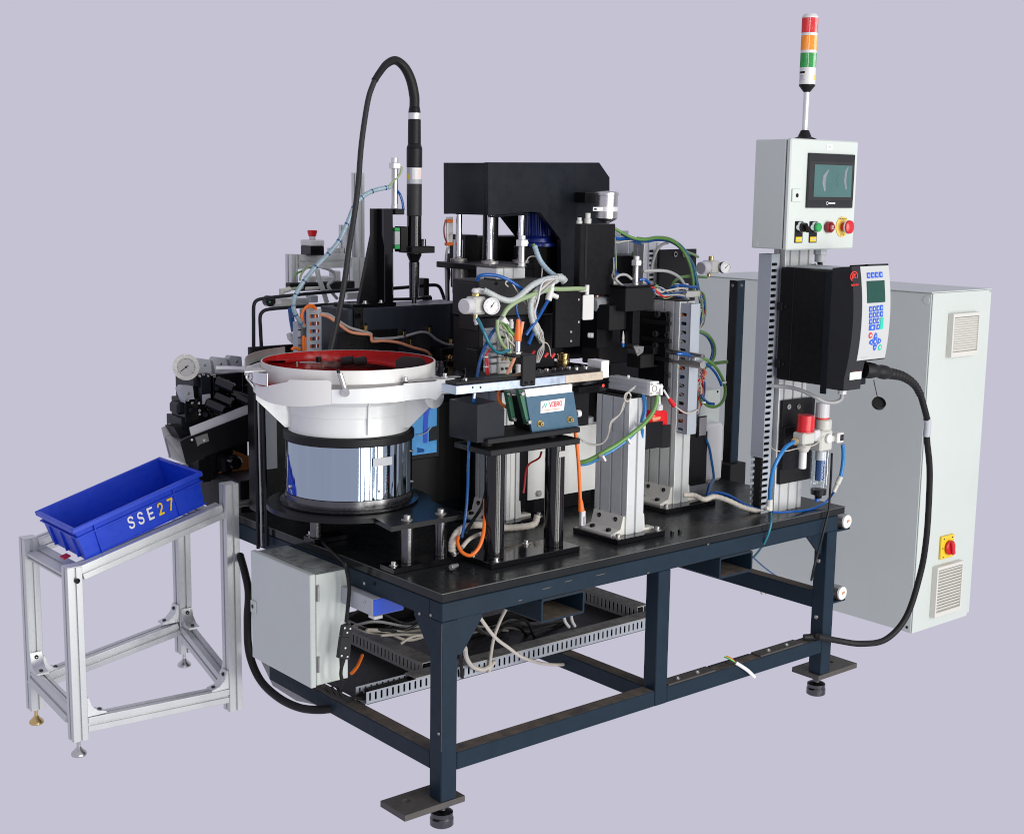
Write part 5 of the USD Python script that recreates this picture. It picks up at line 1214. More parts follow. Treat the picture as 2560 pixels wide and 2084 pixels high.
# ------------------------------------------------------------------ gauges and regulators
def gauge(t, P, axis, r, depth, cup, rim, needle=.8):
    P = np.asarray(P, float); a_ = np.asarray(axis, float); a_ /= np.linalg.norm(a_)
    ex = np.cross([0, 0, 1.0], a_); ex /= np.linalg.norm(ex); ey = np.cross(a_, ex)
    t.add('gauge_case', lathe([(0, -depth), (r * .96, -depth), (r * 1.02, -depth * .8), (r * 1.02, -.002), (0, -.002)], P, a_, 40), cup)
    t.add('gauge_rim', ring(P - a_ * .0018, P + a_ * .002, r * (1.16 if r > .03 else 1.04), r * (.80 if r > .03 else .90), 40), rim)
    f = t.add('gauge_face', cyl(P - a_ * .0017, P + a_ * .0001, r * .895, 40, .0002), 'dim_face' if r > .03 else 'white')
    ms = []
    for k in range(25):
        th = math.radians(225 - k * 11.25); L = .14 if k % 4 == 0 else .08
        d = ex * math.cos(th) + ey * math.sin(th); n_ = -ex * math.sin(th) + ey * math.cos(th)
        ms.append(obox(P + a_ * .0003 + d * r * (.80 - L / 2), (r * L, r * (.035 if k % 4 == 0 else .02), .0003), np.array([d, n_, a_]), .0001))
    t.add('gauge_scale', cat(*ms), 'black', parent=f)
    d = ex * math.cos(needle) + ey * math.sin(needle); n_ = -ex * math.sin(needle) + ey * math.cos(needle)
    t.add('gauge_needle', cat(obox(P + a_ * .0009 + d * r * .18, (r * .85, r * .07, .0005), np.array([d, n_, a_]), .0001), cyl(P + a_ * .0004, P + a_ * .0014, r * .10, 14)), 'black', parent=f)
VA = np.array([-.42, -.90, .06])
gp = GP(588, 1337, .335)
GR = Thing('pressure_regulator', 'pale pressure regulator with round white gauge in front of the press station', 'regulator', gp)
gauge(GR, gp, VA, .0222, .026, 'black_matte', 'frost', .95)
rb = GP(450, 1330, .375)
GR.add('body', obox(rb, (.046, .042, .048), None, .006), 'fitting'); GR.add('knob', cyl(rb + [-.024, -.004, 0], rb + [-.050, -.012, 0], .0215, 24, .003), 'frost')
GR.add('top_port', cat(cyl(rb + [0, 0, .0245], rb + [0, 0, .032], .011, 16)), 'brass'); GR.add('top_elbow', cat(cyl(rb + [0, 0, .0322], rb + [0, 0, .046], .012, 18, .004), cyl(rb + [.004, -.002, .040], rb + [.024, -.008, .036], .008, 14)), 'white_plastic')
GR.add('lower_port', cat(cyl(rb + [0, 0, -.0245], rb + [.0, 0, -.036], .0065, 14)), 'brass'); GR.add('lower_elbow', cyl(rb + [0, 0, -.0362], rb + [.001, -.006, -.052], .0075, 14), 'frost')
g2 = Y(*px('a6', 1262, 486), .56)
GR2 = Thing('pressure_regulator', 'pale pressure regulator with small gauge standing out right above the cabinet top', 'regulator', g2)
gauge(GR2, g2, np.array([-.35, -.93, .05]), .0190, .026, 'black_matte', 'frost', .8)
rb2 = Y(*px('a6', 1120, 480), .60)
GR2.add('body', obox(rb2, (.048, .046, .044), None, .006), 'fitting'); GR2.add('knob', cyl(rb2 + [-.025, -.004, .0], rb2 + [-.062, -.012, -.002], .021, 24, .003), 'frost')
GR2.add('neck', cyl(rb2 + [.022, -.012, 0], g2 + [-.006, .014, 0], .010, 14), 'fitting'); GR2.add('top_port', cat(cyl(rb2 + [0, 0, .0225], rb2 + [0, 0, .036], .009, 16)), 'brass'); GR2.add('lower_port', cyl(rb2 + [-.008, 0, -.0225], rb2 + [-.008, 0, -.032], .007, 14), 'brass')

# ------------------------------------------------------------------ valve stack in front of the press station
VS = Thing('valve_stack', 'stack of pale grey solenoid valves tangled with hoses beside the orange sensor', 'valve block', Y(*px('c4', 550, 1290), .33))
def C4(u, v, y=.33): return Y(*px('c4', u, v), y)
for i, (v0, v1) in enumerate(((575, 790), (800, 900), (930, 1000), (1025, 1110), (1130, 1290))):
    a_, b_ = C4(450, v0), C4(620, v1)
    VS.add('valve', box(a_[0], b_[0] + .012, .33, .40, b_[2], a_[2], .002), 'fitting' if i else 'white_plastic')
    e_ = C4(345, v0 + 20)
    VS.add('coil', cat(box(e_[0], a_[0] - .0004, .336, .372, b_[2] + .002, a_[2] - .003, .003)), 'grey_plastic')
    f_ = C4(700, v0)
    VS.add('port_block', box(b_[0] + .0124, f_[0], .338, .39, b_[2] + .001, a_[2] - .002, .002), 'fitting')
    for k in (.3, .72):
        P = np.array([a_[0] * (1 - k) + b_[0] * k, .3297, (a_[2] + b_[2]) / 2 + .003 * (i % 2)])
        VS.add('port', cat(cyl(P, P + [0, -.004, 0], .004, 12)), 'slot_dark' if (i + int(k * 10)) % 2 else 'brass')
P = C4(655, 470, .35); VS.add('top_button', cat(cyl(P + [0, 0, -.012], P + [0, 0, .008], .0065, 16), cyl(P + [0, 0, .0082], P + [0, 0, .014], .005, 14)), 'white_plastic')
P = C4(710, 720, .325); VS.add('elbow', cyl(P + [-.006, 0, .008], P + [.006, -.004, -.006], .008, 14), 'white_plastic')
P = C4(770, 1210, .325); VS.add('elbow', cyl(P + [0, 0, .012], P + [0, 0, -.014], .007, 14), 'white_plastic')
VS.add('mount', box(C4(345, 1290)[0], C4(700, 1290)[0], .401, .45, DZ + .0125, C4(500, 1290)[2] + .06, .002), 'black')
P = C4(490, 370, .325); VS.add('silencer', cyl(P, C4(570, 480, .325), .011, 16), 'white_plastic')
for k, (u, w) in enumerate(((230, 5), (262, 7))):
    Q = [C4(310 + 6 * k, 880), C4(250 + 5 * k, 960), C4(u, 1080, .325), C4(u + 6, 1200, .32), C4(u + 20, 1310, .32)]
    single('red_wire', ('left' if k == 0 else 'right') + ' red valve lead of the pair with white ties left of the valve stack', 'wire', tube(Q, .0025, 8), 'cable_red', 'red valve leads')
for v in (1015, 1180):
    P = C4(228, v, .322); single('cable_tie', ('upper' if v == 1015 else 'lower') + ' white tie around the red valve leads', 'cable tie', obox(P, (.012, .010, .004), None, .001), 'white_plastic')

# mini cylinder with white block in the middle
mx2 = GP(850, 800, .44)[0]; mzz = lambda v: at(*px('a4', 855, v), (mx2, .44, 0))[2]
mini('small pale air cylinder standing in the middle in front of the blue motor', mx2, .44, (mzz(995), mzz(762), mzz(818), mzz(725)), .0092)
# mini cylinder on the right station
R3 = lambda u, v, y=.36: Y(*px('a6', u, v), y)
mx3 = R3(418, 500)[0]; mz3 = lambda v: at(*px('a6', 420, v), (mx3, .36, 0))[2]
mini('small silver air cylinder upright on the right hand station', mx3, .36, (mz3(668), mz3(415), mz3(468), mz3(378)), .0078)
RS = Thing('right_station', 'black right hand assembly station between the tall column and the slotted duct', 'machine station', R3(450, 1200))
q0, q1 = R3(322, 678, .335), R3(582, 888, .335)
RS.add('head', box(q0[0], q1[0], .335, .41, q1[2], q0[2], .002), 'black_matte')
RS.add('head_cap', box(q0[0] - .004, q1[0] + .003, .330, .412, q0[2] + .0003, q0[2] + .006, .001), 'black')
q0, q1 = R3(392, 890, .345), R3(448, 1205, .345)
RS.add('slide', box(q0[0], q1[0], .345, .40, q1[2], q0[2] - .001, .002), 'black')
q0, q1 = R3(168, 845, .375), R3(386, 1065, .375)
RS.add('tool_block', box(q0[0], q1[0], .375, .43, q1[2], q0[2], .002), 'black_matte')
q0, q1 = R3(60, 880, .43), R3(200, 1240, .43)
RS.add('rear_block', box(q0[0], q1[0], .432, .50, q1[2], q0[2], .002), 'black')
xs = 1.082
a_, b_ = X(*px('a6', 452, 885), xs), X(*px('a6', 792, 1720), xs)
RS.add('screw_plate', box(xs, xs + .0175, max(b_[1], .328), a_[1], b_[2], a_[2], .001), 'black')
for u, v in ((625, 925), (730, 930), (605, 1110), (720, 1120), (605, 1215), (720, 1220), (720, 1500), (712, 1640)):
    P = X(*px('a6', u, v), xs - .0003); RS.add('plate_bolt', bolt(P, (-1, 0, 0), .0105, .008), 'rubber_grey')
for k, v in enumerate((1000, 1165, 1340)):
    P = X(*px('a6', 620, v), xs); RS.add('plate_step', box(xs - .012, xs - .0005, P[1] - .06, P[1] + .06, P[2] - .006, P[2] + .006, .001), 'black_matte')
c0_, c1_ = R3(940, 1388, .25), R3(700, 1345, .50)
RS.add('slide_cylinder', cyl((c0_[0] - .003, .2, c0_[2]), (c0_[0] - .003, .36, c0_[2]), .0125, 24, .002), 'steel_dull')
RS.add('slide_rod', cyl((c0_[0] - .026, .18, c0_[2] + .030), (c0_[0] - .026, .56, c0_[2] + .030), .0075, 18), 'steel')
RS.add('rod_block', box(c0_[0] - .05, c0_[0] + .012, .36, .40, c0_[2] - .016, c0_[2] + .042, .002), 'black_matte')
P = R3(390, 1225, .34); P2 = R3(490, 1315, .34)
RS.add('guide_plate', prism(poly([(P[0], P[2]), (P2[0], P[2] - .004), (P2[0] - .004, P2[2] + .01), (P[0] + .02, P2[2])]), 'y', .34, .344), 'steel')
q0, q1 = R3(460, 1310, .36), R3(640, 1420, .36)
RS.add('lower_slide', box(q0[0], q1[0], .36, .42, q1[2], q0[2], .002), 'black_matte')
q0, q1 = R3(180, 1510, .30), R3(440, 1700, .30)
P = R3(292, 1215, .38)
NZ = Thing('glue_nozzle', 'small white dispensing nozzle with a blue collar beside the black slide', 'nozzle', P)
NZ.add('tip', lathe([(0, 0), (.0042, 0), (.0042, .004), (.0032, .010), (.0042, .011), (.0036, .020), (.0014, .036), (0, .036)], P + [0, 0, .006], n=16), 'white_plastic'); NZ.add('collar', cyl(P + [0, 0, -.006], P + [0, 0, .0058], .0055, 16), 'blue_tube')
q0, q1 = Y(*px('c5', 222, 1122), .17), Y(*px('c5', 405, 1420), .17)
single('stop_block', 'bright machined block at the right end of the feeder rail', 'block', box(r1[0] + .001, r1[0] + .030, .10, .155, zr1 - .02, q0[2], .001), 'alu_end')
# lower slide under the rail's end, with the square cylinder
CYL = Thing('square_cylinder', 'silver square air cylinder lying on top of the short front post', 'air cylinder', Y(1636, 971, .075))
P = Y(1636, 971, .062); h_ = .0165
CYL.add('end_cap', prism(rrect(.035, .038, .003, P[0], P[2]), 'y', .062, .0745), 'alu_end')
CYL.add('barrel', prism(slotted(.034, .037, .006, .003).buffer(0), 'y', .0748, .245) if False else tuple((lambda vf: (vf[0] + [P[0], 0, P[2]], vf[1]))(prism(slotted(.034, .037, .005, .003), 'y', .0748, .225))), 'alu_flat', smooth=20)
CYL.add('rear_cap', prism(rrect(.035, .038, .003, P[0], P[2]), 'y', .2253, .245), 'black_matte')
for dx in (-.012, .012):
    for dz in (-.013, .013): CYL.add('cap_screw', cat(ring((P[0] + dx, .0618, P[2] + dz), (P[0] + dx, .0600, P[2] + dz), .0036, .002, 12)), 'steel_dull')
CYL.add('bore', ring((P[0], .0618, P[2]), (P[0], .060, P[2]), .0095, .0075, 24), 'steel_dull')
CYL.add('top_screw', cyl((P[0] - .004, .16, P[2] + .0187), (P[0] - .004, .16, P[2] + .026), .004, 12), 'white')
CYL.add('saddle', box(P[0] - .024, P[0] + .018, .10, .23, 1.1013, P[2] - .0192, .001), 'black')
CYL.add('elbow', cat(cyl(P + [.018, .006, .002], P + [.032, .002, .004], .007, 14), cyl(P + [.026, .002, .002], P + [.026, .0, -.020], .006, 14)), 'white_plastic')
GT = [P + [.034, -.002, -.006], Y(*px('a8', 745, 370), .06), Y(*px('a8', 788, 428), .07)]
t = Thing('inductive_sensor', 'thin grey sensor lead ending in a red shrink sleeve', 'sensor', GT[0])
t.add('lead', tube(GT[:2], .003, 8), 'frost'); t.add('sleeve', sweep(np.array([GT[1], GT[1] * .7 + GT[2] * .3, GT[2]]), [.004, .0065, .007], 12), 'red')
# dark slide rails under the feeder rail's right end
q0, q1 = Y(*px('a8', 30, 235), .30), Y(*px('a8', 400, 330), .30)
SL = Thing('cross_slide', 'black cross slide under the right end of the feeder rail', 'slide', q0)
for k, (yy, dz) in enumerate(((.28, 0), (.33, -.012))): SL.add('slide_rail', box(q0[0] - .02, q1[0] + .02, yy, yy + .03, q0[2] - .03 + dz, q0[2] - .015 + dz, .001), 'black_matte')
P = Y(*px('a8', 325, 280), .275); SL.add('green_stop', box(P[0] - .012, P[0] + .014, .272, .2797, P[2] - .006, P[2] + .006, .001), 'spring_green')
SL.add('carrier', box(q0[0] + .02, q0[0] + .10, .365, .45, .98, q0[2] - .045, .002), 'black')
q0, q1 = Y(*px('a8', 315, 612), .20), Y(*px('a8', 415, 722), .20)
t = Thing('clamp_block', 'small grey clamp block with two screws beside the front post', 'clamp', q0)
t.add('block', box(q0[0], .7155, .16, .20, q1[2], q0[2], .002), 'alu_flat')
for k in (.25, .7): t.add('screw', bolt((q0[0] + .02, .1598, q1[2] + (q0[2] - q1[2]) * k), (0, -1, 0), .006, .004), 'steel')

# ================================================================== left rear: hydraulic valves, chute, pipes
HY = 1.22
def H(u, v, y=HY): return Y(*px('c2', u, v), y)
HV = Thing('hydraulic_valve_bank', 'black bank of hydraulic valves with grey plugs behind the crate stand', 'valve bank', H(600, 800))
def hbox(t, nm, u0, v0, u1, v1, y, d, m, b=.002): a_, b_ = H(u0, v0, y), H(u1, v1, y); return t.add(nm, box(a_[0], b_[0], y, y + d, b_[2], a_[2], b), m)
hbox(HV, 'manifold', 360, 350, 1010, 690, 1.215, .12, 'black'); hbox(HV, 'manifold', 230, 800, 560, 900, 1.20, .10, 'slate')
hbox(HV, 'valve_body', 268, 600, 545, 830, 1.19, .09, 'black'); hbox(HV, 'valve_body', 445, 330, 560, 640, 1.185, .03, 'slate'); hbox(HV, 'valve_body', 575, 330, 900, 560, 1.19, .03, 'black')
hbox(HV, 'solenoid', 190, 640, 300, 760, 1.20, .06, 'slate', .012); hbox(HV, 'solenoid', 372, 380, 455, 470, 1.20, .06, 'slate', .012); hbox(HV, 'solenoid', 385, 500, 450, 580, 1.225, .05, 'slate', .01)
for (u, v) in ((730, 450), (720, 600), (900, 590)):
    P = H(u, v, 1.183); HV.add('valve_cap', cyl(P + [0, .03, 0], P, .019, 24, .004), 'black_gloss')
a_, b_ = H(458, 548, 1.1835), H(548, 645, 1.1835); HV.add('data_plate', box(a_[0], b_[0], 1.1825, 1.1848, b_[2], a_[2], .0004), 'grey_plastic')
for (pts, y) in (([(400, 190), (440, 158), (545, 172), (560, 300), (430, 310)], 1.20), ([(572, 180), (600, 142), (722, 155), (728, 270), (600, 320)], 1.21), ([(742, 165), (770, 126), (885, 138), (893, 245), (785, 262)], 1.22), ([(210, 490), (245, 450), (355, 455), (380, 650), (270, 640)], 1.19)):
    HV.add('din_plug', prism(poly([(H(u, v, y)[0], H(u, v, y)[2]) for u, v in pts]), 'y', y, y + .028), 'grey_plastic')
    c_ = np.mean([H(u, v, y) for u, v in pts], axis=0); HV.add('plug_screw', cyl(c_ + [.004, -.0003, 0], c_ + [.004, -.004, 0], .004, 12), 'steel')
hbox(HV, 'plinth', 470, 700, 960, 1420, 1.27, .10, 'black_matte'); hbox(HV, 'leg', 420, 1260, 560, 1490, 1.26, .08, 'black_matte'); 
gh = H(283, 250, 1.17)
HG = Thing('hydraulic_gauge', 'round glycerine pressure gauge with steel rim standing out at the far left', 'gauge', gh)
gauge(HG, gh, np.array([-.30, -.95, .05]), .0335, .026, 'steel_dull', 'steel_dull', -2.5); HG.add('stem', cyl(gh + [.012, .03, -.020], H(440, 430, 1.225), .007, 12), 'steel_dull')
for (u, v, r_) in ((620, 590, .011), (660, 390, .010), (830, 500, .012), (600, 480, .009), (930, 470, .012), (800, 690, .012), (480, 760, .010), (340, 720, .011), (560, 770, .010), (640, 690, .012)):
    P = H(u, v, 1.186); HV.add('port_plug', hexbolt(P, (-.2, -1, .1), r_, .014), 'black_gloss')
for (u, v) in ((430, 345), (470, 330), (520, 345), (590, 335), (300, 610), (345, 640), (420, 640), (425, 720), (430, 760), (520, 700), (740, 470), (560, 330), (590, 350)):
    P = H(u, v, 1.184); HV.add('socket_screw', bolt(P, (0, -1, 0), .0042, .003), 'steel')
for (u0, v0, u1, v1) in ((690, 420, 760, 470), (660, 560, 770, 640), (860, 540, 930, 620), (590, 640, 660, 720)):
    a_, b_ = H(u0, v0, 1.16), H(u1, v1, 1.16); c_ = (a_ + b_) / 2; HV.add('solenoid', cyl(c_ + [-.024, .03, .012], c_ + [.022, -.004, -.012], .017, 22, .004), 'black_gloss')
for k, L in enumerate((((600, 700), (640, 800), (760, 860), (900, 830)), ((880, 610), (960, 700), (990, 800)), ((560, 860), (600, 960), (640, 1080)))):
    HV.add('hydraulic_hose', tube([H(u, v, 1.175) for u, v in L], .008, 10), 'rubber')
# delivery chute
CHT = Thing('delivery_chute', 'sloping black and white sheet metal chute ending above the blue crate', 'chute', H(300, 1000, 1.15))
def chp(pts, y0, y1, nm, m): CHT.add(nm, prism(poly([(H(u, v, y0)[0], H(u, v, y0)[2]) for u, v in pts]), 'y', y0, y1), m)
chp([(222, 1060), (330, 1005), (1025, 735), (1028, 1035), (585, 1180), (300, 1308), (285, 1290)], 1.150, 1.154, 'near_side', 'black_matte')
chp([(322, 905), (1022, 630), (1025, 735), (345, 1002)], 1.158, 1.161, 'liner', 'white')
e0, e1, e2_, e3 = H(285, 1296, 1.156), H(222, 1055, 1.156), H(60, 1000, 1.32), H(125, 1235, 1.32)
v_ = np.array([H(285, 1296, 1.156), H(1020, 1010, 1.156), H(1020, 1010, 1.156) + [0, .12, 0], H(285, 1296, 1.156) + [0, .12, 0]])
CHT.add('chute_floor', (np.vstack([v_, v_ + [0, 0, .003]]), np.array([(0, 2, 1), (0, 3, 2), (4, 5, 6), (4, 6, 7), (0, 1, 5), (0, 5, 4), (1, 2, 6), (1, 6, 5), (2, 3, 7), (2, 7, 6), (3, 0, 4), (3, 4, 7)])), 'white_plastic', smooth=False)
fpts = [(60, 1005), (160, 960), (205, 965), (250, 1200), (1020, 930), (1025, 1010), (290, 1300), (125, 1235)]
CHT.add('far_side', prism(poly([(H(u, v, 1.156)[0] - .035 * (u < 260) * 0, H(u, v, 1.156)[2]) for u, v in ((205, 968), (330, 905), (1020, 640), (1025, 960), (290, 1290))]), 'y', 1.272, 1.275), 'white_plastic')
g_ = H(60, 1005, 1.156); 
CHT.add('lip', (lambda a, b, c, d: (np.vstack([[a, b, c, d], np.array([a, b, c, d]) + [.002, 0, -.003]]), np.array([(0, 1, 2), (0, 2, 3), (4, 6, 5), (4, 7, 6), (0, 4, 5), (0, 5, 1), (1, 5, 6), (1, 6, 2), (2, 6, 7), (2, 7, 3), (3, 7, 4), (3, 4, 0)])))(H(285, 1297, 1.156), H(125, 1237, 1.160), H(62, 1005, 1.268), H(215, 965, 1.270)), 'white_plastic', smooth=False)
chp([(150, 905), (300, 890), (330, 985), (225, 1030)], 1.20, 1.26, 'deflector', 'black_matte')
a_ = H(378, 1010, 1.1495); CHT.add('side_latch', prism(poly([(H(u, v, 1.15)[0], H(u, v, 1.15)[2]) for u, v in ((375, 1010), (510, 965), (528, 1050), (430, 1085), (405, 1108))]), 'y', 1.1470, 1.1497), 'steel_dull')
for u, v in ((345, 1037), (478, 1043)): P = H(u, v, 1.1465); CHT.add('latch_rivet', cyl(P, P + [0, -.002, 0], .004, 12), 'white')
single('orange_sheet', 'orange sheet half hidden under the chute', 'sheet', prism(poly([(H(u, v, 1.24)[0], H(u, v, 1.24)[2]) for u, v in ((800, 1150), (900, 1190), (1040, 1255), (1040, 1415), (850, 1400), (640, 1420), (680, 1500), (640, 1400), (650, 1385), (780, 1340))]).buffer(0), 'y', 1.24, 1.244), 'orange_sheet')
t = Thing('hand_valve', 'round black hand valve knob in front of the orange panel', 'valve', H(815, 1280, 1.20))
P = H(815, 1280, 1.18); t.add('knob', lathe([(0, 0), (.020, 0), (.022, .003), (.021, .022), (.017, .026), (0, .026)], P + [0, .012, 0], (-.1, -1, 0), 24), 'black_gloss'); t.add('stem', cyl(P + [0, .013, 0], H(690, 1230, 1.235), .011, 16), 'black'); t.add('body', obox(H(705, 1290, 1.235), (.035, .05, .05), None, .006), 'black_matte')
t.add('drop_pipe', cyl(H(725, 1300, 1.235), H(725, 1500, 1.235), .016, 18), 'black')
# sump plate behind the table's left end
a_, b_ = H(440, 1480, 1.10), H(1400, 1680, 1.10)
t = Thing('rear_tray', 'dark tray with a pale edge behind the left end of the table', 'tray', a_)
t.add('tray', box(H(870, 1500, 1.10)[0], H(1700, 1500, 1.10)[0], 1.10, 1.45, .66, H(900, 1480, 1.10)[2], .002), 'black_matte')
t.add('edge_strip', box(H(860, 1680, 1.06)[0], H(1700, 1680, 1.06)[0], 1.07, 1.0997, H(1100, 1705, 1.07)[2] - .008, H(1100, 1685, 1.07)[2], .001), 'steel_dull')
# pale panel and dark cabinet beside the drum
def C1(u, v, y): return Y(*px('c1', u, v), y)
a_, b_ = H(1140, 690, .98), H(1275, 1345, .98)
t = Thing('pump_cover', 'dark pump cover with a pale vertical panel between the pipes and the drum', 'cover', (b_[0], 1.0, b_[2]))
t.add('pale_panel', box(a_[0], b_[0], .98, .984, b_[2], a_[2], .001), 'grey_plastic')
t.add('cover', box(a_[0] - .02, a_[0] + .30, .9845, 1.05, .7003, 1.10, .003), 'black')
a_, b_ = C1(345, 1200, 1.09), C1(960, 1340, 1.09)
single('oil_tank', 'black flat oil tank behind the bowl under the two bent pipes', 'tank', box(a_[0], C1(965, 1200, 1.09)[0], 1.09, 1.105, 1.10, C1(650, 1195, 1.09)[2], .002), 'black')
# two bent pipes
def pipe(nm, label, pts, r, m, grp=None): return single(nm, label, 'pipe', tube(pts, r, 12, 6), m, grp)
pp = lambda L: [C1(u, v, y) for u, v, y in L]
pipe('bent_pipe', 'taller dark bent pipe rising left of the bowl and running right', pp(((395, 1225, 1.14), (395, 900, 1.14), (396, 680, 1.14), (418, 610, 1.14), (480, 575, 1.14), (700, 545, 1.14), (1100, 505, 1.14), (1500, 470, 1.15), (1800, 445, 1.16))), .0055, 'slate')
pipe('bent_pipe', 'shorter dark bent pipe rising left of the bowl inside the taller one', pp(((498, 1210, 1.12), (488, 1000, 1.12), (480, 830, 1.12), (500, 760, 1.12), (570, 715, 1.12), (800, 690, 1.12), (1100, 668, 1.13), (1600, 635, 1.15))), .0055, 'slate')
pR = lambda L: [Y(*px('a3', u, v), y) for u, v, y in L]
pipe('bent_pipe', 'dark bent pipe ending behind the nutrunner shaft and dipping to the right', pR(((1440, 1105, 1.10), (1600, 1092, 1.10), (1800, 1075, 1.10), (1850, 1090, 1.10), (1880, 1150, 1.10), (1905, 1235, 1.08))), .0058, 'slate')
pipe('bent_pipe', 'straight dark pipe low behind the nutrunner shaft', pR(((1300, 1200, 1.06), (1600, 1195, 1.06), (1770, 1187, 1.06))), .0052, 'slate')
t = Thing('pipe_clamp', 'black pipe clamp block on the pipes right of the nutrunner shaft', 'clamp', Y(*px('a3', 1740, 1200), 1.05))
a_, b_ = Y(*px('a3', 1722, 1018), 1.085), Y(*px('a3', 1768, 1180), 1.085); t.add('block', box(a_[0], b_[0], 1.085, 1.12, b_[2], a_[2], .003), 'black'); P = Y(*px('a3', 1750, 1190), 1.05); t.add('foot', cyl(P + [-.015, 0, 0], P + [.012, 0, 0], .010, 16), 'black')
# two vertical hydraulic lines down to the table end
VX = -.012
for k, (ut, ub, grp) in enumerate(((1040, 1075, 'first'), (1068, 1105, 'second'), (1118, 1145, 'third'))):
    P, Q = X(*px('c2', ut, 560), VX), X(*px('e1', (95, 150, 210)[k] + 10, 300 - 18 * (k > 0)), VX)
    single('vertical_line', ('leftmost dark' if k == 0 else 'middle pale' if k == 1 else 'rightmost dark') + ' vertical hydraulic line left of the drum', 'pipe', cyl(P, [P[0], (P[1] + Q[1]) / 2, Q[2]], .0052 if k != 1 else .0035, 14), 'slate' if k != 1 else 'steel_dull', 'vertical lines left of the drum')

# aluminium frame with the emergency stop box
FYY = 1.36
fr_ = lambda u, v, y=FYY: Y(*px('a3', u, v), y)
AF = Thing('rear_profile_frame', 'pale aluminium profile frame at the back left under the emergency stop box', 'frame', fr_(600, 1100))
def fbar(u0, v0, u1, v1, d=.04, y=FYY, vert=True):
    a_, b_ = fr_(u0, v0, y), fr_(u1, v1, y)
    w, h = b_[0] - a_[0], a_[2] - b_[2]
    if vert: AF.add('post', profile(((a_[0] + b_[0]) / 2, y + d / 2, b_[2]), ((a_[0] + b_[0]) / 2, y + d / 2, a_[2]), w, d, (1, 0, 0)), 'aluminium', smooth=20)
    else: AF.add('rail', profile((a_[0], y + d / 2, (a_[2] + b_[2]) / 2), (b_[0], y + d / 2, (a_[2] + b_[2]) / 2), d, h, (0, 1, 0)), 'aluminium', smooth=20)
fbar(578, 812, 640, 1120); fbar(642, 815, 1095, 925, vert=False); fbar(1105, 842, 1222, 1110, y=1.33); fbar(1150, 110, 1212, 838, y=1.345); fbar(1040, 560, 1090, 838, y=1.39); fbar(940, 760, 1035, 838, y=1.39)
EB = Thing('emergency_stop_box', 'white and dark green push button box with a red mushroom button on the rear frame', 'push button', fr_(760, 820))
a_, b_, c_ = fr_(742, 690, 1.33), fr_(866, 738, 1.33), fr_(866, 822, 1.33)
w = b_[0] - a_[0]; dw = max(.05, X(*px('a3', 655, 735), a_[0])[1] - 1.33); xm = (a_[0] + b_[0]) / 2
EB.add('lower_box', box(a_[0] + .001, b_[0] - .001, 1.331, 1.329 + dw, c_[2], b_[2] - .0003, .002), 'black_gloss'); EB.add('upper_box', box(a_[0], b_[0], 1.33, 1.33 + dw, b_[2], a_[2], .003), 'white_plastic')
ym = 1.33 + dw / 2; zb_2 = at(*px('a3', 757, 655), (xm, ym, 0))[2]; zt_3 = at(*px('a3', 757, 604), (xm, ym, 0))[2]
EB.add('button_collar', cyl((xm, ym, a_[2] + .0003), (xm, ym, zb_2), .0105, 20), 'frost'); EB.add('button', lathe([(0, 0), (.0125, 0), (.0160, (zt_3 - zb_2) * .7), (.0165, (zt_3 - zb_2) * .9), (.014, zt_3 - zb_2), (0, zt_3 - zb_2)], (xm, ym, zb_2 + .0002), n=28), 'red')
# little rear pneumatic cluster
RC = Thing('rear_air_fittings', 'cluster of pale air fittings and valves behind the bent pipes', 'valve block', C1(1000, 600, 1.24))
def cbx(u0, v0, u1, v1, y, d, m, nm='valve'): a_, b_ = C1(u0, v0, y), C1(u1, v1, y); RC.add(nm, box(a_[0], b_[0], y, y + d, b_[2], a_[2], .003), m)
cbx(740, 570, 900, 690, 1.20, .05, 'fitting', 'filter'); P = C1(610, 600, 1.18); RC.add('dark_knob', cyl(P + [0, .02, 0], P + [0, -.01, 0], .017, 24, .003), 'black'); P = C1(606, 612, 1.165); RC.add('green_light', cyl(P, P + [0, -.003, 0], .004, 12), 'spring_green')
P, P2 = C1(640, 625, 1.21), C1(745, 625, 1.21); RC.add('bowl', cyl(P, P2, .016, 20, .004), 'frost')
cbx(1140, 270, 1240, 360, 1.27, .04, 'fitting'); cbx(1350, 275, 1460, 365, 1.27, .04, 'white_plastic'); cbx(1480, 200, 1560, 340, 1.28, .04, 'white_plastic'); cbx(1010, 360, 1750, 440, 1.25, .03, 'black_matte', 'plate'); cbx(880, 360, 1000, 420, 1.26, .03, 'black', 'plate'); cbx(1150, 530, 1260, 620, 1.22, .03, 'grey_plastic'); cbx(900, 560, 1140, 660, 1.235, .02, 'alu_flat', 'plate'); cbx(1640, 480, 1800, 580, 1.20, .03, 'alu_flat', 'plate')
P = C1(770, 470, 1.2); RC.add('elbow', cat(cyl(P + [0, 0, -.012], P + [.0, 0, .008], .0085, 14), cyl(P, P + [.03, 0, .006], .008, 14)), 'fitting')
RC.add('tube', tube(pp(((780, 455, 1.2), (870, 440, 1.2), (950, 430, 1.21), (1050, 420, 1.22))), .004, 8), 'pale_green_tube'); RC.add('tube', tube(pp(((1090, 435, 1.19), (1180, 430, 1.19), (1260, 425, 1.20))), .0055, 10), 'fitting'); RC.add('tube', tube(pp(((940, 300, 1.25), (960, 240, 1.25), (1060, 190, 1.25), (1110, 150, 1.25), (1200, 170, 1.25))), .0035, 8), 'green_tube')
RC.add('tube', tube(pp(((1010, 330, 1.245), (1030, 250, 1.245), (1100, 160, 1.245), (1220, 140, 1.245))), .0035, 8), 'pale_green_tube')
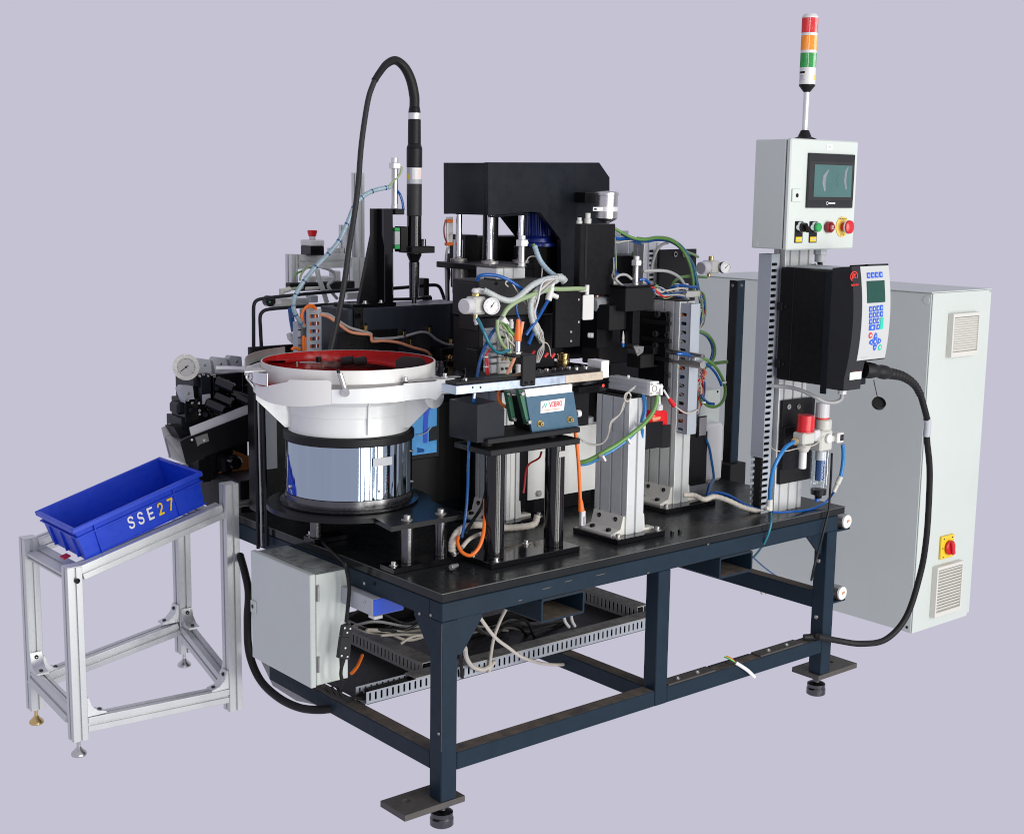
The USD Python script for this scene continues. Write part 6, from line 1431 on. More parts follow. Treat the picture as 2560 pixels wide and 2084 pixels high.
# tall duct with orange leads behind the bowl
d0 = C1(1100, 1245, .93); d1_ = C1(1292, 700, .93)
t = Thing('wiring_duct', 'upright grey slotted duct full of orange leads behind the red bowl', 'cable duct', (d0[0], .95, d0[2] - .06))
w = d1_[0] - d0[0]; hh = d1_[2] - d0[2]
pgd = sbox(0, -.06, w, hh)
for k, v in enumerate((800, 900, 1000, 1100, 1200)):
    z = C1(1200, v, .93)[2] - d0[2]; pgd = pgd.difference(rrect(w * .66, .011, .004, w * .53, z))
t.add('front_wall', plate(pgd, (d0[0], .93, d0[2]), (1, 0, 0), (0, 0, 1), .002), 'duct')
t.add('back', box(d0[0], d0[0] + w, .965, .968, d0[2] - .06, d0[2] + hh, .0005), 'duct')
for k in range(6):
    xx = d0[0] + .006 + k * (w - .012) / 5
    t.add('orange_lead', tube([(xx, .945, d0[2] - .05), (xx + .003 * (k % 2), .94, d0[2] + hh * .5), (xx - .002, .945, d0[2] + hh - .004)], .0032, 6, 4), 'orange' if k % 3 else 'blue_dark_tube')
for k, L in enumerate((((1210, 715), (1200, 670), (1140, 655), (1085, 690), (1040, 760), (1030, 850), (1070, 930)), ((1230, 705), (1190, 680), (1120, 680), (1060, 720), (1045, 800), (1055, 900)), ((1060, 1060), (1055, 1150), (1060, 1260)), ((1085, 1080), (1080, 1160), (1085, 1260)), ((900, 1245), (930, 1225), (980, 1235), (1010, 1255)))):
    single('orange_cable', ('orange cable making the outer loop over the slotted duct behind the bowl', 'orange cable making the inner loop over the slotted duct behind the bowl', 'left straight orange cable beside the slotted duct behind the bowl', 'right straight orange cable beside the slotted duct behind the bowl', 'orange cable humped low over the far rim of the red bowl')[k], 'cable', tube([C1(u, v, .915) for u, v in L], .0042, 8), 'orange', 'orange cables at the duct behind the bowl')
t = Thing('side_duct', 'narrow grey duct with black ties left of the orange leads', 'cable duct', C1(1005, 1250, .94))
a_, b_ = C1(985, 880, .94), C1(1025, 1260, .94); t.add('duct', box(a_[0], b_[0], .94, .97, b_[2] - .06, a_[2], .001), 'duct')
for v in (985, 1085, 1190): P = C1(1005, v, .9395); t.add('tie', box(a_[0] - .001, b_[0] + .001, .938, .9398, P[2] - .0015, P[2] + .0015, .0003), 'black')
single('blue_bundle', 'bundle of blue tubes hanging below the rear fittings', 'hose', cat(*[tube([C1(870 + 14 * k, 700, 1.02), C1(885 + 12 * k, 840, 1.0), C1(915 + 12 * k, 1010, .99)], .0045, 8, 5) for k in range(4)]), 'blue_dark_tube')
single('spiral_wrapped_fittings', 'dull steel fittings below the blue bundle', 'fitting', cat(*[cyl(C1(870 + 22 * k, 1030 + 30 * k, 1.0), C1(890 + 22 * k, 1110 + 20 * k, 1.0), .009, 12) for k in range(3)]), 'frost')
# spiral wrapped hose bundle
sw_ = [Y(*px('a3', u, v), y) for u, v, y in ((1432, 232, .875), (1300, 260, .88), (1200, 310, .88), (1120, 400, .88), (1060, 545, .88), (985, 700, .88), (885, 820, .885), (770, 940, .89), (665, 1075, .895), (605, 1190, .90), (600, 1280, .905), (640, 1370, .91), (690, 1430, .92))]
ph = spline(sw_, 14)
t = Thing('wrapped_hose', 'long pale spiral wrapped hose bundle arching down from the slim air cylinder', 'hose', sw_[-1])
t.add('hose', sweep(ph, .0068, 12, rib=lambda i: 1.0 if i % 3 else .90), 'wrap_blue')
for k in range(4, len(ph) - 3, 13): t.add('tie', sweep(ph[k:k + 2] * np.array([[1, 1, 1]]) , .0073, 12), 'blue_dark_tube')
single('air_hose', 'short blue hose beside the slim air cylinder of the nutrunner', 'hose', tube([Y(*px('a3', u, v), .87) for u, v in ((1490, 265), (1515, 300), (1532, 350), (1540, 400), (1545, 430))], .004, 8), 'blue_tube')
single('air_hose', 'thin green hose curling from the top port of the slim air cylinder', 'hose', tube([Y(*px('a3', u, v), .872) for u, v in ((1530, 60), (1520, 110), (1490, 150), (1450, 190), (1410, 240))], .0035, 8), 'pale_green_tube')
single('wrapped_hose', 'short pale wrapped hose hanging behind the leaning black cable', 'hose', sweep(spline(pp(((1240, 180, 1.16), (1265, 300, 1.16), (1310, 420, 1.16), (1340, 520, 1.16), (1370, 620, 1.16))), 10), .0085, 10, rib=lambda i: 1.0 if i % 2 else .88), 'wrap')
single('wrapped_hose', 'small pale wrapped hose curl left of the leaning black cable', 'hose', sweep(spline(pp(((1300, 150, 1.17), (1400, 180, 1.17), (1465, 230, 1.17), (1455, 320, 1.17), (1390, 380, 1.17), (1420, 460, 1.17), (1510, 570, 1.17))), 10), .0055, 10, rib=lambda i: 1.0 if i % 2 else .88), 'wrap')

# pair of leads on the beam front
gl = [Y(*px('a3', u, v), .83) for u, v in ((830, 1320), (900, 1330), (980, 1380), (1080, 1440), (1200, 1475), (1265, 1495), (1275, 1530), (1400, 1535), (1540, 1518), (1680, 1482), (1760, 1490), (1830, 1545), (1920, 1585), (2020, 1595), (2095, 1630), (2075, 1690), (2000, 1720))]
single('grey_lead', 'grey lead clipped along the front of the slate beam', 'cable', tube(gl, .0042, 8), 'cable_grey')
cl = [Y(*px('a3', u, v), .828) for u, v in ((830, 1328), (900, 1350), (980, 1405), (1080, 1475), (1180, 1495), (1260, 1505), (1275, 1555), (1380, 1555), (1500, 1570), (1620, 1610), (1740, 1645), (1785, 1690))]
single('copper_lead', 'salmon coloured lead clipped along the front of the slate beam', 'cable', tube(cl, .0045, 8), 'peach')
for (u, v), cl_ in zip(((1210, 1450), (1270, 1550), (1542, 1500), (1600, 1570), (1762, 1465), (1940, 1565)), ('brass clip furthest left on the slate beam, above the step of both leads', 'brass clip at the foot of the step where both leads part', 'brass clip on the grey lead left of the dark window of the beam', 'brass clip on the salmon lead below the dark window of the beam', 'brass clip on the crest of the grey lead', 'brass clip furthest right on the grey lead of the beam')):
    P = Y(*px('a3', u, v), .834); t = Thing('cable_clip', cl_, 'clip', P, 'cable clips on the slate beam'); t.add('clip', box(P[0] - .005, P[0] + .005, .826, .8495, P[2] - .008, P[2] + .010, .001), 'brass'); t.add('clip_screw', bolt(P + [0, -.006, .014], (0, -1, 0), .004, .004), 'black')

# ================================================================== sight panel between drum and feeder
a_, b_ = Y(*px('c7', 1735, 70), .60), Y(*px('c7', 1990, 660), .60)
t = Thing('sight_glass', 'pale blue sight glass with a bright blue streak right of the drum', 'sight glass', (a_[0], .6, b_[2]))
t.add('frame', box(a_[0] - .05, b_[0] + .012, .603, .63, b_[2] - .015, a_[2] + .03, .002), 'black')
t.add('pane', box(a_[0] - .03, b_[0], .6, .6027, b_[2], a_[2] - .004, .0005), 'sky_pane')
st = [Y(*px('c7', u, v), .5995) for u, v in ((1850, 80), (1940, 90), (1900, 120), (1880, 200), (1875, 330), (1870, 540), (1825, 545), (1815, 380), (1825, 200), (1820, 110))]
t.add('streak', prism(poly([(p[0], p[2]) for p in st]).buffer(0), 'y', .5985, .5997), 'blue_bright')
st = [Y(*px('c7', u, v), .5995) for u, v in ((1895, 390), (1935, 340), (1990, 325), (1990, 500), (1890, 525))]
t.add('dark_patch', prism(poly([(p[0], p[2]) for p in st]).buffer(0), 'y', .5983, .5997), 'slate')
st = [Y(*px('c7', u, v), .5995) for u, v in ((1745, 600), (1830, 620), (1830, 655), (1745, 668))]
t.add('blue_patch', prism(poly([(p[0], p[2]) for p in st]).buffer(0), 'y', .5984, .5997), 'blue_tube')
single('sight_wire', 'thin white wire crossing the blue sight glass', 'wire', tube([Y(*px('c7', u, v), .595) for u, v in ((1740, 440), (1800, 435), (1860, 405), (1915, 345))], .0015, 6), 'cable_white')

# ================================================================== right rear: plates, boxes, bottle
t = Thing('rear_screen', 'dull grey sheet panels behind the hose bundle right of the press', 'panel', R3(300, 380, .80))
for (u0, u1, v0) in ((195, 340, 140), (352, 482, 230), (488, 545, 250)):
    a_, b_ = R3(u0, v0, .80), R3(u1, 470, .80); t.add('sheet', box(a_[0], b_[0] - .001, .80, .804, b_[2] - .05, a_[2], .001), 'grey_plastic')
a_, b_ = R3(190, 375, .70), R3(530, 660, .70)
single('black_housing', 'black station housing behind the small silver cylinder', 'housing', box(a_[0], b_[0], .70, .80, b_[2], a_[2], .003), 'black')
a_, b_ = R3(492, 250, .62), R3(640, 560, .62)
t = Thing('slot_profile_post', 'dull aluminium profile post with a slotted side behind the black regulator plate', 'profile post', (a_[0], .64, 1.1))
t.add('profile', profile(((a_[0] + b_[0]) / 2, .645, 1.13), ((a_[0] + b_[0]) / 2, .645, a_[2]), b_[0] - a_[0], .05, (1, 0, 0)), 'alu_flat', smooth=20)
for k in range(7): P = R3(560, 330 + 45 * k, .6195); t.add('slot_insert', box(P[0] - .009, P[0] + .009, .6185, .6198, P[2] - .004, P[2] + .004, .0003), 'black')
a_, b_ = R3(640, 318, .60), R3(972, 805, .60)
t = Thing('regulator_plate', 'black plate with two round clips carrying the right hand regulator', 'plate', a_)
t.add('plate', box(a_[0], b_[0], .60, .612, b_[2], a_[2], .0015), 'black_matte')
for u in (782, 865): P = R3(u, 360, .5995); t.add('round_clip', ring(P, P + [0, -.004, 0], .0085, .0058, 20), 'steel')
t.add('post', profile(((a_[0] + b_[0]) / 2, .64, .7003), ((a_[0] + b_[0]) / 2, .64, a_[2] - .02), .045, .045, (1, 0, 0)), 'alu_flat', smooth=20)
a_, b_ = R3(600, 770, .42), R3(880, 790, .42)
t = Thing('top_valve', 'pale valve with two white buttons on top of the slotted duct', 'valve block', a_)
a2_, b2_ = R3(805, 705, .40), R3(935, 790, .40); t.add('body', box(a2_[0], b2_[0], .36, .40, PB and 1.3385, a2_[2], .003), 'fitting')
for u in (800, 885): P = R3(u, 660, .385); t.add('button', cyl((P[0], .385, a2_[2] - .004), (P[0], .385, P[2] + .008), .008, 16), 'white_plastic')
t.add('rail', obox(((a_[0] + b_[0]) / 2, .42, a_[2] - .004), (b_[0] - a_[0], .03, .006), None, .001), 'black')
# boxes behind the duct
D4 = lambda u, v, y: Y(*px('d4', u, v), y)
a_, b_ = D4(1262, 520, .44), D4(1582, 1085, .44)
t = Thing('junction_box', 'upper light grey junction box inside the round green hose loop', 'junction box', (a_[0], .5, b_[2])); t.add('box', box(a_[0], b_[0], .44, .52, b_[2] - .04, a_[2], .004), 'cabinet_white'); P = D4(1560, 525, .439); t.add('lid_screw', cyl(P, P + [0, -.002, 0], .004, 12), 'black'); t.add('lid', box(a_[0] + .001, b_[0] - .001, .4385, .4397, b_[2] - .039, a_[2] - .001, .0005), 'cabinet_white')
a_, b_ = D4(1378, 1090, .40), Y(*px('c8', 355, 1510), .40)
t = Thing('oil_canister', 'lower white rounded plastic canister beside the black panel', 'canister', (a_[0], .44, b_[2])); t.add('canister', box(a_[0] - .02, b_[0], .40, .50, b_[2], a_[2], .010), 'white'); P = Y(*px('c8', 255, 1540), .43); t.add('spout', cyl(P, P + [0, 0, .03], .008, 12), 'frost')
a_, b_ = D4(1030, 1240, .385), Y(*px('c8', 238, 1535), .385)
t = Thing('canister_board', 'tall black board between the profile post and the white canister', 'board', (a_[0], .39, b_[2])); t.add('panel', box(1.168, b_[0], .385, .3985, b_[2] - .0, a_[2], .0015), 'black_matte'); a2_, b2_ = D4(1240, 945, .38), D4(1372, 1275, .38); t.add('bracket', box(a2_[0], b2_[0], .380, .3847, b2_[2], a2_[2], .001), 'black'); t.add('brass_plate', box(a2_[0] + .005, b2_[0] - .004, .3775, .3797, b2_[2] + .006, a2_[2] - .004, .0005), 'steel_dull')
single('air_hose', 'sky blue hose crossing the white canister', 'hose', tube([Y(*px('c8', u, v), .383) for u, v in ((240, 1225), (262, 1290), (278, 1380), (290, 1460), (293, 1510))], .0042, 8), 'sky_tube')
a_, b_ = D4(330, 1062, .27), D4(640, 1450, .27)
t = Thing('bottle_holder', 'black box holder under the red bottle behind the front post', 'holder', (a_[0], .3, b_[2])); t.add('front', box(a_[0], b_[0], .27, .276, b_[2], a_[2], .001), 'black'); c_ = D4(790, 1062, .27); t.add('wing', box(b_[0] + .0003, c_[0], .272, .278, D4(790, 1450, .27)[2], D4(700, 1090, .27)[2], .001), 'black_matte'); t.add('floor', box(a_[0], b_[0], .2763, .33, b_[2], b_[2] + .004, .001), 'black')
RBt = Thing('red_bottle', 'small red plastic bottle with a clear neck in the black holder', 'bottle', D4(570, 1090, .295))
a_, b_ = D4(425, 868, .285), D4(715, 1095, .285)
RBt.add('body', prism(rrect(b_[0] - a_[0], a_[2] - b_[2] + .03, .014, (a_[0] + b_[0]) / 2, (a_[2] + b_[2]) / 2 - .015), 'y', .285, .318), 'bottle_red', smooth=40)
P = D4(575, 862, .30); P2 = D4(575, 735, .30); P3 = D4(575, 600, .30)
RBt.add('neck', lathe([(0, 0), (.0125, 0), (.0135, .003), (.0135, P2[2] - P[2] - .004), (.010, P2[2] - P[2]), (0, P2[2] - P[2])], (P[0], .30, P[2]), n=24), 'frost'); RBt.add('nozzle', lathe([(0, 0), (.008, 0), (.0045, P3[2] - P2[2]), (0, P3[2] - P2[2])], (P[0], .30, P2[2] + .0003), n=20), 'frost')
for (u0, v0, u1, v1) in ((470, 930, 520, 940), (470, 960, 610, 966), (480, 985, 600, 990), (480, 1005, 560, 1012)):
    a_, b_ = D4(u0, v0, .2847), D4(u1, v1, .2847); RBt.add('label_line', box(a_[0], b_[0], .2842, .2848, b_[2], a_[2], .0002), 'peach')
st = [D4(u, v, .2845) for u, v in ((550, 1055), (578, 1035), (608, 1062))]; RBt.add('label_symbol', prism(poly([(p[0], p[2]) for p in st]), 'y', .2841, .2848), 'white')

# ================================================================== hoses around the centre and right
def hose(label, fr, pts, r, m, nm='air_hose', c='hose', n=10, wrap=False):
    p = spline([Y(*px(fr, u, v), y) for u, v, y in pts], 9)
    single(nm, label, c, sweep(p, r, n, rib=(lambda i: 1.0 if i % 3 else .90) if wrap else None), m)
hose('glossy dark blue hose arching over the gauge and down to the sensor', 'a4', ((462, 1110, .40), (480, 1078, .39), (540, 1065, .38), (640, 1075, .37), (740, 1115, .36), (830, 1175, .355), (900, 1245, .35), (945, 1320, .345), (970, 1400, .34), (972, 1500, .335), (940, 1590, .33), (905, 1670, .325)), .0052, 'blue_tube')
hose('straight blue hose from the white connector down to the orange sensor', 'a4', ((1075, 1290, .33), (1030, 1370, .325), (970, 1470, .32), (910, 1550, .32), (885, 1590, .32)), .0048, 'blue_tube')
hose('thin blue hose falling behind the orange sensor', 'a4', ((805, 1310, .36), (803, 1370, .36), (820, 1430, .36), (845, 1490, .355)), .0038, 'blue_tube')
hose('pale green hose from the regulator elbow sweeping right', 'a4', ((520, 1200, .35), (580, 1230, .34), (660, 1270, .335), (740, 1290, .33), (800, 1275, .33), (870, 1215, .33), (950, 1150, .33), (1060, 1105, .335), (1170, 1090, .34)), .0088, 'wrap', wrap=True)
hose('pale green hose from the valve stack rising to the white tee', 'a4', ((680, 1430, .325), (720, 1365, .325), (800, 1300, .325), (900, 1255, .325), (1010, 1215, .33), (1110, 1190, .335), (1200, 1190, .345), (1330, 1185, .36), (1400, 1188, .372)), .0068, 'pale_green_tube')
hose('thick spiral wrapped grey bundle hanging down in the middle', 'a4', ((1195, 1075, .345), (1130, 1125, .34), (1010, 1180, .335), (940, 1270, .33), (925, 1370, .325), (945, 1480, .325), (985, 1590, .325)), .0090, 'wrap', nm='wrapped_hose', wrap=True)
hose('teal wrapped hose from the mini cylinder down to the bundle end', 'a4', ((960, 815, .41), (985, 890, .40), (1020, 960, .39), (1080, 1030, .37), (1140, 1075, .35), (1190, 1095, .345)), .0075, 'wrap_blue', nm='wrapped_hose', wrap=True)
hose('bright green stub hose at the port of the mini cylinder', 'a4', ((945, 800, .42), (975, 850, .415), (1000, 920, .41)), .0055, 'green_tube')
hose('blunt taped end of the wrapped bundle', 'a4', ((1150, 1085, .34), (1200, 1100, .338), (1222, 1125, .336)), .0115, 'wrap', nm='wrapped_hose', wrap=True)
hose('thin white wire curling down past the blue hose', 'a4', ((730, 1168, .36), (708, 1145, .36), (718, 1120, .36), (760, 1135, .358), (800, 1195, .355), (850, 1270, .35), (905, 1345, .345)), .0018, 'cable_white', nm='sensor_wire', c='wire', n=6)
hose('thin pale wire from the mini cylinder over to the bundle', 'a4', ((885, 960, .43), (910, 915, .425), (960, 905, .42), (1000, 940, .41), (1025, 1000, .39), (1020, 1085, .36)), .0018, 'cable_white', nm='sensor_wire', c='wire', n=6)
hose('dark teal hose from under the regulator looping into the valve stack', 'c4', ((90, 375, .345), (140, 470, .33), (200, 600, .315), (270, 760, .31), (350, 880, .31), (440, 945, .31), (560, 925, .31), (685, 855, .32)), .0048, 'teal_tube')
hose('blue hose slanting down to the left behind the feeder rail', 'c4', ((400, 530, .34), (330, 620, .33), (240, 790, .32), (170, 970, .31), (120, 1140, .31), (85, 1350, .31)), .0046, 'blue_dark_tube')
hose('pale green hose bending into the middle of the valve stack', 'c4', ((425, 400, .32), (425, 560, .315), (450, 680, .31), (500, 800, .31), (580, 880, .315)), .0052, 'pale_green_tube')
hose('bright green hose dropping into the top of the valve stack', 'c4', ((560, 470, .318), (610, 550, .315), (660, 620, .312), (715, 670, .312)), .0062, 'green_tube')
hose('salmon coloured sensor cable slanting across the valve stack', 'c4', ((845, 430, .30), (815, 600, .298), (780, 800, .297), (720, 1000, .297), (640, 1190, .297), (575, 1330, .297)), .0050, 'peach', nm='sensor_cable', c='cable')
for k in range(4):
    single('grey_wire', ('leftmost', 'second', 'third', 'rightmost')[k] + ' of the thin grey wires fanning out beside the sensor bracket', 'wire', tube([C4(u, v, y) for u, v, y in ((1060 + 14 * k, 420 + 10 * k, .325), (1095 + 18 * k, 560, .32), (1110 + 28 * k, 700, .315), (1180 + 6 * k, 800, .31), (1100 + 30 * k, 930, .305), (1075 + 12 * k, 1110, .305))], .0017, 6), 'cable_white' if k % 2 else 'cable_grey', 'grey wires beside the sensor bracket')
hose('pale wire ending at the red terminals on the dial', 'c4', ((1180, 770, .31), (1250, 790, .315), (1295, 870, .32), (1315, 1000, .325)), .0018, 'cable_white', nm='sensor_wire', c='wire', n=6)
for k, (u, v) in enumerate(((1360, 985), (1245, 975), (1030, 940))):
    P = C4(u, v, .325); single('red_terminal', ('rightmost' if k == 0 else 'middle' if k == 1 else 'leftmost') + ' small red cable terminal in front of the dial', 'terminal', cat(cyl(P + [-.008, 0, -.008], P + [.004, 0, .004], .0042, 12)), 'cable_red')
P, P2 = GP(1105, 1170, .335), GP(1078, 1290, .333)
t = Thing('push_connector', 'white push in tee connector above the crossing blue hoses', 'connector', P2); t.add('tee', cat(cyl(P, P2, .0095, 16, .002), cyl(P * .5 + P2 * .5, P * .5 + P2 * .5 + [.022, -.01, -.010], .007, 14), cyl(P + [.004, 0, .012], P, .0075, 14)), 'white_plastic')
P = GP(1395, 1190, .372); t = Thing('elbow_fitting', 'white elbow fitting on top of the white plate', 'fitting', P); t.add('elbow', cat(cyl(P + [-.020, 0, 0], P + [.006, 0, 0], .0078, 14), cyl(P + [.009, 0, .012], P + [.009, 0, -.016], .0062, 14)), 'white_plastic')
P = GP(1620, 1150, .42); t = Thing('hose_coupling', 'dirty cream hose coupling with blue hose end right of the tall black column', 'fitting', P); t.add('coupling', cat(cyl(P + [-.018, 0, -.022], P, .012, 14), cyl(P, P + [.016, 0, .014], .015, 6)), 'cream'); t.add('hose_end', tube([P + [.016, 0, .014], P + [.022, 0, .026], P + [.030, 0, .030]], .0055, 10), 'blue_tube'); t.add('black_body', obox(P + [.018, .012, -.026], (.044, .03, .036), np.array([[.8, 0, .6], [0, 1, 0], [-.6, 0, .8]]), .003), 'black')
single('air_hose', 'short blue hose falling from the black coupling body', 'hose', tube([P + [.024, .004, -.052], P + [.018, .004, -.075], P + [.010, .004, -.11]], .0048, 8), 'blue_dark_tube')
# big bundle on the right
rb_pts = [(205, 110), (270, 150), (345, 190), (420, 215), (500, 222), (600, 207), (700, 215), (780, 250), (845, 310), (900, 400), (935, 500), (955, 620), (955, 770)]
yy = np.linspace(.46, .40, len(rb_pts))
hose('long green hose of the bundle arching over the right station', 'a6', [(u, v, y) for (u, v), y in zip(rb_pts, yy)], .0044, 'green_tube')
hose('long blue hose of the bundle arching over the right station', 'a6', [(u + 12, v + 18, y + .008) for (u, v), y in zip(rb_pts[1:-1], yy)] + [(985, 640, .41), (1005, 760, .41)], .0046, 'blue_dark_tube')
hose('second green hose of the bundle ending at the regulator', 'a6', [(u + 8, v - 6, y + .012) for (u, v), y in zip(rb_pts[3:8], yy)] + [(880, 330, .50), (960, 365, .55), (1000, 385, .59)], .0046, 'green_tube')
hose('teal hose of the bundle running down beside the duct', 'a6', [(u + 20, v + 4, y + .014) for (u, v), y in zip(rb_pts[4:10], yy)] + [(960, 480, .43), (985, 600, .425), (1010, 720, .42), (1030, 850, .42)], .0052, 'teal_tube')
hose('upper blue hose sagging from the tall black column', 'a6', ((195, 195, .47), (250, 215, .47), (320, 215, .47), (400, 240, .475), (460, 260, .48)), .0050, 'blue_tube')
hose('thin white wire sagging from the tall black column', 'a6', ((195, 230, .46), (240, 250, .46), (320, 235, .46), (420, 235, .465), (500, 265, .47)), .0018, 'cable_white', nm='sensor_wire', c='wire', n=6)
hose('green and blue tail hose behind the housing', 'a6', ((460, 270, .69), (420, 310, .69), (390, 350, .69), (375, 385, .69)), .0055, 'green_tube')
hose('grey cable arching from the profile post to the duct', 'a6', ((560, 520, .50), (575, 430, .50), (610, 330, .49), (660, 270, .48), (720, 250, .47)), .0048, 'cable_grey', nm='grey_cable', c='cable')
hose('grey cable sweeping from the small cylinder over to the duct', 'a6', ((480, 520, .38), (580, 515, .38), (700, 520, .38), (790, 555, .38), (850, 610, .38), (885, 690, .38), (905, 790, .38)), .0050, 'cable_grey', nm='grey_cable', c='cable')
hose('grey loop of cable left of the small silver cylinder', 'a6', ((300, 665, .37), (255, 630, .37), (225, 590, .37), (260, 558, .37), (320, 555, .37), (375, 595, .37)), .0042, 'cable_grey', nm='grey_cable', c='cable')
hose('blue hose crossing from the valve behind the white buttons', 'a6', ((730, 690, .40), (790, 660, .38), (860, 655, .375), (940, 670, .375), (990, 670, .38)), .0045, 'blue_tube')
hose('green hose curving from the plate to the white buttons', 'a6', ((745, 690, .42), (770, 630, .42), (830, 580, .42), (930, 570, .43), (1080, 578, .46)), .0045, 'green_tube')
hose('thin cream wire running to the valve on the duct', 'a6', ((590, 690, .37), (660, 690, .37), (740, 710, .38), (830, 750, .39), (880, 770, .39)), .0020, 'cable_white', nm='sensor_wire', c='wire', n=6)
hose('blue hose curl under the small cylinder head', 'a6', ((445, 600, .355), (500, 600, .35), (545, 640, .35), (600, 700, .355), (650, 745, .36)), .0045, 'blue_tube')
for k, m in enumerate(('cable_red', 'blue_tube', 'green_tube')):
    single('terminal_cluster', ('red', 'blue', 'green')[k] + ' terminal piece on the right hand station head', 'terminal', cat(cyl(R3(545 + 22 * k, 655 + 35 * (k % 2), .34), R3(575 + 22 * k, 668 + 35 * (k % 2), .335), .006, 12)), m)
hose('green hose loop standing out right of the duct, upper one', 'a6', ((1010, 1085, .33), (1060, 1100, .34), (1110, 1140, .35), (1145, 1200, .35), (1158, 1270, .35), (1145, 1340, .35), (1100, 1400, .345), (1030, 1440, .34)), .0052, 'green_tube')
hose('blue hose lying inside the upper green loop', 'a6', ((1010, 1095, .335), (1055, 1115, .345), (1095, 1150, .352), (1128, 1210, .352), (1138, 1280, .352), (1120, 1350, .352), (1085, 1410, .35), (1045, 1455, .35)), .0042, 'blue_dark_tube')
hose('cut off bright green hose stub pointing right', 'a6', ((1060, 1425, .345), (1140, 1395, .34), (1200, 1382, .335), (1275, 1375, .33)), .0056, 'green_tube')
hose('blue hose from the slide cylinder over the front of the duct', 'a6', ((800, 1300, .235), (860, 1298, .23), (920, 1312, .23), (975, 1330, .235)), .0055, 'blue_tube')
big = [('a6', 1000, 1330), ('a6', 1060, 1345), ('a6', 1120, 1380), ('a6', 1180, 1440), ('a6', 1225, 1520), ('d4', 1665, 370), ('d4', 1690, 500), ('d4', 1670, 640), ('d4', 1600, 740), ('d4', 1500, 780), ('d4', 1400, 760), ('d4', 1330, 700), ('d4', 1285, 625)]
Pb = [Y(*px(f_, u, v), .27 + .004 * k) for k, (f_, u, v) in enumerate(big)]
single('air_hose', 'large green hose loop low on the right in front of the junction box', 'hose', tube(Pb, .0048, 10), 'green_tube')
Pb2 = [p + np.array([-.006, .004, -.010]) for p in Pb[:6]]
single('air_hose', 'blue hose running along the top of the large green loop', 'hose', tube(Pb2, .0040, 10), 'blue_tube')
Pb3 = [p + np.array([-.004, -.004, .010]) for p in Pb[9:]]
single('air_hose', 'blue hose running along the bottom of the large green loop', 'hose', tube(Pb3, .0045, 10), 'blue_dark_tube')
for k, i in enumerate((5, 11)):
    single('cable_tie', ('upper' if k == 0 else 'lower') + ' white tie round the large green hose loop', 'cable tie', sweep(np.array([Pb[i] + [0, 0, .003], Pb[i] - [0, 0, .003]]), .0085, 10), 'white_plastic')
P = R3(1000, 1328, .235); single('white_clip', 'white hose clip on the corner of the duct', 'clip', cat(obox(P, (.030, .016, .012), None, .003), obox(P + [-.018, -.002, -.012], (.006, .012, .034), None, .002)), 'white_plastic')
for k in range(5):
    single('loose_wire', ('red', 'white', 'orange', 'grey', 'lowest red')[k] + ' loose wire bulging out behind the right edge of the post duct', 'wire', tube([R3(1000, 1380 + 40 * k, .33), R3(1035 + 8 * (k % 3), 1420 + 45 * k, .34), R3(1045 - 6 * k, 1500 + 40 * k, .34), R3(1000, 1560 + 45 * k, .33)], .002, 6, 5), ('cable_red', 'cable_white', 'orange', 'cable_grey', 'cable_red')[k], 'loose wires behind the duct')
single('loose_wire', 'dark red wire loop high behind the edge of the duct', 'wire', tube([R3(1010, 860, .36), R3(1050, 880, .36), R3(1050, 960, .36), R3(1015, 1040, .36)], .0022, 6), 'cable_red')
hose('cream wire sagging across the lower end of the duct', 'd4', ((840, 765, .24), (920, 820, .235), (1000, 870, .232), (1090, 890, .232), (1160, 870, .236), (1225, 830, .245)), .0022, 'cable_white', nm='sensor_wire', c='wire', n=6)
# hoses at the front post
hose('thick green hose sweeping from the square cylinder down to the left', 'a8', ((655, 345, .06), (640, 430, .062), (600, 510, .065), (530, 590, .075), (430, 670, .085), (330, 740, .09), (220, 805, .10), (100, 870, .12), (10, 890, .14)), .0062, 'green_tube')
hose('blue hose running just below the thick green hose', 'a8', ((510, 600, .085), (430, 690, .09), (330, 765, .095), (220, 830, .105), (110, 890, .122), (10, 905, .14)), .0048, 'sky_tube')
hose('sky blue hose hanging down along the right side of the front post', 'a8', ((538, 335, .10), (552, 400, .10), (552, 480, .10), (535, 560, .10), (530, 640, .105), (528, 700, .11), (535, 830, .115)), .0056, 'sky_tube')
for (u, v) in ((525, 592), (212, 850), (415, 712)): P = Y(*px('a8', u, v), .088); single('cable_tie', ('upper' if u == 525 else 'middle' if u == 415 else 'lower') + ' white tie on the green and blue hoses at the front post', 'cable tie', obox(P, (.007, .018, .020), np.array([[.8, 0, .6], [0, 1, 0], [-.6, 0, .8]]), .001), 'white_plastic')
hose('grey sensor wire looping left of the front post', 'a8', ((480, 270, .09), (420, 320, .10), (395, 380, .11), (380, 450, .12), (330, 520, .13), (285, 570, .14), (265, 640, .15), (245, 700, .155), (190, 740, .16), (110, 735, .16), (40, 700, .16), (0, 660, .16)), .0026, 'cable_grey', nm='sensor_wire', c='wire', n=8)
hose('second grey sensor wire looping left of the front post', 'a8', ((470, 285, .095), (410, 335, .105), (380, 420, .115), (350, 500, .125), (280, 560, .14), (258, 660, .15), (215, 730, .158), (130, 745, .16), (50, 715, .16)), .0024, 'cable_white', nm='sensor_wire', c='wire', n=8)
P = Y(*px('a8', 415, 360), .10); single('wire_curl', 'small white wire curl on top of the front post', 'wire', tube([P + np.array([math.cos(a) * .012, 0, math.sin(a) * .012]) for a in np.linspace(0, 6.0, 12)], .0022, 6, 3), 'cable_white')
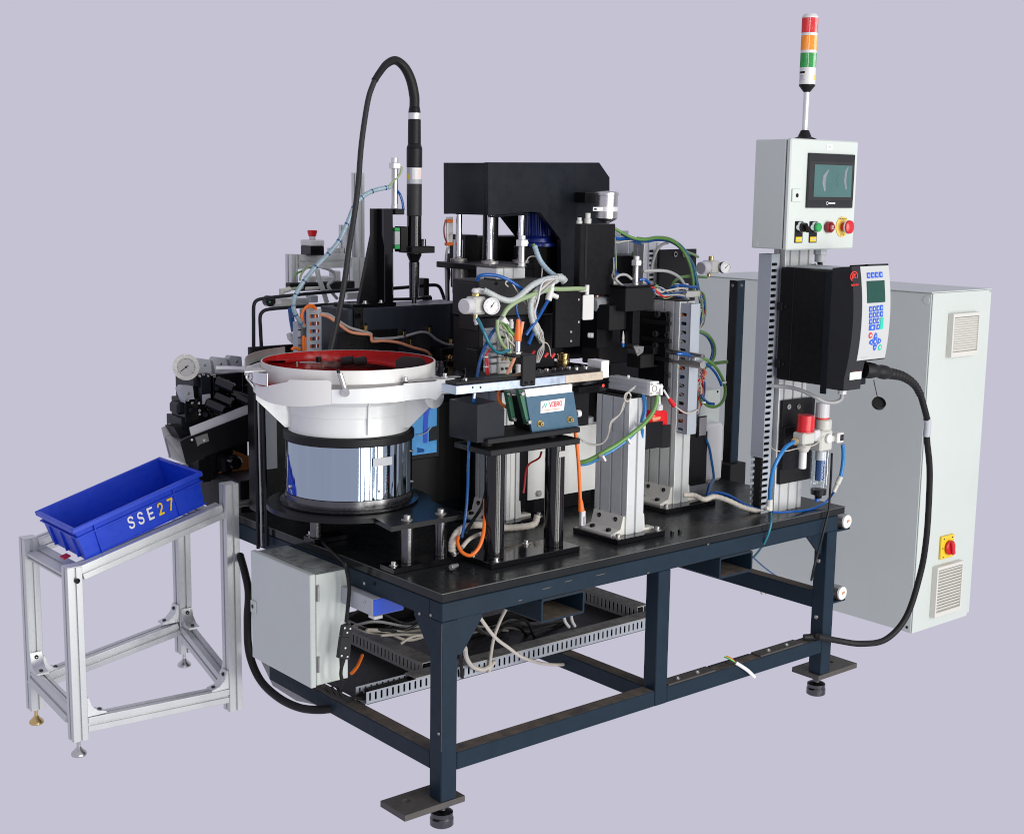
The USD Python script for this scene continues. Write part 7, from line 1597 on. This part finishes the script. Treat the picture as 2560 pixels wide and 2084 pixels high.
# orange patch lead and the loops on the left
hose('orange patch lead hanging down in front of the grey gearbox', 'a7', ((1152, 640, .10), (1165, 750, .10), (1178, 900, .10), (1186, 1050, .10), (1192, 1190, .10)), .0050, 'orange', nm='patch_lead', c='cable')
P, P2, P3 = (Y(*px('a7', u, v), .10) for u, v in ((1192, 1190), (1200, 1275), (1218, 1390)))
t = Thing('patch_plug', 'clear ended plug of the orange patch lead hanging above the table', 'plug', P3); t.add('boot', sweep(np.array([P, P2]), [.0065, .009], 12), 'orange'); t.add('plug', obox((P2 + P3) / 2, (.015, .011, np.linalg.norm(P3 - P2) * .98), None, .002), 'frost'); t.add('latch', obox((P2 + P3) / 2 + [.002, -.0075, -.006], (.007, .003, .022), None, .001), 'steel')
hose('orange cable loop lying beside the left feeder column', 'a7', ((425, 1180, .17), (422, 1340, .15), (410, 1470, .12), (375, 1570, .11), (310, 1632, .115), (240, 1605, .135), (205, 1530, .16), (212, 1480, .18)), .0048, 'orange', nm='orange_cable', c='cable')
hose('dark blue cable hanging straight down left of the feeder stand', 'a7', ((340, 330, .12), (300, 700, .17), (292, 900, .18), (285, 1120, .19), (270, 1310, .19), (240, 1490, .17)), .0042, 'blue_dark_tube', nm='blue_cable', c='cable')
hose('thick grey cable bent over on the table left of the feeder stand', 'a7', ((160, 1600, .19), (165, 1520, .19), (210, 1440, .20), (300, 1395, .22), (420, 1390, .25), (560, 1410, .27), (700, 1405, .28), (820, 1380, .29), (850, 1310, .29)), .0098, 'cable_white', nm='grey_cable', c='cable', wrap=True)
hose('thin grey cable bent beneath the thick grey one', 'a7', ((240, 1570, .17), (290, 1510, .18), (350, 1475, .20), (420, 1455, .22), (560, 1450, .25)), .0055, 'cable_white', nm='grey_cable', c='cable')
hose('black cable slanting down behind the left feeder column', 'a7', ((440, 960, .22), (435, 1100, .22), (400, 1240, .21), (330, 1350, .20), (265, 1460, .19)), .0045, 'rubber', nm='black_cable', c='cable')
hose('red wire dangling between the two feeder columns', 'a7', ((880, 800, .20), (860, 850, .21), (780, 900, .23), (755, 960, .24), (745, 1060, .24), (735, 1130, .24)), .0028, 'cable_red', nm='red_wire', c='wire', n=8)
hose('salmon lead crossing behind the green leaf springs', 'a7', ((540, 310, .20), (535, 370, .20), (560, 420, .19), (600, 440, .17)), .0050, 'orange', nm='orange_cable', c='cable')
hose('short white drop wire under the left end of the rail', 'a5', ((380, 1310, .10), (373, 1340, .10), (370, 1370, .10)), .0030, 'white', nm='sensor_wire', c='wire', n=6)
# cables along the table between post and duct foot
hose('bundle of grey cables lying along the table towards the duct foot', 'b3', ((30, 960, .25), (120, 965, .23), (210, 1000, .20), (300, 975, .19), (420, 1010, .16), (540, 1065, .13), (640, 1092, .11), (720, 1100, .10)), .0085, 'cable_white', nm='grey_cable', c='cable', wrap=True)
hose('blue hose lying along the table towards the duct foot', 'b3', ((240, 960, .24), (320, 940, .22), (420, 965, .19), (520, 1020, .15), (610, 1065, .12), (700, 1090, .10)), .0048, 'blue_tube')
hose('dark blue hose dropping from the white canister', 'b3', ((290, 830, .36), (265, 870, .33), (250, 920, .30), (235, 980, .27)), .007, 'blue_dark_tube')
# power lead on the small box
pl_ = [Z(*px('b5', 690, 300), .706)] + [X(*px('b5', u, v), x) for u, v, x in ((790, 440, -.004), (815, 500, -.006))] 
yb0 = y0
fz = lambda u, v: Y(*px('b5', u, v), .360)
L_ = [Z(803, 1352, .706), Z(838, 1385, .7045)] + [fz(u, v) for u, v in ((810, 480), (835, 560), (848, 660), (842, 760), (832, 860), (826, 910))]
t = Thing('inline_power_lead', 'black power lead with a flat inline connector hanging before the small control box', 'power lead', L_[-1])
t.add('lead', tube(L_, .0052, 10), 'rubber')
a_, b_ = fz(790, 920), fz(862, 1010)
c1_, c2_, c3_ = fz(822, 925), fz(815, 1010), fz(800, 1165)
t.add('socket', prism(poly([(fz(u, v)[0], fz(u, v)[2]) for u, v in ((795, 935), (840, 915), (860, 945), (850, 1010), (782, 1008))]), 'y', .350, .366), 'bezel')
t.add('plug', prism(poly([(fz(u, v)[0], fz(u, v)[2]) for u, v in ((780, 1012), (852, 1014), (838, 1175), (760, 1165))]), 'y', .351, .365), 'bezel')
for u, v in ((800, 945), (840, 950), (818, 978), (805, 1090), (778, 1145), (820, 1152)): P = fz(u, v); t.add('plug_screw', cyl((P[0], .3500 if v < 1000 else .351, P[2]), (P[0], .3485, P[2]), .0028, 10), 'white')
t.add('lower_boot', sweep(np.array([fz(800, 1172), fz(792, 1235)]), [.009, .005], 12), 'bezel')
t.add('lower_lead', tube([fz(792, 1230), fz(788, 1290), fz(800, 1350), fz(830, 1420) + [0, .03, 0], fz(880, 1455) + [0, .06, 0]], .0048, 10), 'rubber')
# thick black conduit sweeping under the box
kk = [X(*px('b5', u, v), x) for u, v, x in ((60, 430, .0), (95, 560, -.03), (120, 700, -.05), (112, 900, -.05), (125, 1130, -.05), (200, 1320, -.05), (330, 1450, -.05), (480, 1525, -.04), (620, 1543, -.02), (760, 1530, .02), (860, 1510, .06), (950, 1490, .10))]
single('black_conduit', 'thick black conduit hanging in a wide curve under the small control box', 'conduit', tube(kk, .0115, 12), 'rubber')
mp_ = [X(*px('b5', u, v), .03) for u, v in ((150, 1170), (350, 1290), (700, 1480), (640, 1535), (420, 1490), (250, 1380))]
single('mesh_guard', 'grey perforated mesh guard below the small control box', 'guard', prism(poly([(p[1], p[2]) for p in mp_]).buffer(0), 'x', .051, .054), 'mesh')
for k in range(4):
    single('black_lead', ('lowest', 'second lowest', 'second highest', 'highest')[k] + ' loose black lead at the open end of the front duct', 'cable', tube([Y(*px('b5', 640 + 40 * k, 1380), .40), Y(*px('b5', 720 + 30 * k, 1440 + 8 * k), .40), Y(*px('b5', 840, 1455 + 9 * k), .405), (.055, .415 + .006 * k, .298 + .004 * k)], .0042, 8), 'rubber', 'loose black leads at the duct end')
# white cables below the table
def low(label, pts, r=.0048, m='cable_white'): single('white_cable', label, 'cable', tube([Y(*px('b6', u, v), y) for u, v, y in pts], r, 8), m)
low('white cable hanging from the front rail in a long curve over the duct', ((606, 606, .10), (650, 670, .14), (700, 730, .18), (760, 775, .24), (830, 825, .32), (920, 855, .385), (1000, 865, .385), (1090, 858, .385), (1180, 832, .39)))
low('white cable dropping from the top rail to the front duct', ((754, 572, .30), (720, 640, .34), (690, 720, .37), (675, 800, .385), (664, 900, .390)))
low('cream cable loop hanging in front of the duct beside the front leg', ((540, 780, .20), (548, 830, .30), (580, 875, .385), (630, 890, .388), (670, 870, .39), (690, 850, .392)), .0065)
low('pair of pale cables behind the first fork pocket', ((1048, 620, .45), (1055, 645, .45), (1075, 672, .45)), .005, 'frost')
low('second pale cable behind the first fork pocket', ((1085, 612, .45), (1090, 640, .45), (1105, 668, .45)), .005, 'frost')
low('black lead beside the front leg running down to the duct', ((520, 740, .30), (518, 830, .36), (526, 930, .392)), .0048, 'rubber')
def low2(label, fr, pts, r, m, nm='white_cable'): single(nm, label, 'cable', tube([Y(*px(fr, u, v), y) for u, v, y in pts], r, 8), m)
low2('pale cable arching in the dark right bay under the table', 'b7', ((1230, 740, .40), (1280, 665, .40), (1340, 632, .38), (1410, 628, .36), (1470, 680, .34), (1510, 775, .32)), .0055, 'cable_white')
low2('second pale cable crossing in the dark right bay under the table', 'b7', ((1260, 735, .42), (1320, 720, .41), (1380, 690, .40), (1415, 650, .38)), .0055, 'cable_white')
low2('thin blue line slanting under the table in the right bay', 'b7', ((1160, 460, .30), (1250, 540, .34), (1340, 605, .38), (1440, 670, .42), (1540, 720, .46)), .003, 'blue_dark_tube', 'blue_line')
low2('white lead with striped cores hanging over the right lower beam', 'b7', ((1035, 1268, .004), (1080, 1295, -.006), (1130, 1330, -.008), (1175, 1375, -.006)), .0055, 'white', 'white_cable')
for k, m in enumerate(('green', 'yellow', 'red')): low2(('green', 'yellow', 'red')[k] + ' bare core at the end of the white lead on the right lower beam', 'b7', ((945 + 8 * k, 1222 - 3 * k, .030), (990 + 6 * k, 1240 - 2 * k, .016), (1034, 1266, .006)), .0022, m, 'wire_core')
low2('orange cable showing between the small box and the duct', 'c6', ((280, 1010, .50), (255, 1070, .48), (220, 1140, .46), (165, 1205, .44)), .005, 'orange', 'orange_cable')
for k, L in enumerate((((330, 735, .62), (600, 750, .62), (800, 775, .62), (990, 780, .62)), ((480, 800, .60), (700, 790, .60), (850, 795, .60), (1000, 780, .60)), ((690, 890, .55), (760, 840, .55), (850, 805, .55), (1000, 795, .55)))):
    low2('pale cable lying on the dark shelf behind the front leg', 'c6', L, .0042, 'cable_white', 'shelf_cable') if k == 0 else single('shelf_cable', ('short pale cable on the shelf, lower of the pair' if k == 1 else 'curved pale cable end on the shelf nearest the front leg'), 'cable', tube([Y(*px('c6', u, v), y) for u, v, y in L], .0042, 8), 'cable_white')
# sensor strip beside the left guide shaft
a_, b_ = GP(182, 565, .84), GP(262, 812, .84)
t = Thing('sensor_strip', 'clear sensor strip with orange ends beside the left guide shaft', 'sensor', (a_[0], .84, b_[2]))
t.add('back', box(a_[0] + .012, b_[0], .846, .852, b_[2], a_[2], .001), 'frost')
for v in (600, 798): P = GP(215, v, .84); t.add('end_clamp', obox(P, (.024, .016, .010), None, .003), 'orange')
t.add('loop_lead', tube([GP(u, v, .838) for u, v in ((188, 590), (174, 660), (180, 740), (205, 800))], .0025, 8), 'red_dark')
t.add('white_lead', tube([GP(u, v, .838) for u, v in ((205, 610), (202, 690), (205, 780), (200, 830))], .0032, 8), 'white')
t.add('cross_lead', tube([GP(u, v, .837) for u, v in ((250, 700), (232, 730), (215, 775))], .002, 6), 'cable_white')
single('grey_cable', 'grey cable dropping from the sensor strip to the slate beam', 'cable', tube([GP(u, v, .84) for u, v in ((215, 815), (198, 860), (190, 950), (192, 1100), (196, 1280))], .0040, 8), 'cable_grey')
single('cable_sleeve', 'dark sleeve running beside the grey cable down to the beam', 'sleeve', tube([GP(u, v, .845) for u, v in ((212, 880), (210, 1000), (216, 1060), (208, 1140), (210, 1290))], .0052, 8), 'rubber')

# ------------------------------------------------------------------ loose wiring harnesses
def harness(name, label, strands):
    t = Thing(name, label, 'wiring', strands[0][0][0])
    for pts, r, m in strands: t.add('wire', tube(pts, r, 6, 6), m)
def wob(pts, s, amp):
    g = np.random.default_rng(s); out = np.array(pts, float); out[1:-1] += g.normal(0, amp, out[1:-1].shape); return out
cols = ('cable_white', 'blue_tube', 'pale_green_tube', 'cable_grey', 'frost', 'blue_dark_tube', 'green_tube', 'cable_red')
b_ = [GP(u, v, .325) for u, v in ((1150, 1100), (1040, 1160), (960, 1290), (960, 1420), (985, 1560), (1010, 1660))]
harness('wiring_harness', 'loose strands following the thick grey bundle down to the dial', [(wob(b_, k, .006), .0022 + .0006 * (k % 3), cols[k % 5]) for k in range(6)])
b_ = [R3(560, 650, .34), R3(640, 700, .34), R3(740, 725, .35), R3(850, 740, .37), R3(900, 780, .39)]
harness('wiring_harness', 'loose strands crossing from the right station head to the duct top', [(wob(b_, 20 + k, .008), .0018 + .0006 * (k % 3), cols[(k * 3 + 1) % 8]) for k in range(7)])
b_ = [R3(215, 200, .46), R3(205, 330, .42), R3(190, 450, .40), R3(215, 560, .38), R3(255, 640, .37)]
harness('wiring_harness', 'loose pale strands hanging down the right edge of the tall black column', [(wob(b_, 40 + k, .006), .0018, cols[k % 5]) for k in range(4)])
b_ = [R3(1000, 700, .38), R3(1045, 760, .36), R3(1060, 860, .35), R3(1035, 980, .34), R3(1010, 1080, .33)]
harness('wiring_harness', 'loose strands bulging behind the upper right edge of the post duct', [(wob(b_, 60 + k, .007), .0020 + .0005 * (k % 2), cols[(k * 5 + 1) % 8]) for k in range(7)])
b_ = [R3(1000, 1380, .33), R3(1040, 1460, .33), R3(1030, 1560, .33), R3(1050, 1660, .33), D4(1230, 900, .33)]
harness('wiring_harness', 'tangled coloured strands behind the lower right edge of the post duct', [(wob(b_, 80 + k, .008), .0020, ('cable_red', 'orange', 'cable_white', 'blue_dark_tube', 'cable_grey', 'peach')[k % 6]) for k in range(8)])
b_ = [C4(440, 420, .322), C4(520, 560, .312), C4(600, 720, .308), C4(660, 900, .306), C4(640, 1080, .308)]
harness('wiring_harness', 'thin clear and green strands looping over the face of the valve stack', [(wob(b_, 100 + k, .009), .0024, cols[(k * 2) % 8]) for k in range(6)])
def B6(u, v, y): return Y(*px('b6', u, v), y)
b_ = [B6(30, 690, .62), B6(160, 700, .60), B6(300, 720, .58), B6(420, 690, .58), B6(560, 700, .60), B6(760, 690, .62)]
harness('wiring_harness', 'several dusty cables lying across the dark shelf under the table', [(wob(b_, 120 + k, .018) + [0, .02 * k, 0], .0042, ('cable_white', 'rubber_grey', 'brown_plate', 'cable_grey', 'rubber')[k % 5]) for k in range(7)])
b_ = [B6(560, 640, .50), B6(640, 690, .52), B6(760, 650, .55), B6(900, 690, .58), B6(1060, 640, .60)]
harness('wiring_harness', 'dark cables drooping under the first fork pocket', [(wob(b_, 140 + k, .016), .0045, ('rubber', 'brown_plate', 'rubber_grey')[k % 3]) for k in range(5)])
